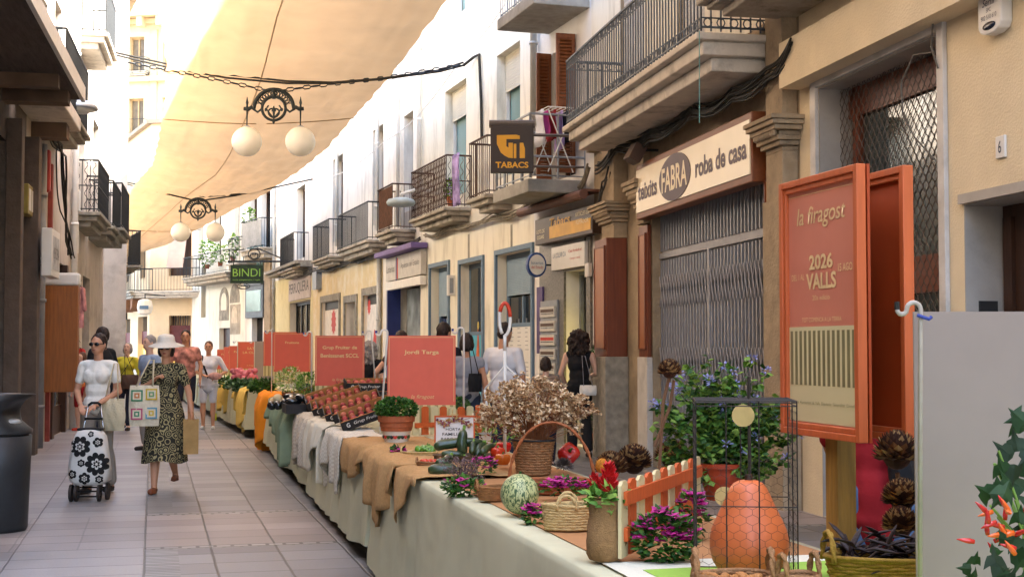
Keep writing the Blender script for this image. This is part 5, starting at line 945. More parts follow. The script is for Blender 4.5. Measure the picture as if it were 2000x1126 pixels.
def basket(name, label, loc, rx, ry, h_, rows=9, flare=1.15, mat=None, rz=0, handles=None, hh=.1, hr=.007, group=None, big=False, wob=.03, inner=dark_in):
    mat = mat or straw; r = thing(name, label, 'basket', loc, rz, group); m = MB(); cr = h_/rows*.62
    for i in range(rows):
        t = (i+.5)/rows; f = 1+(flare-1)*t; n_ = 44
        pts = [(rx*f*cos(q)*(1+wob*.5*sin(q*11+(i % 2)*pi)), ry*f*sin(q)*(1+wob*.5*sin(q*11+(i % 2)*pi)), h_*t+.0015*sin(q*22+i)) for q in [2*pi*j/n_ for j in range(n_)]]
        m.tube(pts, cr, 5, closed=True)
    m.lathe([(rx*.98, .002), (rx*.99, h_*.08)], 24, sy=ry/rx); m.tube([(rx*flare*1.02*cos(q), ry*flare*1.02*sin(q), h_*(1+.04*sin(q*2))) for q in [2*pi*j/36 for j in range(36)]], cr*1.15, 6, closed=True)
    m.build('weave', mat, r, smooth=True); m = MB(); m.lathe([(rx*.9, h_*.12), (rx*flare*.9, h_*.5)], 20, sy=ry/rx); m.build('lining', inner, r)
    def rope(pts, rr):
        m = MB(); k = len(pts)
        for a in range(2): m.tube([V(p)+V((cos(i*1.1+a*pi), sin(i*1.1+a*pi)*.6, .4*sin(i*1.1+a*pi)))*rr*.55 for i, p in enumerate(pts)], rr*.75, 6)
        m.build('handle', mat, r, smooth=True)
    if big: rope([(rx*flare*cos(q), 0, h_*.6+hh*sin(q)) for q in [pi*i/30 for i in range(31)]], hr)
    elif handles == 'side':
        for s_ in (-1, 1): rope([(s_*rx*flare*.98, ry*.55*cos(q), h_*.8+hh*sin(q)) for q in [pi*i/14 for i in range(15)]], hr)
    elif handles == 'front':
        for s_ in (-1, 1): rope([(rx*.45*cos(q), s_*ry*flare, h_*.85+hh*sin(q)) for q in [pi*i/14 for i in range(15)]], hr)
    return r
# --- wire cage with gourd
gp = T(1463, 1128); gourd = M('gourd_orange', '#c8632f', .5, .14, 3, .06, 12, spec=.6, stain='#8f3f1a', stain_amt=.45, stain_scale=9)
r = thing('gourd', 'large smooth orange bottle gourd inside the wire cage', 'gourd', gp); m = MB(); m.lathe([(.03, 0), (.068, .004), (.095, .025), (.114, .055), (.122, .09), (.1215, .12), (.116, .15), (.104, .178), (.091, .205), (.079, .23), (.068, .255), (.058, .275), (.046, .291), (.028, .30), (.006, .302)], 48, wob=lambda q, z: 1+.010*sin(q*3+1)+.006*sin(q*5+z*20)+.006*sin(q*10)); m.build('skin', gourd, r, smooth=True); m = MB(); m.tube([(0, 0, .3), (.002, 0, .318)], .012, 7); m.build('stem', wood_dark, r)
cg = M('cage_wire', '#3a332e', .6, .3, 20, metal=.5); r = thing('wire_cage', 'tall rectangular wire and chicken mesh cage around the orange gourd', 'cage', gp+V((-.014, .004, 0)), radians(-6)); cw, cd_, ch_ = .15, .145, .55; m = MB()
cor = [(-cw, -cd_), (cw, -cd_), (cw, cd_), (-cw, cd_)]
for x, y in cor+[(-cw*.4, -cd_), (cw*.25, -cd_), (0, cd_), (cw, 0)]: m.tube([(x, y, 0), (x, y, ch_)], .0023, 6)
for z in (.01, .235, ch_-.015, ch_-.005, ch_): m.tube([(x*1.0, y*1.0, z) for x, y in cor], .002, 6, closed=True)
for y in (-.09, -.05, 0, .05, .09): m.tube([(-cw, y, ch_), (cw, y, ch_)], .0012, 5)
m.tube([(0.02, 0.02, .3), (0.02, .02, ch_+.07)], .006, 6); m.build('wire_frame', cg, r)
m = MB(); hx = .0185; hz = .0107
def mesh(P_, w_, h_):
    nx = int(w_/(hx*2)); nz = int(h_/(hz*4.4)); 
    for j in range(nz*2):
        for i in range(nx+1):
            x = i*2*hx+(hx if j % 2 else 0)
            if x+hx > w_: continue
            z = j*hz*2.2; a, b, c, d = P_(x, z), P_(x, z+hz*1.3), P_(x+hx, z+hz*2.2), P_(x-hx if x > hx else x, z+hz*2.2); m.tube([a, b], .0006, 3); m.tube([b, c], .0006, 3); m.tube([b, d], .0006, 3)
for P_, w_ in ((lambda x, z: (-cw+x, -cd_, z), cw*2), (lambda x, z: (cw, -cd_+x, z), cd_*2), (lambda x, z: (-cw, -cd_+x, z), cd_*2)): mesh(P_, w_, .40 if w_ > .29 else ch_)
m.build('chicken_mesh', cg, r)
for dx, dz, rr in ((-.03, .50, .035), (-.09, .25, .03)):
    m = MB(); m.X = Matrix.Translation((dx+.03, .0, dz)) @ Matrix.Rotation(pi/2, 4, 'X'); m.lathe([(rr, -.003), (rr, .003)], 18); m.build('wood_slice', M('wood_slice', '#b5995f', .7, .1, 30), r)
# --- little straw basket in front and another
bs = basket('small_basket', 'small two handled basket of almonds in front of the wire cage', on(1432, 1160, ZT+.02), .098, .075, .055, 5, 1.12, straw_d, 0, 'side', .085, .0085)
nut = MB(); nut.ell((0, 0, 0), (.024, .014, .011), 10, 7); k = 0
for i in range(14):
    o = nut.build('walnut', M('nut_brown', '#a8703a', .6, .25, 40, .3, 90), smooth=True) if i == 0 else o.copy()
    if i: COL.objects.link(o)
    p = on(1432, 1160, ZT+.02)+V((U(-.07, .07), U(-.05, .05), .036+U(0, .014))); o.location = p; o.rotation_euler = (U(-.5, .5), U(-.4, .4), U(0, 6)); tag(o, 'brown nut lying in the small basket before the wire cage', 'nut', 'nuts in the small basket')
basket('small_basket', 'small dark basket whose handle shows beside the wooden post', on(1560, 1165, ZT+.02), .05, .045, .06, 5, 1.1, straw_d, .4, 'side', .075, .008)
# --- orange and cream picket fences
f_or = M('fence_orange', '#bb5523', .6, .12, 8, .1, stretch=(6, 6, 1)); f_cr = M('fence_cream', '#c9b98a', .6, .08, 8, .1)
def fence(p0, p1, n, h0, label, step=.0, hv=.015, th=.012, rails=(.25, .7), side=-1):
    p0 = V(p0); p1 = V(p1); d = p1-p0; r = thing('picket_fence', label, 'fence', p0, atan2(d.y, d.x)); L = d.length
    for i in range(n):
        x = L*i/(n-1); w_ = L/(n-1)*.36; h_ = h0*(1+hv*3*sin(i*1.0)); m = MB(); m.prism([(x-w_, 0.012), (x+w_, 0.012), (x+w_, h_*.95), (x+w_*.5, h_), (x-w_*.5, h_), (x-w_, h_*.95)], -th/2, th/2); m.build('picket', f_cr if i % 2 == 0 else f_or, r)
    for z in rails: m = MB(); m.box(-.015, L+.015, side*(th/2+.014), side*(th/2+.001), z*h0, z*h0+h0*.17); m.build('rail', f_or, r)
    return r
fence(T(1217, 1094), on(1362, 1018, ZT+.012), 11, .265, 'orange and cream picket fence standing beside the burlap sack', hv=.0)
fence(T(812, 852), T(952, 846), 9, .235, 'small orange and cream picket fence behind the lettered white panel', hv=.01, rails=(.3,))
# --- bougainvillea heaps
def bougain(px, py, rad, n, nb, label, dz=0, name='bougainvillea'):
    p = T(px, py); r = thing(name, label, 'flowers', p); m = MB(); foliage(m, (0, 0, rad[2]*.9+dz), rad, n, .035, .013, mats=2); m.build('leaves', [leafA, leafB], r); m = MB()
    for _ in range(nb):
        a = U(0, 2*pi); e = U(-.1, 1); c = V((rad[0]*cos(a)*sqrt(1-max(0, e)**2)*U(.8, 1.05), rad[1]*sin(a)*U(.7, 1.05), rad[2]*(.95+e*1.0)+dz))
        for k in range(4):
            q = 2*pi*k/4+U(0, 1); m.m = random.randrange(2); m.leaf(c, (cos(q), sin(q)-.3, .5), (U(-.3, .3), U(-.3, .3), 1), .031, .016)
    m.build('bracts', [bract, bract2], r); return r
bougain(1298, 1094, (.10, .06, .085), 420, 44, 'bougainvillea with magenta bracts in front of the picket fence'); bougain(1352, 1050, (.05, .05, .09), 120, 16, 'magenta bougainvillea at the far corner of the wire cage')
bougain(1045, 1018, (.042, .03, .034), 70, 14, 'magenta blossoms between the striped melon and the straw basket'); bougain(1100, 975, (.12, .05, .035), 90, 30, 'magenta blossoms inside the arch of the large wicker tray', .03)
bougain(775, 889, (.045, .04, .028), 60, 12, 'magenta blossoms beside the tray of green peppers'); bougain(905, 965, (.10, .06, .04), 260, 6, 'green sprigs with pink blossoms beside the dark eggplants'); bougain(945, 930, (.06, .05, .06), 90, 14, 'magenta blossoms behind the small brown basket'); bougain(838, 882, (.03, .03, .018), 20, 8, 'magenta blossom under the zucchini tray')
# --- sack with celosia
p = T(1182, 1092); r = thing('burlap_sack', 'brown burlap sack pot with red celosia and green leaves', 'potted plant', p); m = MB(); m.lathe([(.05, 0), (.062, .02), (.068, .06), (.06, .11), (.05, .15), (.056, .185), (.062, .2)], 28, wob=lambda q, z: 1+.07*sin(q*3+z*25)+.05*sin(q*7+z*40)); m.build('sack', burlap_d, r, smooth=True)
m = MB(); foliage(m, (0, 0, .205), (.058, .05, .03), 110, .045, .018, mats=2); m.build('leaves', [leafA, leafC], r); m = MB()
for k in range(120): z = U(0, 1); a = U(0, 6.28); m.leaf((.012+.028*(1-z)*cos(a), .028*(1-z)*sin(a), .225+z*.085), (cos(a), sin(a), 1.6), (0, 0, 1), .03, .009)
for k in range(30): z = U(0, 1); a = U(0, 6.28); m.leaf((-.035+.014*(1-z)*cos(a), .02+.014*(1-z)*sin(a), .24+z*.04), (cos(a), sin(a), 1.6), (0, 0, 1), .022, .007)
m.build('celosia', M('celosia_red', '#c01a1e', .6, .2, 20), r)
# --- straw basket with two handles
basket('straw_basket', 'light woven straw basket with two rope handles right of the striped melon', T(1108, 1032), .087, .06, .095, 9, 1.1, straw_l, radians(-4), 'front', .055, .007)
# --- striped melon
mel = bpy.data.materials.new('striped_melon'); mel.use_nodes = True; t_ = mel.node_tree; n_ = t_.nodes; p_ = n_['Principled BSDF']; p_.inputs['Roughness'].default_value = .5
tc = n_.new('ShaderNodeTexCoord'); mp = n_.new('ShaderNodeMapping'); mp.inputs['Scale'].default_value = (120, 120, 42); vo = n_.new('ShaderNodeTexNoise'); vo.inputs['Scale'].default_value = 1; vo.inputs['Detail'].default_value = 2.5; vo.inputs['Distortion'].default_value = 1.2; rp = n_.new('ShaderNodeValToRGB'); rp.color_ramp.elements[0].position = .45; rp.color_ramp.elements[1].position = .53; rp.color_ramp.elements[0].color = (*hexc('#35522a'), 1); rp.color_ramp.elements[1].color = (*hexc('#b3b57c'), 1)
t_.links.new(tc.outputs['Object'], mp.inputs[0]); t_.links.new(mp.outputs[0], vo.inputs[0]); t_.links.new(vo.outputs[0], rp.inputs[0]); t_.links.new(rp.outputs[0], p_.inputs['Base Color'])
p = T(1015, 1003); r = thing('striped_melon', 'round green and cream mottled melon squash on the kraft paper', 'melon', p); m = MB(); m.ell((0, 0, .086), (.083, .083, .086), 32, 20); m.v = [(x*(1+.015*sin(atan2(y, x)*9)), y*(1+.015*sin(atan2(y, x)*9)), z) for x, y, z in m.v]; m.build('rind', mel, r, smooth=True); m = MB(); m.tube([(0, 0, .165), (.004, 0, .182)], .006, 6); m.build('stem', leafB, r)
# --- big wicker tray with arch handle
basket('wicker_tray', 'reddish wicker tray basket with a tall arched handle', T(1078, 962)+V((0, .05, 0)), .185, .12, .055, 6, 1.15, straw_r, radians(-8), big=True, hh=.31, hr=.0075)
for i, (px, py) in enumerate([(1108, 905)]):
    pass
def pepper(px, py, z, s_, mat, label, name='bell_pepper', group=None, rz=0, cat='pepper'):
    p = at(px, py, z) if 0 else px; r = thing(name, label, cat, p, rz, group); m = MB(); m.lathe([(.2*s_, 0), (.7*s_, .05*s_), (.98*s_, .5*s_), (1.08*s_, 1.1*s_), (.9*s_, 1.55*s_), (.45*s_, 1.62*s_), (.15*s_, 1.5*s_)], 24, wob=lambda q, zz: 1+.09*cos(q*4)); m.build('flesh', mat, r, smooth=True); m = MB(); m.tube([(0, 0, 1.48*s_), (0, 0, 1.7*s_), (.15*s_, 0, 1.95*s_)], [.2*s_, .12*s_, .1*s_], 7); m.build('stem', leafA, r, smooth=True); return r
redp = M('pepper_red', '#b81c14', .25, .12, 10, spec=.6); grp = M('pepper_green', '#5a8a2a', .3, .18, 10, spec=.6); tom = M('tomato', '#c4371a', .25, .15, 10, spec=.6); tomo = M('tomato_orange', '#cf6a1c', .25, .15, 10, spec=.6)
rp_ = pepper(on(1107, 915, ZT+.02), 0, 0, .058, redp, 'large glossy red bell pepper beside the thistle head'); rp_.rotation_euler = (radians(55), 0, .2); rp_.location.z += .06
# thistle head
p = T(1102, 925); r = thing('thistle_head', 'grey brown spiky thistle head in front of the red pepper', 'thistle', p); m = MB()
for k in range(260): a = U(0, 6.28); e = U(-.2, 1.4); d = V((cos(a)*cos(e), sin(a)*cos(e), sin(e))); m.leaf(V((0, 0, .04))+d*.018, d, (0, 0, 1), .042, .0035)
m.build('spines', M('thistle', '#5b4f48', .9, .3, 30), r)
# --- dried artichoke heads
arti_m = [M('arti_brown', '#6b4526', .8, .3, 20, trans=.1), M('arti_tan', '#a88454', .8, .25, 20), M('arti_dark', '#3e2418', .85, .3, 20)]
def artichoke(loc, s_, label, hx=0, heart=None, n=300, rz=0, stem=None):
    r = thing('dried_artichoke', label, 'dried flower', loc, rz); m = MB()
    for k in range(n):
        t = k/n; a = k*2.4; e = -.5+t*1.9; d = V((cos(a)*cos(e), sin(a)*cos(e), sin(e))); m.m = random.choice([0, 0, 1, 2]) if hx == 0 else random.choice([0, 2, 2, 1]); m.leaf(V((0, 0, s_*.8))+d*s_*.55*(1-.2*t), d+V((0, 0, .45)), d, s_*.62, s_*.2)
    m.build('scales', arti_m, r); m = MB(); m.ell((0, 0, s_*.75), s_*.62, 12, 8); m.build('core', arti_m[2], r)
    if heart: m = MB(); m.ell(heart, (s_*.42, s_*.4, s_*.46), 16, 10); m.build('heart', M('arti_heart', '#c07a20', .8, .25, 50, .6, 150), r, smooth=True)
    if stem: m = MB(); [m.tube(q, .008, 6) for q in stem]; m.build('stem', M('dry_stem', '#6a4c34', .9, .2, 10), r)
    return r
artichoke(T(1193, 938), .088, 'dried artichoke with an orange yellow heart on the table', heart=(-.05, -.06, .085)); artichoke(T(1238, 930), .10, 'large dried brown artichoke beside the orange hearted one', 1)
artichoke(T(1312, 945)+V((0, 0, .07)), .09, 'dried artichoke behind the picket fence among blue flowers', stem=[[(0, 0, 0), (-.01, 0, -.07)]])
artichoke(at(1308, 742, 6.3), .054, 'single dried artichoke on a tall stem in front of the lattice shutter', 1, stem=[[(0, 0, .02), (-.03, 0, -.1), (-.05, 0, -.42)], [(.02, 0, 0), (.0, 0, -.12), (-.07, 0, -.3)]])
for i, (px, py, d, s_, lb) in enumerate([(1752, 905, 4.6, .078, 'open dried artichoke upper one beside the dull white pole'), (1762, 985, 4.5, .064, 'dried artichoke with orange heart in the middle beside the dull white pole'), (1760, 1035, 4.45, .06, 'lowest dried artichoke beside the dull white pole')]): artichoke(at(px, py, d)-V((0, 0, .03)), s_, lb, 1, heart=(-.02, -.02, .06) if i == 1 else None, n=150 if i == 0 else 300, stem=[[(0, 0, 0), (.03, .02, -.12)]])
# --- tall basket with dried bouquet
basket('pot_basket', 'brown woven pot basket holding the big dried bouquet', T(1042, 925), .09, .09, .19, 13, 1.25, straw_d, .2, 'front', .03, .006, inner=wood_dark)
p = T(1042, 925)+V((0, 0, .12)); r = thing('dried_bouquet', 'huge bouquet of dried tan statice flowers in the woven pot basket', 'dried flowers', p); m = MB(); m2 = MB()
for k in range(170):
    a = U(0, 6.28); sp_ = U(.1, 1)**.7; ex = V((.29*sp_*cos(a)-.03, .25*sp_*sin(a), U(.26, .46)-.13*sp_)); 
    if k < 10: ex = V((U(.22, .36), U(-.1, .1), U(.2, .32)))
    mid = V((ex.x*.38, ex.y*.38, ex.z*.55)); b0 = V((.03*cos(a), .03*sin(a), 0)); m.tube([b0, mid, ex], [.0022, .0016, .001], 4)
    for j in range(9):
        c = ex+V((U(-.035, .035), U(-.03, .03), U(-.03, .025))); m.tube([mid.lerp(ex, U(.5, .95)), c], .0006, 3); m2.m = random.randrange(3)
        for q in range(5): d = V((U(-1, 1), U(-1, 1), U(-.3, 1))); m2.leaf(c, d, V((U(-1, 1), U(-1, 1), 1)), .018, .008)
m.build('stems', M('dry_stems', '#8a5534', .85, .2, 20), r); m2.build('blooms', [M('statice_a', '#c4a47a', .9, .2, 40), M('statice_b', '#d9c09c', .9, .15, 40), M('statice_c', '#9c7850', .9, .2, 40)], r)
m = MB(); m.tube([(p.x+.125*cos(q), p.y+.125*sin(q), ZT+.205) for q in [2*pi*i/24 for i in range(24)]], .006, 6, closed=True); tag(m.build('iron_ring', iron), 'dark iron ring round the neck of the dried bouquet', 'ring')
# iron stand with the hook behind the bouquet
p = at(986, 745, 8.9); r = thing('hanger_stand', 'white metal stand with triangular shoulders and a red tipped oval hook', 'stand', (p.x, p.y, ZT)); h_ = p.z-ZT; m = MB()
m.tube([(0, 0, 0), (0, 0, h_+.2)], .011, 8); m.tube([(-.13, 0, h_-.05), (0, 0, h_+.105), (.25, 0, h_-.12)], .008, 6); m.tube([(-.13, 0, h_-.05), (-.10, 0, h_-.25)], .008, 6); m.tube([(.035*cos(q), 0, h_+.40+.105*sin(q)) for q in [-pi/2+(2*pi-.5)*i/20 for i in range(21)]], .011, 8); m.tube([(0, 0, h_+.2), (0, 0, h_+.3)], .011, 8); m.build('rod', pole_m, r, smooth=True); m = MB(); m.tube([(.035*cos(q), 0, h_+.40+.105*sin(q)) for q in [.15+pi*.8*i/10 for i in range(11)]], .0125, 8); m.build('red_tape', M('red_tape', '#b8391c', .5), r, smooth=True)
# --- small brown basket and others
basket('small_basket', 'small brown woven basket left of the striped melon', T(962, 975), .062, .055, .06, 8, 1.25, M('mid_straw', '#8f6238', .85, .2, 60, .3, 160), .2, 'side', .045, .006)
for k, (px, py) in enumerate([(972, 905), (985, 893), (968, 888), (982, 912)]): pepper(T(px, py)+V((0, 0, .02*(k < 2)+.015)), 0, 0, .04, [tom, redp, redp, tomo][k], ['glossy orange red tomato nearest the arch handle', 'red tomato at the back of the small heap', 'deep red tomato partly hidden in the small heap', 'orange tomato at the bottom of the small heap'][k], 'tomato', 'tomatoes by the arch handle', cat='tomato')
# thistles and dried sprigs near eggplant
p = T(905, 950); r = thing('dried_herbs', 'grey purple dried herb sprigs beside the small brown basket', 'dried herbs', p+V((.0, .1, 0))); m = MB()
for k in range(90): a = U(0, 6.28); ex = V((.13*cos(a)*R(), .08*sin(a)*R(), U(.04, .14))); m.tube([(0, 0, 0), ex], .001, 3); [m.leaf(ex+V((U(-.012, .012), U(-.01, .01), U(-.02, .01))), (U(-1, 1), U(-1, 1), 1), (0, 0, 1), .014, .005) for _ in range(7)]
m.build('sprigs', M('herb_grey', '#6a5551', .9, .3, 30), r)
# zucchini tray
zuc = M('zucchini', '#2b3d24', .3, .25, 25, .05, spec=.55, stain='#4a6238', stain_amt=.4, stain_scale=25)
tz = T(905, 905)
basket('zucchini_tray', 'low grey wicker tray carrying the zucchini pile', tz+V((0, .06, 0)), .17, .11, .05, 5, 1.08, M('grey_wicker', '#75604a', .8, .25, 50, .4, 160), 0, None)
def zucchini(pts, rr, label, mat=zuc, name='zucchini', group='zucchini in the grey wicker tray', cat='zucchini'):
    a = V(pts[0]); r = thing(name, label, cat, a, 0, group); P_ = [V(p)-a for p in pts]; k = len(P_)
    q = []; rs = []
    for i in range(13):
        t = i/12*(k-1); j = min(int(t), k-2); q.append(P_[j].lerp(P_[j+1], t-j)); rs.append(rr*[.35, .75, .92, 1, 1, 1.02, 1.04, 1.06, 1.06, 1.04, .98, .8, .4][i])
    m = MB(); m.tube(q, rs, 14); m.build('skin', mat, r, smooth=True); d = (q[0]-q[1]).normalized(); m = MB(); m.tube([q[0], q[0]+d*rr*.8], rr*.36, 6); m.build('stem', leafC, r); return r
def zz(px, py, dy): return at(px, py, tz.y+dy)
zucchini([zz(906, 838, -.04), zz(901, 865, -.06), zz(905, 888, -.06)], .031, 'curved zucchini standing upright in the middle of the tray'); zucchini([zz(942, 862, .02), zz(900, 863, .0), zz(862, 868, -.01), zz(848, 873, -.02)], .03, 'long zucchini lying at the back of the tray pile'); zucchini([zz(905, 888, -.1), zz(880, 885, -.1), zz(862, 886, -.1)], .021, 'slimmer zucchini lying in front at the left of the tray'); zucchini([zz(945, 868, .05), zz(938, 872, 0), zz(930, 892, -.06)], .026, 'short zucchini at the right of the tray'); zucchini([zz(965, 868, .05), zz(950, 875, -.02), zz(940, 885, -.07)], .022, 'zucchini pointing to the lower right of the tray'); zucchini([zz(925, 862, -.05), zz(921, 886, -.1)], .02, 'small dark zucchini end standing beside the upright one')
egg = M('eggplant', '#171a1c', .2, .2, 10, spec=.7)
e0 = T(850, 928); zucchini([e0+V((.12, .02, .035)), e0+V((.06, 0, .032)), e0+V((-.04, 0, .032))], .034, 'dark shiny vegetable lying left at the table edge', zuc, 'dark_zucchini', 'dark zucchini at the table edge'); zucchini([e0+V((.08, .12, .1)), e0+V((.06, .07, .07)), e0+V((.0, .04, .06))], .028, 'dark shiny vegetable leaning on the first at the table edge', zuc, 'dark_zucchini', 'dark zucchini at the table edge')
# leafy tangle behind zucchini
p = T(960, 868)+V((0, .25, 0)); r = thing('dried_husks', 'tangle of tan husks and green stalks behind the zucchini tray', 'husks', p); m = MB(); foliage(m, (0, 0, .05), (.22, .12, .07), 170, .07, .012, mats=3); m.build('husks', [M('husk', '#a3814f', .8, .2, 20), leafC, M('husk_red', '#7c3b2c', .8, .2, 20)], r)
# trays with green peppers, cherry tomatoes
basket('pepper_tray', 'shallow straw tray of green peppers beside the basil pot', T(820, 890), .11, .075, .03, 4, 1.12, straw_l, 0, 'side', .035, .006)
for k in range(9): q = pepper(T(820, 890)+V((U(-.09, .09), U(-.05, .05), .03)), 0, 0, U(.02, .026), grp, 'small green pepper heaped in the shallow straw tray', 'green_pepper', 'green peppers in the shallow tray'); q.rotation_euler = (U(-1, 1), U(-1, 1), U(0, 6))
basket('small_basket', 'small round basket of cherry tomatoes by the burlap edge', T(837, 912), .062, .05, .035, 5, 1.15, straw_d, 0, 'side', .03, .006)
sph = MB(); sph.ell((0, 0, 0), 1, 14, 9); o = None
for k in range(9):
    if o is None: o = sph.build('cherry_tomato', tom, smooth=True)
    else: o = o.copy(); COL.objects.link(o)
    o.scale = (.016,)*3; o.location = T(837, 912)+V((U(-.04, .04), U(-.03, .03), .035)); tag(o, 'cherry tomato in the small round basket by the burlap', 'tomato', 'cherry tomatoes in the small round basket')
# --- painted basil pot
terr = M('terracotta', '#9a5330', .7, .12, 12, .1); potw = M('pot_white', '#cbbfae', .6, .08, 12)
def basil(px, py, label, s_=1.0, n=1500, painted=True, pot=True, z=0):
    p = T(px, py)+V((0, 0, z)); r = thing('basil_pot', label, 'potted plant', p)
    if pot: m = MB(); m.lathe([(.085*s_, 0), (.11*s_, .10*s_), (.123*s_, .165*s_)], 32); m.build('pot', potw if painted else terr, r, smooth=False); m = MB(); m.lathe([(.116*s_, .10*s_), (.121*s_, .125*s_), (.125*s_, .13*s_), (.128*s_, .165*s_), (.14*s_, .17*s_), (.142*s_, .215*s_), (.13*s_, .215*s_), (.128*s_, .19*s_)], 32); m.build('rim', terr, r)
    if pot and painted:
        m = MB()
        for k in range(11):
            q = -pi*.95+pi*.9*k/10; rr = .0975; c = V((rr*cos(q), rr*sin(q), .04)); n_2 = V((cos(q), sin(q), -.15)).normalized(); m.m = k % 3
            for j in range(3): m.leaf(c+n_2*.004, V((-sin(q)*(j-1)*.7, cos(q)*(j-1)*.7, 1)), n_2, .045, .008)
        m.build('painted_flowers', [leafB, M('paint_black', '#2a2624', .6), red_m], r)
    m = MB(); foliage(m, (0, 0, .26*s_), (.155*s_, .15*s_, .085*s_), n, .03*s_, .013*s_, up=.5, shell=.75, mats=2); foliage(m, (-.04*s_, -.02, .20*s_), (.05*s_, .06*s_, .07*s_), n//12, .03*s_, .012*s_); m.build('leaves', [leafA, leafB], r); return r
basil(774, 866, 'round basil bush in a painted terracotta and white pot', .98); basil(890, 838, 'basil bush showing above the white lettered panel', .8, 700, False)
# lettered panel
p = T(888, 868); r = thing('lettered_panel', 'small white panel in an orange frame lettered HORTA FAMILIAR BARGALLO', 'sign', p, radians(0)); w_, h_ = .30, .215; m = MB(); m.box(-w_/2+.01, w_/2-.01, -.004, .004, 0.01, h_-.01); m.build('panel', white_paint, r); m = MB()
for a, b, c, d in ((-w_/2, w_/2, 0, .012), (-w_/2, w_/2, h_-.012, h_), (-w_/2, -w_/2+.012, .012, h_-.012), (w_/2-.012, w_/2, .012, h_-.012)): m.box(a, b, -.009, .007, c, d)
m.build('frame', f_or, r)
for i, (s_, ww) in enumerate((('HORTA', .11), ('FAMILIAR', .16), ('BARGALLO', .18))): text(s_, M('ink_dark', '#37332f', .6), r, ww, .021, (-.01, -.0045, .115-i*.036), (1, 0, 0), Z_, bold=.01)
m = MB(); m.box(-.02, -.012, -.03, .01, h_-.02, h_+.045); m.box(.012, .02, -.03, .01, h_-.02, h_+.045); m.box(-.03, .03, -.035, -.03, h_+.005, h_+.012); m.build('wooden_clip', straw_l, r); m = MB()
for k in range(22): x = -.12+.24*k/21+U(-.01, .01); z = h_-.03-.02*sin(k*.4)-U(0, .02); m.m = k % 2; [m.leaf((x, -.012, z), (U(-1, 1), U(-.6, 0), U(-1, .5)), (0, -1, 0), .026, .008) for _ in range(4)]
m.tube([(-.125, -.012, .19), (0, -.015, .165), (.12, -.012, .2)], .002, 4); m.build('dried_garland', [M('garland', '#7a3f4a', .8, .3, 20), M('husk', '#a3814f')], r)
# --- big plant with blue flowers in terracotta pot
p = T(1415, 985)+V((.02, .22, 0)); r = thing('blue_flower_plant', 'large trailing green plant with pale blue flowers in a red pot behind the cage', 'potted plant', p); m = MB(); m.lathe([(.07, 0), (.095, .1), (.10, .15), (.11, .15), (.11, .17)], 24); m.build('pot', M('pot_red', '#a33c1e', .5, .1, 8), r, smooth=False); m = MB(); ms = MB(); mf = MB()
for k in range(120):
    a = U(0, 6.28); e = V((U(-.34, .42), U(-.14, .2), U(.1, .68)-.0)); 
    if abs(e.x) > .25: e.z = U(.12, .5)
    mid = V((e.x*.4, e.y*.4, e.z*.7)); pts = [V((0, 0, .15)), mid, e]; ms.tube(pts, [.003, .0018, .001], 4)
    for j in range(23):
        t = U(.25, 1); c = (pts[0].lerp(mid, t*2) if t < .5 else mid.lerp(e, t*2-1)); m.m = random.randrange(3); m.leaf(c+V((U(-.02, .02), U(-.02, .02), U(-.02, .02))), (U(-1, 1), U(-1, 1), U(-.6, .6)), (U(-.9, .9), U(-.9, .9), 1), .042, .019)
    if k % 3 == 0:
        for j in range(14): d = V((U(-1, 1), U(-1, 1), U(-.5, 1))); mf.leaf(e+d*.012, d, (0, 0, 1), .021, .007)
ms.build('stems', leafB, r); m.build('leaves', [leafA, leafB, leafC], r); mf.build('blossoms', M('plumbago_blue', '#8c90c0', .6, .15, 20, trans=.2), r)
# --- chilli plant at the right edge (near)
p = at(2010, 1150, 2.9); r = thing('chilli_plant', 'leafy plant with red and orange chillies at the bottom right corner', 'plant', p); m = MB(); mc = MB()
def bigleaf(m, c, d, n_, s_):
    d = V(d).normalized(); a = d.cross(V(n_)).normalized(); nn = a.cross(d); out = [(0, 0), (.35, .06), (.62, -.12), (.5, .3), (.36, .62), (.16, .66), (0, 1.15)]; pts = [c+a*x*s_+d*(y+.12)*s_-nn*abs(x)*.25*s_ for x, y in out]+[c-a*x*s_+d*(y+.12)*s_-nn*abs(x)*.25*s_ for x, y in out[-2:0:-1]]; b = len(m.v); ctr = c+d*.35*s_+nn*.05*s_; k = len(pts); m.add(pts+[ctr], [(i, (i+1) % k, k) for i in range(k)])
for (px, py, s_, d) in [(1985, 830, .075, 2.9), (1960, 900, .085, 2.85), (2000, 880, .08, 3.0), (1945, 940, .07, 2.8), (1990, 960, .09, 2.95), (1935, 975, .075, 2.75), (1965, 1040, .07, 2.8), (1925, 1110, .07, 2.7), (1990, 1090, .07, 2.8), (1960, 1120, .08, 2.75), (2010, 1020, .09, 2.9), (1880, 1105, .05, 2.8), (1925, 1050, .045, 2.7), (2020, 930, .1, 3), (1990, 1000, .06, 2.7)]: m.m = random.randrange(2); [bigleaf(m, at(px+22+U(-18, 18)*q_, py+U(-22, 22)*q_, d+.05*q_)-p, (U(-.7, .4), U(-.3, .3), U(-.9, .8)), (U(-.4, .4), -1, U(-.1, .6)), s_*.56) for q_ in (0, 1, 1)]
m.build('leaves', [M('ivy_dark', '#14290f', .65, .3, 12, trans=.15), M('leaf_blue_green', '#1f3b17', .65, .25, 12, trans=.2)], r); m = MB()
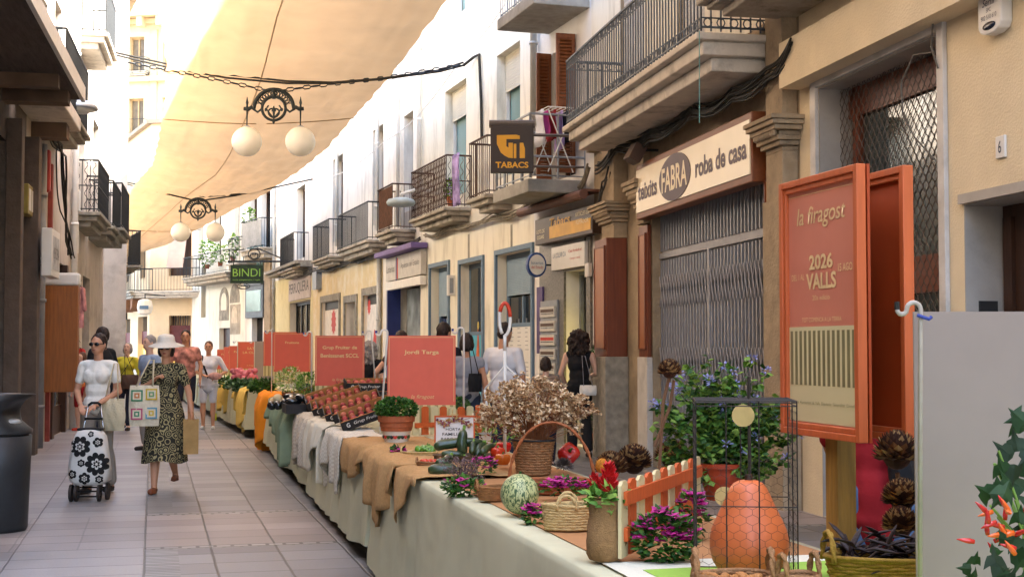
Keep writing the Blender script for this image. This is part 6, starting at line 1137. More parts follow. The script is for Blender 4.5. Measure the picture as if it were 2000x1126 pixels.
for k in range(24):
    px, py = (1903, 1057) if k == 0 else (U(1925, 2005), U(990, 1085)); c = at(px, py, U(2.65, 2.9))-p; d = V((U(-1, .4), -.2, U(-.3, 1))).normalized() if k else V((-1, 0, .15)); mc = MB(); mc.tube([c, c+d*.010, c+d*.023, c+d*.035], [.0045, .0055, .0038, .0008], 8); mc.build('chilli', (M('chilli_red', '#c0241c', .25, .1, 9, spec=.6), M('chilli_orange', '#d85a14', .25, .1, 9, spec=.6), redp)[k % 3], r, smooth=True)
for k in range(9): m.tube([V((0.0, 0, -.1)), V((U(-.03, .03), 0, .06)), at(U(1930, 2010), U(860, 1060), 2.9)-p], .003, 5)
m.build('stems', leafC, r)
# dark dried peppers heap and straw basket behind the post
p = at(1725, 1090, 4.25); r = thing('dark_pod_heap', 'heap of dark dried pods in a straw basket behind the dull white pole', 'dried pods', p); m = MB()
for k in range(60): c = V((U(-.14, .14), U(-.08, .08), U(-.02, .05))); d = V((U(-1, 1), U(-.5, .5), U(-.3, .5))).normalized(); q = d.cross(V((0, 0, 1))).normalized(); m.tube([c, c+d*.03+V((0, 0, .008)), c+d*.07+V((0, 0, .004)), c+d*.1], [.004, .013, .011, .002], 6, flat=.4)
m.build('pods', M('pod_dark', '#2c1f20', .6, .3, 20, .2), r, smooth=True)
basket('straw_basket', 'yellowish straw basket under the dark dried pods', V((p.x, p.y, ZT+.015)), .16, .1, .075, 7, 1.1, M('straw_yellow', '#9c7a30', .8, .2, 60, .4, 160), .1, 'side', .09, .008)
# --- peach crates
crate_m = M('crate_black', '#1f1c1c', .6, .1, 8); crate_in = M('crate_inside', '#a8703c', .8, .1, 8); peach = [M('peach_red', '#983a34', .65, .5, 12), M('peach_orange', '#ad5a40', .65, .4, 11)]; label_w = M('crate_print', '#c9c4bc', .6)
pm_ = []
for i in range(2): s_ = MB(); s_.ell((0, 0, 0), (.034, .034, .032), 14, 10); o = s_.build('peach', peach[i], smooth=True); pm_.append(o.data); bpy.data.objects.remove(o)
cw_, cl_, ch2 = .29, .46, .085
def mkcrate(label, loc, rz, tilt):
    r = thing('fruit_crate', label, 'crate', loc, rz, 'peach crates'); r.rotation_euler = (-tilt, -radians(17) if tilt else -radians(9), rz); m = MB(); t = .006
    m.box(-cw_/2, cw_/2, -cl_/2, cl_/2, 0, t); m.box(-cw_/2, -cw_/2+t, -cl_/2, cl_/2, t, ch2); m.box(cw_/2-t, cw_/2, -cl_/2, cl_/2, t, ch2); m.box(-cw_/2+t, cw_/2-t, -cl_/2, -cl_/2+t, t, ch2*1.35); m.box(-cw_/2+t, cw_/2-t, cl_/2-t, cl_/2, t, ch2*1.1); m.build('carton', crate_m, r)
    m = MB(); m.box(-cw_/2+t, -cw_/2+2*t, -cl_/2+t, cl_/2-t, t, ch2-.001); m.box(cw_/2-2*t, cw_/2-t, -cl_/2+t, cl_/2-t, t, ch2+.002); m.box(-cw_/2-.001, -cw_/2+t+.001, -cl_/2, cl_/2, ch2, ch2+.003); m.build('inner_lining', crate_in, r)
    text('Grup Fruiter', label_w, r, .24, .036, (-cw_/2-.001, .0, .045), (0, -1, 0), Z_, bold=.01, shear=.2); text('G', label_w, r, .03, .04, (-cw_/2-.001, .17, .045), (0, -1, 0), Z_, bold=.03); return r
pl = ['nearest the painted basil pot', 'second from the painted basil pot', 'third from the painted basil pot', 'fourth from the painted basil pot', 'fifth from the painted basil pot', 'sixth from the painted basil pot', 'seventh from the painted basil pot', 'farthest in the sloping row']
def fill(r, lab, nx=3, ny=6):
    mt = Matrix.LocRotScale(r.location, r.rotation_euler, None)
    for i in range(nx):
        for j in range(ny):
            if (i*ny+j) >= 18: return
            o = bpy.data.objects.new('peach', pm_[(i+j) % 2]); COL.objects.link(o); o.location = mt @ V((-cw_/2+.05+i*.09+U(-.008, .008), -cl_/2+.045+j*.074+U(-.006, .006), .05+U(0, .01))); o.rotation_euler = (U(0, 6), U(0, 6), U(0, 6)); o.scale = (U(.74, .98),)*3; tag(o, 'peach %s from the aisle, %s row, %s' % (('last', 'fifth', 'fourth', 'third', 'second', 'first')[j], ('near', 'middle', 'far')[i], lab), 'peach', 'peaches in the cartons')
for i in range(8):
    d = 11.85+i*.62; loc = TR.P(sd(d), -.27, ZT+.13+.035*(i % 2)); fill(mkcrate('tilted black carton of peaches, '+pl[i], loc, TR.rz, radians(20)), ['carton next to the basil pot', 'second carton from the basil pot', 'third carton from the basil pot', 'fourth carton from the basil pot', 'fifth carton from the basil pot', 'sixth carton from the basil pot', 'seventh carton from the basil pot', 'farthest tilted carton'][i])
for k, (d, z, y) in enumerate([(14.4, .99, -.62), (14.4, 1.08, -.62), (15.3, .95, -.66)]):
    lb = ['lower level carton of the stack before the Grup Fruiter board', 'top level carton of the stack before the Grup Fruiter board', 'flat carton behind the stack before the Grup Fruiter board'][k]; loc = TR.P(sd(d), y, z); r = mkcrate(lb, loc, TR.rz+.0, 0); fill(r, ['lower stacked carton', 'top stacked carton', 'flat carton behind the stack'][k])
m = MB(); m.box(-.2, .2, -.25, .25, 0, .19); m.box(.7, 1.1, -.25, .25, 0, .16); o = tag(m.build('carton_riser', crate_m), 'black cartons turned over as risers under the stacked peach crates', 'crate'); o.location = TR.P(sd(14.4), -.62, ZT+.01); o.rotation_euler = (0, 0, TR.rz)
# --- far stall produce
def bush(name, label, px, py, rad, n, l, w_, mats, W=None, z=0, cat='vegetables', pot=False):
    p = T(px, py)+V((0, 0, z)); r = thing(name, label, cat, p); m = MB(); foliage(m, (0, 0, rad[2]+(.12 if pot else 0)), rad, n, l, w_, mats=len(mats)); m.build('leaves', mats, r)
    if pot: m = MB(); m.lathe([(.08, 0), (.1, .14)], 16); m.build('pot', terr, r)
    return r
white_fl = M('white_blossom', '#c9c4a0', .7)
bush('herb_pot', 'pale green potted herb with small white blossoms before the Fruitona board', 565, 787, (.17, .16, .17), 700, .045, .012, [leafC, leafC, white_fl], pot=True, cat='potted plant'); bush('herb_pot', 'bushy green potted herb at the right foot of the Fruitona board', 602, 800, (.13, .13, .16), 600, .04, .012, [leafC, leafA], pot=True, cat='potted plant'); bush('leafy_greens', 'pile of dark leafy greens above the orange cloth', 512, 766, (.2, .16, .10), 500, .07, .03, [leafB, leafA], z=.0)
bush('leafy_greens', 'heap of green cabbages on the second stall', 470, 758, (.26, .2, .06), 240, .11, .05, [leafB, M('cabbage', '#6a8560', .6, .2, 9)]); bush('leafy_greens', 'green leaves at the far stall edge', 430, 752, (.2, .2, .06), 100, .12, .05, [leafB, leafA])
p = T(478, 755); r = thing('radish_bunch', 'bunch of pink radishes and pale turnips under the S.A.T. board', 'vegetables', p+V((0, 0, .1))); m = MB(); [m.ell((U(-.25, .25), U(-.15, .15), U(0, .2)), .055, 10, 7) for _ in range(34)]; m.build('roots', M('radish', '#b8606a', .5, .4, 4), r, smooth=True)
p = T(553, 797); r = thing('onion_heap', 'pale round onions and dark vegetables beside the green cloth', 'vegetables', p); m = MB(); 
for k in range(12): m.m = k % 2; m.ell((U(-.15, .12), U(-.2, .2), U(.03, .12)), (.06, .06, .055), 12, 8)
m.build('onions', [M('onion', '#c9b48c', .5, .2, 9), egg], r, smooth=True)
p = T(590, 805); r = thing('eggplant_crate', 'black crate of shiny dark eggplants next to the crumpled green cloth', 'crate', p, TR.rz); m = MB(); m.box(-.3, .3, -.2, .2, 0, .1); m.build('crate', crate_m, r); m = MB(); [m.ell((U(-.25, .25), U(-.15, .15), .13+U(0, .04)), (.05, .1, .045), 10, 8, Matrix.Rotation(U(0, 3), 3, 'Z')) for _ in range(16)]; m.build('eggplants', egg, r, smooth=True)
# ================================================================ PEOPLE (built 1.70 m tall facing -y, s=-1 is the viewer's left when they face us)
skinA = M('skin_tan', '#bd8868', .55, .06, 8, spec=.4); skinB = M('skin_fair', '#cfa48c', .55, .06, 8, spec=.4)
hair_d = M('hair_dark', '#2a1d17', .6, .3, 30, .4, 60); hair_b = M('hair_brown', '#5a3826', .6, .25, 30, .4, 60); hair_g = M('hair_grey', '#8d8580', .7, .2, 30, .4, 60)
lens = M('sunglass', '#0f0d0d', .12, .1, 5, spec=.8); lipm = M('lips', '#8c4238', .5); eyem = M('eye_dark', '#2a1f1a', .3); shoe_d = M('shoe_dark', '#2e2622', .6)
def lerp(a, b, t): return V(a).lerp(V(b), t)
def human(loc, rz, H, label, top, bottom, skin=skinA, hair=(None, 'short'), arms=None, legs=None, female=True, vox=.013, yaw=0, tilt=0, sleeve=.5, shoe=shoe_d, face='eyes', wide=1.0, bot='trousers', hem=.1, extra=None, grip=False, hemtop=.88, flare=1.0, lean=0, hands=True):
    k = H/1.7; r = thing('person', label, 'person', loc, rz); r.scale = (k, k, k)
    A_ = {-1: [(-.168*wide, .01, 1.365), (-.235*wide, .03, 1.11), (-.23*wide, -.04, .87)], 1: [(.168*wide, .01, 1.365), (.235*wide, .03, 1.11), (.23*wide, -.04, .87)]}
    for s, (e, w_) in (arms or {}).items(): A_[s][1] = e; A_[s][2] = w_
    Lg = {-1: [(-.09, 0, .92), (-.095, -.02, .49), (-.095, .01, .085)], 1: [(.09, 0, .92), (.095, -.02, .49), (.095, .01, .085)]}
    for s, (a, b) in (legs or {}).items(): Lg[s][1] = a; Lg[s][2] = b
    hm_ = Matrix.Translation((0, 0, 1.47)) @ Matrix.Rotation(yaw, 4, 'Z') @ Matrix.Rotation(tilt, 4, 'X') @ Matrix.Translation((0, 0, -1.47))
    m = MB(); W_ = wide
    def torso(m, g):
        m.ell((0, 0, .96), (.155*W_+g, .115*W_+g, .12+g)); m.ell((0, 0, 1.1), ((.125 if female else .145)*W_+g, .098*W_+g, .13+g)); m.ell((0, 0.005, 1.26), ((.148 if female else .17)*W_+g, .108*W_+g, .16+g)); m.cap((-.125*W_, .01, 1.375), .046+g, (.125*W_, .01, 1.375), .046+g)
        if female: [m.ell((s*.068, -.075*W_, 1.255), (.062+g, .042+g*1.3, .066+g)) for s in (-1, 1)]; m.ell((0, -.075*W_, 1.25), (.085, .05, .07)) if g else None
    def armseg(m, s, g, f0=0, f1=2.0):
        a, b, c = A_[s]
        if f1 > 0: e = min(f1, 1); m.cap(a, .046+g, lerp(a, b, e), .046+g-.01*e)
        if f1 > 1: m.cap(b, .038+g, lerp(b, c, f1-1), .038+g-.013*(f1-1))
    def legseg(m, s, g, f1=2.0, g2=None):
        a, b, c = Lg[s]; g2 = g if g2 is None else g2; e = min(f1, 1); m.cap(a, .082+g, lerp(a, b, e), .082+g-.028*e)
        if f1 > 1: m.cap(b, .052+g, lerp(b, c, (f1-1)*.35), .056+(g+g2)/2); m.cap(lerp(b, c, min(f1-1, .35)), .056+(g+g2)/2, lerp(b, c, f1-1), .056+g2-.022*(f1-1))
    torso(m, 0); m.cap((0, .012, 1.4), .052 if female else .06, (0, 0, 1.52), .048 if female else .056)
    for s in (-1, 1):
        armseg(m, s, 0); legseg(m, s, 0); an = V(Lg[s][2]); m.cap(an+V((0, .03, -.045)), .034, an+V((s*.012, -.13, -.055)), .028); m.cap(an, .034, an+V((0, .02, -.04)), .036)
        if hands:
            e, w_ = V(A_[s][1]), V(A_[s][2]); d = (w_-e).normalized(); side = V((0, 1, 0)) if abs(d.y) < .7 else V((1, 0, 0)); a = d.cross(side).cross(d).normalized(); n_ = a.cross(d)*s
            rm = Matrix((a, n_, d)).transposed(); m.ell(w_+d*.045, (.038, .018, .05), 10, 8, rm)
            for f in range(4):
                b0 = w_+d*.08+a*(.026-.0175*f); ln = (.036, .042, .04, .031)[f]; cu = n_*(-.5*s) if not grip else V((0, .6, -.9)); p1 = b0+(d+cu*.35).normalized()*ln; p2 = p1+(d*.7+cu*(1.2 if grip else .8)).normalized()*ln*.9; m.cap(b0, .0095, p1, .009, 8); m.cap(p1, .009, p2, .0075, 8)
            t0 = w_+d*.03+a*.03; m.cap(t0, .012, t0+(d*.8+a*.8).normalized()*.035, .0105, 8); m.cap(t0+(d*.8+a*.8).normalized()*.035, .0105, t0+(d*1.3+a*.8).normalized()*.062, .009, 8)
    m.X = hm_; m.ell((0, -.005, 1.6), (.074, .094, .105), 16, 12); m.ell((0, -.045, 1.545), (.052, .052, .055)); m.cap((0, -.095, 1.6), .008, (0, -.112, 1.575), .012); [m.ell((s*.075, .0, 1.585), (.012, .02, .03)) for s in (-1, 1)]; m.cap((-.03, -.088, 1.622), .012, (.03, -.088, 1.622), .012); m.X = None
    meld(m, 'body', skin, r, vox)
    def hm(): q = MB(); q.X = hm_; return q
    # clothes
    m = MB(); g = .015
    if top:
        torso(m, g); [armseg(m, s, g-.002+.006*(not female), 0, sleeve) for s in (-1, 1) if sleeve > 0]
        if hemtop < .88: m.cap((0, 0, .95), .13*W_+g, (0, 0, hemtop), .12*W_+g); m.ell((0, 0, hemtop+.02), (.17*W_+g, .125*W_+g, .07))
        sd_ = hash(label) % 97 if 0 else len(label)*1.7
        meld(m, 'top', top, r, vox, 3, disp=lambda c: c+V((0, .008, 0))*noise.noise(V((c.x*9+sd_, c.z*7, c.x*7+c.z*9)))*1.4 + V((.006, 0, 0))*noise.noise(V((c.z*13, sd_, c.y*9))))
    if bottom and bot in ('trousers', 'shorts'):
        m = MB(); m.ell((0, 0, .95), (.165*W_, .125*W_, .11)); ft = 1.9 if bot == 'trousers' else .85
        for s in (-1, 1): legseg(m, s, .016, ft, .016+.03*(flare-1))
        meld(m, bot, bottom, r, vox, 3)
    elif bottom:   # skirt or long dress hanging from the waist over the stride
        m = MB(); n_ = 40; vs = []; fs = []; rws = 16; a1, a2 = V(Lg[-1][2]), V(Lg[1][2]); mid = (a1+a2)/2
        for i in range(rws+1):
            t = i/rws; z = 1.12-(1.12-hem)*t; rx = (.135+.055*min(1, t*3)+.05*t*flare)*W_; ry = (.105+.04*min(1, t*3)+.06*t*flare)*W_; ry += abs(a1.y-a2.y)*.25*t*t
            for j in range(n_): q = 2*pi*j/n_; f = 1+.055*t*sin(q*7+t*2)+.03*t*sin(q*11+1); vs.append((rx*f*cos(q)+mid.x*t*.5, ry*f*sin(q)+mid.y*t*.5, z+(.02*sin(q*3) if i == rws else 0)))
        for i in range(rws):
            for j in range(n_): fs.append((i*n_+j, (i+1)*n_+j, (i+1)*n_+(j+1) % n_, i*n_+(j+1) % n_))
        m.add(vs, fs); m.build('skirt', bottom, r, smooth=True)
    for s in (-1, 1):
        an = V(Lg[s][2]); m = MB(); m.cap(an+V((0, .035, -.052)), .038, an+V((s*.012, -.14, -.058)), .034); m.ell(an+V((s*.006, -.05, -.078)), (.046, .13, .014))
        o = meld(m, 'shoe', shoe, r, vox*.8, 2)
    hmx, kind = hair
    if hmx:
        m = hm(); m.ell((0, .018, 1.628), (.083, .098, .098), 14, 10)
        if kind == 'short': m.ell((0, .05, 1.58), (.074, .065, .07))
        if kind == 'bob': [m.ell((s*.06, .02, 1.575), (.033, .07, .08)) for s in (-1, 1)]; m.ell((0, .06, 1.57), (.078, .06, .085))
        if kind == 'tied': m.ell((0, .055, 1.6), (.07, .065, .075)); m.ell((0, .115, 1.585), (.035, .035, .04))
        if kind == 'curly':
            for q in range(70): a = U(0, 6.28); e = U(-1, 1); m.ell((.115*cos(a)*sqrt(1-e*e*.6), .045+.10*sin(a)*sqrt(1-e*e*.6), 1.52+.155*e), U(.03, .045), 7, 5)
            m.ell((0, .07, 1.50), (.10, .08, .14))
        sn = 1 if kind != 'curly' else 2.2
        meld(m, 'hair', hmx, r, vox*.85, 2, disp=lambda c: c+V((c.x, c.y-.01, (c.z-1.6)*.5))*.09*sn*noise.noise(V((c.x*45, c.y*45, c.z*22))))
        # uncover the face: it sits in front of the hair cap
    if face == 'glasses':
        m = hm(); [m.ell((s*.032, -.098, 1.6), (.029, .012, .021), 12, 8) for s in (-1, 1)]; m.cap((-.02, -.103, 1.608), .004, (.02, -.103, 1.608), .004, 6); [m.tube([(s*.058, -.09, 1.606), (s*.079, .0, 1.6)], .004, 5) for s in (-1, 1)]; m.build('sunglasses', lens, r, smooth=True)
    elif face == 'eyes':
        for s in (-1, 1): m = hm(); m.ell((s*.03, -.093, 1.602), (.013, .006, .006), 10, 6); m.cap((s*.015, -.099, 1.624), .0035, (s*.045, -.092, 1.624), .0035, 6); m.build('eye', eyem, r, smooth=True)
    if face: m = hm(); m.ell((0, -.098, 1.538), (.021, .009, .007), 10, 6); m.build('mouth', lipm, r, smooth=True)
    if extra: extra(r, k)
    return r
def strap(r, pts, w_, mat, name='strap'): m = MB(); m.tube(pts, w_, 6, flat=.35); return m.build(name, mat, r, smooth=True)
cream_top = M('cream_top', '#e2dccf', .9, .04, 8, .2, 60); taupe = M('taupe_trousers', '#8d857b', .9, .06, 10); black_c = M('black_cloth', '#17171a', .9, .2, 10); navy_c = M('navy_cloth', '#20222e', .9, .15, 10)
white_c = M('white_shirt', '#cfcfd4', .9, .04, 6, .3, 14); grey_c = M('grey_shirt', '#8f9098', .9, .05, 8, .3, 14); yel_c = M('yellow_shirt', '#c0b434', .9, .08, 8); red_c = M('red_shirt', '#8f161c', .9, .1, 6, .3, 14)
# patterned dress
dm = M('patterned_dress', '#b8a878', .9); t_ = dm.node_tree; n_ = t_.nodes; tc = n_.new('ShaderNodeTexCoord'); wv = n_.new('ShaderNodeTexWave'); wv.wave_type = 'RINGS'; wv.rings_direction = 'SPHERICAL'; vo = n_.new('ShaderNodeTexVoronoi'); vo.inputs['Scale'].default_value = 13; rp = n_.new('ShaderNodeValToRGB'); mt_ = n_.new('ShaderNodeMath'); mt_.operation = 'MULTIPLY'; mt_.inputs[1].default_value = 24; sn_ = n_.new('ShaderNodeMath'); sn_.operation = 'SINE'
nzz = n_.new('ShaderNodeTexNoise'); nzz.inputs['Scale'].default_value = 10; ad = n_.new('ShaderNodeMath'); ad.operation = 'MULTIPLY_ADD'; ad.inputs[1].default_value = 5.0
t_.links.new(tc.outputs['Object'], vo.inputs[0]); t_.links.new(tc.outputs['Object'], nzz.inputs[0]); t_.links.new(vo.outputs['Distance'], mt_.inputs[0]); t_.links.new(nzz.outputs[0], ad.inputs[0]); t_.links.new(mt_.outputs[0], ad.inputs[2]); t_.links.new(ad.outputs[0], sn_.inputs[0]); t_.links.new(sn_.outputs[0], rp.inputs[0])
rp.color_ramp.elements[0].position = .42; rp.color_ramp.elements[1].position = .52; rp.color_ramp.elements[0].color = (*hexc('#27251c'), 1); rp.color_ramp.elements[1].color = (*hexc('#988c64'), 1); t_.links.new(rp.outputs[0], n_['Principled BSDF'].inputs['Base Color'])
n_.remove(wv)
def gpos(px, d): return V(((px-CX)/F*d, d, 0))
# 1 woman with the shopping trolley
tw = gpos(193, 14.45)
human(tw, radians(-6), 1.64, 'woman in cream T-shirt and taupe trousers wearing sunglasses and pushing a flowered trolley', cream_top, taupe, skinA, (hair_d, 'tied'), arms={-1: ((-.235, .0, 1.09), (-.075, -.27, .95)), 1: ((.235, .0, 1.09), (.085, -.27, .95))}, legs={-1: ((-.095, -.06, .5), (-.095, -.03, .085)), 1: ((.095, .02, .49), (.10, .12, .1))}, vox=.009, face='glasses', sleeve=.55, grip=True, flare=1.8, yaw=radians(-6))
def tote(loc, rz, w_, h_, t, mat, label, name, strapm, sh, handles=.2, patches=False):
    r = thing(name, label, 'bag', loc, rz); m = MB(); nx, nz = 12, 12
    for sgn in (-1, 1):
        vs = []; fs = []
        for j in range(nz+1):
            for i in range(nx+1):
                u, v_ = i/nx-.5, j/nz; bul = t*(1-(2*u)**4)*(sin(pi*min(1, v_*.85+.12))**.6)*.5; vs.append((u*w_*(1-.1*(1-v_)*0+.08*sin(pi*v_)), sgn*bul+.006*sin(u*20+v_*9), -h_*(1-v_)))
        for j in range(nz):
            for i in range(nx): a = j*(nx+1)+i; q = (a, a+1, a+nx+2, a+nx+1); fs.append(q if sgn < 0 else q[::-1])
        m.add(vs, fs)
    b = m.build('body', mat, r, smooth=True)
    m = MB(); m.tube([(-w_*.28, 0, -.01), sh, (w_*.28, 0, -.01)] if not handles else [(-w_*.28, -t*.2, -.01), (V(sh)+V((-.02, 0, 0))), V(sh)+V((.02, 0, 0)), (w_*.28, -t*.2, -.01)], .012, 6, flat=.4); m.build('handle', strapm, r, smooth=True)
    if patches:
        cols = ['#3f7f5c', '#c9a93c', '#b4506a', '#5f8fa0', '#c07848', '#6a9a6a']; ms_ = [M('crochet_'+c[1:], c, .9, .1, 60, .4, 150) for c in cols]+[M('crochet_cream', '#d6c9ae', .9, .08, 60, .4, 150)]
        m = MB()
        for i, (x, z) in enumerate([(-.25, -.25), (.25, -.22), (-.25, -.7), (.25, -.68)]):
            for j, f in enumerate((.2, .145, .09, .04)): m.m = [(i+j) % 6, 6, (i+j+2) % 6, 6][j]; q = w_*f; cx, cz = x*w_, z*h_; m.box(cx-q, cx+q, -t*.5-.002-.002*j, -t*.5+.01, cz-q, cz+q)
        m.build('crochet_squares', ms_, b)
    return r
canvas = M('canvas', '#c4b594', .9, .06, 8, .3, 60)
tote(V((tw.x+.20, 14.3, .985)), radians(-15), .27, .33, .12, canvas, 'plain natural canvas tote on the arm of the trolley woman', 'tote_bag', canvas, (.0, .05, .36))
# trolley
fl = M('trolley_white', '#c9c6bf', .8, .05, 10, .2, 60); tl_ = thing('shopping_trolley', 'black and white flowered shopping trolley with folding handle', 'shopping trolley', gpos(180, 13.75), radians(4)); m = MB(); vs = []; fs = []; n1 = 28
prof = [(.16, .13, .14, .06), (.2, .19, .155, .04), (.3, .20, .15, .02), (.5, .175, .135, 0), (.63, .15, .12, .0), (.68, .12, .1, .0), (.705, .06, .05, 0)]
for z, rx, ry, oy in prof:
    for j in range(n1): q = 2*pi*j/n1; c, s = cos(q), sin(q); f = (abs(c)**4+abs(s)**4)**-.25; vs.append((rx*c*f*(1+.02*sin(q*5+z*30)), oy*0+ry*s*f+.03*(.4-z), z))
for i in range(len(prof)-1):
    for j in range(n1): fs.append((i*n1+j, i*n1+(j+1) % n1, (i+1)*n1+(j+1) % n1, (i+1)*n1+j))
fs += [tuple(range(n1))[::-1], tuple((len(prof)-1)*n1+j for j in range(n1))]; m.add(vs, fs); bag_ = m.build('bag', fl, tl_, smooth=True); blk = M('print_black', '#151515', .85)
m = MB()
def yfront(x, z): # front surface of the bag
    for (za, rxa, rya, _), (zb, rxb, ryb, _) in zip(prof, prof[1:]):
        if za <= z <= zb: t = (z-za)/(zb-za); rx = rxa+(rxb-rxa)*t; ry = rya+(ryb-rya)*t; u = min(.98, abs(x)/rx); return -ry*(1-u**4)**.25+.03*(.4-z)-.004
    return -.1
def petal(cx, cz, R_, n, mi, r0=0, wv_=.25, off=0):
    m.m = mi; N_ = n*8; pts = []
    for i in range(N_): q = 2*pi*i/N_; rr = R_*(1-wv_+wv_*abs(sin(q*n/2))**.7); x, z = cx+rr*cos(q), cz+rr*sin(q); z = min(max(z, .165), .69); pts.append((x, z))
    c = len(pts); rings = []
    for f in (1, .66, .33): rings += [(cx+(x-cx)*f, yfront(cx+(x-cx)*f, cz+(z-cz)*f)-off, cz+(z-cz)*f) for x, z in pts]
    rings.append((cx, yfront(cx, cz)-off, cz)); F_ = []
    for a in range(2): F_ += [(a*c+i, a*c+(i+1) % c, (a+1)*c+(i+1) % c, (a+1)*c+i) for i in range(c)]
    F_ += [(2*c+i, 2*c+(i+1) % c, 3*c) for i in range(c)]; m.add(rings, F_)
for cx, cz, R_, n in ((-.07, .54, .105, 8), (.095, .37, .115, 9), (-.02, .23, .06, 6), (-.055, .38, .038, 6), (.10, .58, .05, 5), (-.14, .27, .045, 5), (.12, .22, .04, 6), (.03, .66, .03, 5)):
    petal(cx, cz, R_, n, 0); petal(cx, cz, R_*.48, 6, 1, 0, .5, .003); petal(cx, cz, R_*.3, 6, 0, 0, .5, .006); petal(cx, cz, R_*.12, 5, 1, 0, .2, .009)
m.build('flower_print', [blk, fl], bag_); m = MB(); m.box(-.12, .12, -.07, .09, .69, .715); m.build('flap', blk, tl_, bevel=.01)
m = MB()
for s in (-1, 1): m.tube([(s*.09, .12, .1), (s*.095, .12, .72), (s*.06, .16, .93)], .009, 8)
m.build('frame', M('chrome', '#b9bcc0', .25, .05, 8, metal=.9), tl_, smooth=True); m = MB(); m.tube([(-.062, .16, .93), (-.03, .163, .955), (.03, .163, .955), (.062, .16, .93)], .014, 8); m.tube([(-.09, .12, .8), (.09, .12, .8)], .012, 6); m.build('handle', blk, tl_, smooth=True)
m = MB(); m.tube([(-.13, -.1, .05), (.13, -.1, .05)], .009, 6); m.tube([(-.13, -.1, .1), (.13, -.1, .1), (.13, .1, .12), (-.13, .1, .12)], .009, 6, closed=True); m.build('axle', blk, tl_)
for x, y in ((-.16, -.08), (-.11, -.08), (.11, -.08), (.16, .06)): m = MB(); m.X = Matrix.Translation((x, y, .085)) @ Matrix.Rotation(pi/2, 4, 'Y'); m.lathe([(.06, -.014), (.085, -.012), (.085, .012), (.06, .014)], 20); m.build('wheel', shoe_d, tl_, smooth=False)
# 2 woman with hat
def hat(r, k):
    m = MB(); m.X = Matrix.Translation((0, 0, 1.66)) @ Matrix.Rotation(radians(6), 4, 'X'); m.lathe([(.19, -.045), (.185, -.036), (.105, .0), (.098, .02), (.093, .06), (.075, .085), (.03, .095), (.005, .096)], 32, wob=lambda q, z: 1+(.07*sin(q*2+1)+.04*sin(q*3)) if z < -.03 else 1); m.build('sun_hat', M('hat_cloth', '#d6cdbc', .9, .05, 12, .3, 80), r, smooth=True)
hw_ = gpos(325, 14.6)
human(hw_, radians(4), 1.60, 'woman in cream sun hat, sunglasses and long green and black patterned dress walking towards us', dm, dm, skinA, (hair_d, 'bob'), arms={-1: ((-.27, .02, 1.13), (-.10, -.13, 1.25)), 1: ((.25, .02, 1.11), (.29, -.03, .88))}, legs={-1: ((-.08, -.12, .5), (-.08, -.20, .09)), 1: ((.06, -.04, .5), (.07, .26, .19))}, vox=.009, face='glasses', sleeve=.6, bot='dress', hem=.34, flare=.95, extra=hat, grip=True, shoe=M('sandal', '#7a4228', .6))
tote(V((hw_.x-.15, 14.33, 1.12)), radians(10), .29, .42, .08, M('crochet_cream', '#d6c9ae', .9, .08, 60, .4, 150), 'crochet tote bag with four coloured granny squares held at the shoulder', 'tote_bag', canvas, (.06, .12, .26), patches=True)
pb = thing('paper_bag', 'small brown paper carrier bag in the hand of the woman with the hat', 'bag', V((hw_.x+.29, 14.52, .40)), .2); m = MB(); m.add([(x*(1+.05*z), y, z*.36) for z in (0, 1) for x, y in ((-.075, -.05), (.075, -.05), (.075, .05), (-.075, .05))], [(0, 1, 5, 4), (1, 2, 6, 5), (2, 3, 7, 6), (3, 0, 4, 7), (3, 2, 1, 0)]); m.build('body', M('paper_brown', '#a3814f', .9, .15, 10, .4, 16), pb); m = MB(); m.tube([(-.035, -.05, .34), (-.02, -.03, .44), (.02, -.03, .44), (.035, -.05, .34)], .005, 5); m.build('handle', kraft, pb)
# 3 .. background walkers
human(gpos(249, 25.6), 0, 1.60, 'grey haired woman in yellow top and dark trousers looking up', yel_c, navy_c, skinB, (hair_g, 'bob'), tilt=radians(-16), legs={-1: ((-.1, -.1, .5), (-.1, .18, .12)), 1: ((.09, -.16, .5), (.09, -.2, .09))}, sleeve=1.2, extra=lambda r, k: (strap(r, [(.13, -.05, 1.42), (.02, -.17, 1.2), (-.13, -.12, 1.0)], .012, black_c), None))
tote(V((gpos(256, 25.4).x, 25.38, 1.02)), 0, .3, .26, .1, M('brown_bag', '#4f3628', .7), 'dark brown shoulder bag of the woman in yellow', 'shoulder_bag', black_c, (-.1, .05, .36))
human(gpos(199, 19.8), radians(-120), 1.79, 'dark haired man in a black top half hidden behind the trolley woman', black_c, navy_c, skinA, (hair_d, 'short'), female=False, sleeve=.9)
human(gpos(363, 25.0), radians(10), 1.82, 'tall man in pink patterned T-shirt and dark shorts behind the hat woman', M('pink_pattern', '#b3786a', .9, .75, 9), navy_c, skinA, (hair_d, 'short'), female=False, bot='shorts', legs={-1: ((-.1, -.1, .5), (-.1, .16, .12))}, wide=1.08)
human(gpos(408, 25.9), radians(6), 1.62, 'short haired woman all in white with a black sling strap', white_c, white_c, skinA, (hair_b, 'short'), bot='shorts', arms={-1: ((-.25, .0, 1.12), (-.06, -.2, 1.05)), 1: ((.34, .06, 1.12), (.18, -.12, 1.02))}, wide=1.18, shoe=white_paint, sleeve=.9, hemtop=.84, extra=lambda r, k: (strap(r, [(-.12, -.03, 1.44), (-.06, -.17, 1.2), (0.02, -.19, 1.0)], .02, black_c), None))
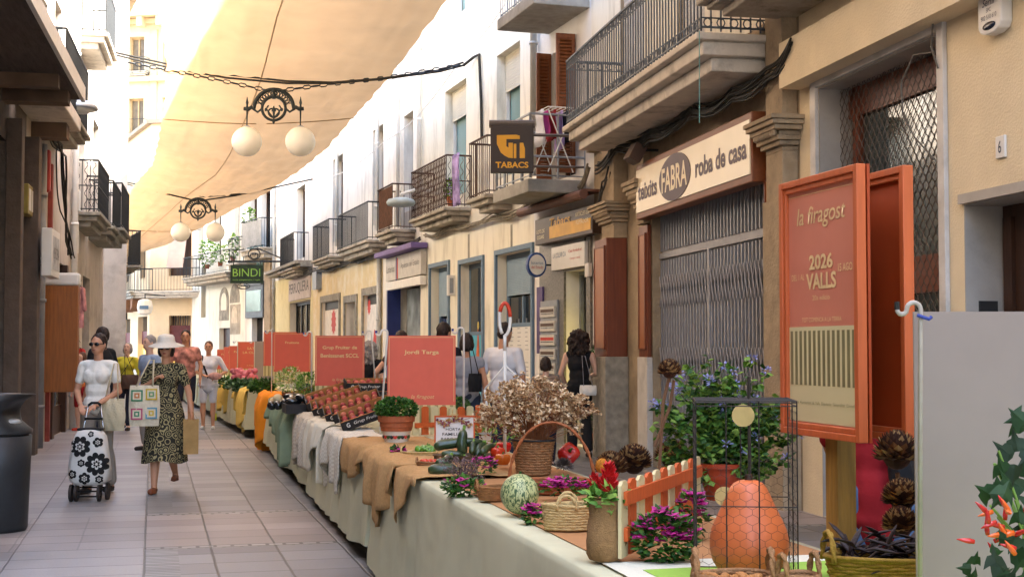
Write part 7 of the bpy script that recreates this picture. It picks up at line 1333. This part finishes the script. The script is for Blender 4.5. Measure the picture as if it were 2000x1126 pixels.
m = MB(); q = gpos(421, 25.6); r = thing('wrapped_parcel', 'small pink and white parcel held by the woman in white', 'parcel', q+V((0, 0, .93))); m.ell((0, 0, .06), (.13, .07, .07), 14, 9); m.build('wrapping', M('parcel_pink', '#b98a80', .7, .5, 14), r, smooth=True)
human(gpos(292, 20.5), radians(-40), 1.68, 'grey haired man in a pale blue shirt behind the sun hat', M('pale_blue', '#94a3b8', .9), taupe, skinB, (hair_g, 'short'), female=False)
human(gpos(161, 25.4), radians(-25), 1.42, 'child with brown hair in orange top and red shorts by the left shop', M('orange_top', '#b8682c', .9), red_c, skinB, (hair_b, 'bob'), bot='shorts', shoe=M('shoe_red', '#b8341c', .6))
human(gpos(385, 41), 0, 1.42, 'small far figure with dark hair near the street end', navy_c, navy_c, skinA, (hair_d, 'short'), vox=.02)
# behind the tables
human(gpos(722, 20.4), radians(165), 1.60, 'woman with curly grey hair and black T-shirt behind the Grup Fruiter board', black_c, M('grey_jeans', '#7d8088', .9), skinB, (hair_g, 'curly'), face=None)
human(gpos(783, 17.6), radians(200), 1.71, 'dark haired woman with bare arms behind the Jordi Targa board', M('brown_top', '#4a3830', .9), navy_c, skinA, (hair_d, 'short'), face=None, arms={1: ((.33, .05, 1.2), (.3, -.1, .98))}, sleeve=.2)
human(gpos(868, 17.4), radians(150), 1.81, 'dark haired man in a navy top just right of the Jordi Targa board', navy_c, navy_c, skinA, (hair_d, 'short'), female=False, face=None)
human(gpos(911, 16.9), radians(190), 1.67, 'dark haired person in a grey sleeveless top with a black shoulder bag', grey_c, M('dark_jeans', '#2c3242', .9), skinA, (hair_d, 'bob'), face=None, sleeve=.15)
tote(V((gpos(928, 16.6).x, 16.6, 1.2)), .3, .16, .22, .08, black_c, 'black shoulder bag of the person in grey', 'shoulder_bag', black_c, (-.05, .03, .32))
human(gpos(984, 16.9), radians(150), 1.80, 'man in a loose white short sleeved shirt looking down', white_c, M('dark_jeans', '#2c3242', .9), skinA, (hair_d, 'short'), female=False, face=None, sleeve=.85, hemtop=.84, tilt=radians(14), wide=1.12)
human(gpos(1131, 19.2), radians(172), 1.75, 'woman with long dark curly hair in a black sleeveless outfit seen from behind', black_c, black_c, skinB, (hair_d, 'curly'), face=None, sleeve=0, vox=.011, arms={-1: ((-.24, -.02, 1.12), (-.16, -.2, 1.1)), 1: ((.25, .0, 1.12), (.2, -.16, .98))}, legs={-1: ((-.09, .03, .49), (-.13, .12, .1))}, flare=1.6)
tote(V((gpos(1148, 19.0).x, 18.95, 1.0)), 0, .22, .14, .08, white_paint, 'small white handbag of the woman in black', 'handbag', M('strap_grey', '#8c8a90', .8), (-.06, .04, .4))
human(gpos(1066, 17.6), radians(170), 1.38, 'dark haired child behind the dried bouquet', M('beige_top', '#8a7464', .9), navy_c, skinB, (hair_d, 'bob'), face=None)
human(gpos(1706, 5.9), radians(172), 1.62, 'person in a long red T-shirt and blue jeans behind the wooden poster post', red_c, M('blue_jeans', '#4c6484', .9, .15, 20), skinA, (hair_b, 'short'), female=False, wide=.88, face=None, hemtop=.80, sleeve=.9, arms={-1: ((-.19, -.1, 1.15), (-.12, -.3, 1.0)), 1: ((.19, -.1, 1.15), (.14, -.3, 1.0))}, extra=lambda r, k: (strap(r, [(-.05, -.16, 1.42), (.1, -.17, 1.25), (.2, -.08, 1.0)], .012, black_c), None))
tote(V((gpos(1752, 5.8).x, 5.75, 1.10)), 1.2, .2, .2, .1, black_c, 'black shoulder bag of the person in the red shirt', 'shoulder_bag', black_c, (-.1, .0, .3))
hp_ = gpos(1940, 4.2); hw2 = at(1846, 745, 3.70)-hp_
human(hp_, 0, 1.50, 'person standing hidden behind the large grey board with fingers round its edge', M('beige_top', '#8a7464', .9), navy_c, skinB, (hair_b, 'short'), arms={-1: ((.08, -.2, 1.12), (hw2.x*1.7/1.5, hw2.y*1.7/1.5, hw2.z*1.7/1.5))})
# ================================================================ small things on balconies and walls
p = R2.P(R2.hit(898, 305, .52)[0], .56, R2.hit(898, 303, .52)[1]); r = thing('purple_cloth', 'lilac and white printed cloth hung over the rusty balcony rail', 'cloth', p, R2.rz); m = MB(); vs = []; fs = []
for j in range(15):
    for i in range(9): u = i/8-.5; vs.append((u*.5*(1-.25*sin(j*.2)), .03+.03*sin(i*1.6+j*.3), .02-j*.07))
for j in range(14):
    for i in range(8): a = j*9+i; fs.append((a, a+1, a+10, a+9))
m.add(vs, fs); o = m.build('cloth', M('lilac_print', '#9080ac', .9, .75, 5), r, smooth=True); so_ = o.modifiers.new('s', 'SOLIDIFY'); so_.thickness = .004
def greens(W, px, py, o_, rad, n, l, label, mats=None, name='balcony_plant', flowers=None):
    x, z = W.hit(px, py, o_); r = W.root(name, label, 'plant', x, o_, z); m = MB(); foliage(m, (0, 0, rad[2]), rad, n, l, l*.35, mats=2); m.build('leaves', mats or [leafA, leafC], r); m = MB(); m.lathe([(.08, -.1), (.11, .08)], 12); m.build('pot', terr, r)
    if flowers: m = MB(); foliage(m, (0, -.0, rad[2]), (rad[0], rad[1], rad[2]*.9), 60, l, l*.5, shell=.9); m.build('blossoms', flowers, r)
    return r
greens(R2, 882, 392, .3, (.3, .12, .22), 260, .07, 'plant with lilac flowers behind the rusty balcony bars', flowers=M('lilac_flower', '#8c7ab0', .7, .2, 10))
greens(R3, 405, 520, .6, (.6, .3, .6), 220, .16, 'tall green plant behind the rails of the far long balcony'); greens(R3, 430, 515, .6, (.4, .3, .4), 120, .14, 'shorter green plant on the far long balcony'); greens(R3, 486, 440, .4, (.3, .2, .35), 90, .16, 'leafy plant rising above the white screened balcony'); greens(R3, 455, 505, .5, (.3, .25, .5), 120, .16, 'trailing plant on the narrow balcony beside the white screen')
# laundry on the concrete balcony
x, z = R2.hit(1080, 335, .45); r = R2.root('drying_rack', 'white folding drying rack with clothes on the concrete balcony', 'drying rack', x, .45, z-.05); m = MB()
for k in range(6): m.tube([(-.35, -.2+k*.08, .98), (.45, -.2+k*.08, .98)], .008, 5)
for s_ in (-.35, .45): m.tube([(s_, -.2, .98), (s_, .2, .98)], .01, 5); m.tube([(s_, -.2, 0), (s_, .2, .95)], .01, 5); m.tube([(s_, .2, 0), (s_, -.2, .95)], .01, 5)
m.build('rack', white_paint, r)
for k, (y, w_, h_, c_) in enumerate([(-.2, .3, .5, navy_c), (-.12, .26, .6, M('lilac_cloth', '#a58fc0', .9, .2, 10)), (.0, .3, .45, red_c), (.1, .22, .4, M('pink_towel', '#cf4f9a', .9, .1, 9)), (.2, .3, .55, white_c)]):
    m = MB(); vs = []; fs = []
    for j in range(7):
        for i in range(7): vs.append((.05+(i/6-.5)*w_*1.4, y+.02*sin(i*1.5+j), .985-j*h_/6))
    for j in range(6):
        for i in range(6): a = j*7+i; fs.append((a, a+1, a+8, a+7))
    m.add(vs, fs); o = m.build('hanging_laundry', c_, None, smooth=True); o.location = r.location; o.rotation_euler = r.rotation_euler; o.modifiers.new('s', 'SOLIDIFY').thickness = .006
    tag(o, ['dark navy garment on the drying rack of the concrete balcony', 'lilac garment on the drying rack of the concrete balcony', 'red garment on the drying rack of the concrete balcony', 'pink towel on the drying rack of the concrete balcony', 'white garment on the drying rack of the concrete balcony'][k], 'laundry', 'laundry on the concrete balcony')
x, z = R2.hit(1160, 780, .2); q = at(1178, 790, 19.6); r = thing('climbing_plant', 'tall dark leafy plant beside the woman in black', 'plant', (q.x, q.y, 0)); m = MB()
for c, rad, n in (((0, 0, 1.45), (.14, .12, .3), 160), ((.03, 0, .95), (.13, .12, .3), 220), ((-.02, 0, .5), (.12, .12, .3), 120)): foliage(m, c, rad, n, .07, .025, mats=2)
m.tube([(0, 0, .2), (.01, 0, 1.6)], .012, 5); m.build('leaves', [leafB, leafB], r); m = MB(); m.lathe([(.12, 0), (.16, .3)], 16); m.build('pot', terr, r)
# floodlight on the cornice of the textile shop, wall brackets
x, z = R1.hit(1233, 300, .35); r = R1.root('floodlight', 'small dark floodlight on the stone front left of the cream sign', 'floodlight', x, .0, z); m = MB(); m.obox((0, .3, 0), (.3, .16, .22), Matrix.Rotation(.5, 3, 'X')); m.build('housing', M('flood_brown', '#4a362b', .5), r, bevel=.01); m = MB(); m.tube([(0, 0, .05), (0, .25, .05)], .02, 6); m.build('bracket', iron, r)
for px, py, lb in ((1168, 520, 'small white house number plate on the marble edge of the tobacconist'), ): plate(R2, 1153, 527, .16, .2, 'house_number', lb, 'house number', white_paint, .05, .06)
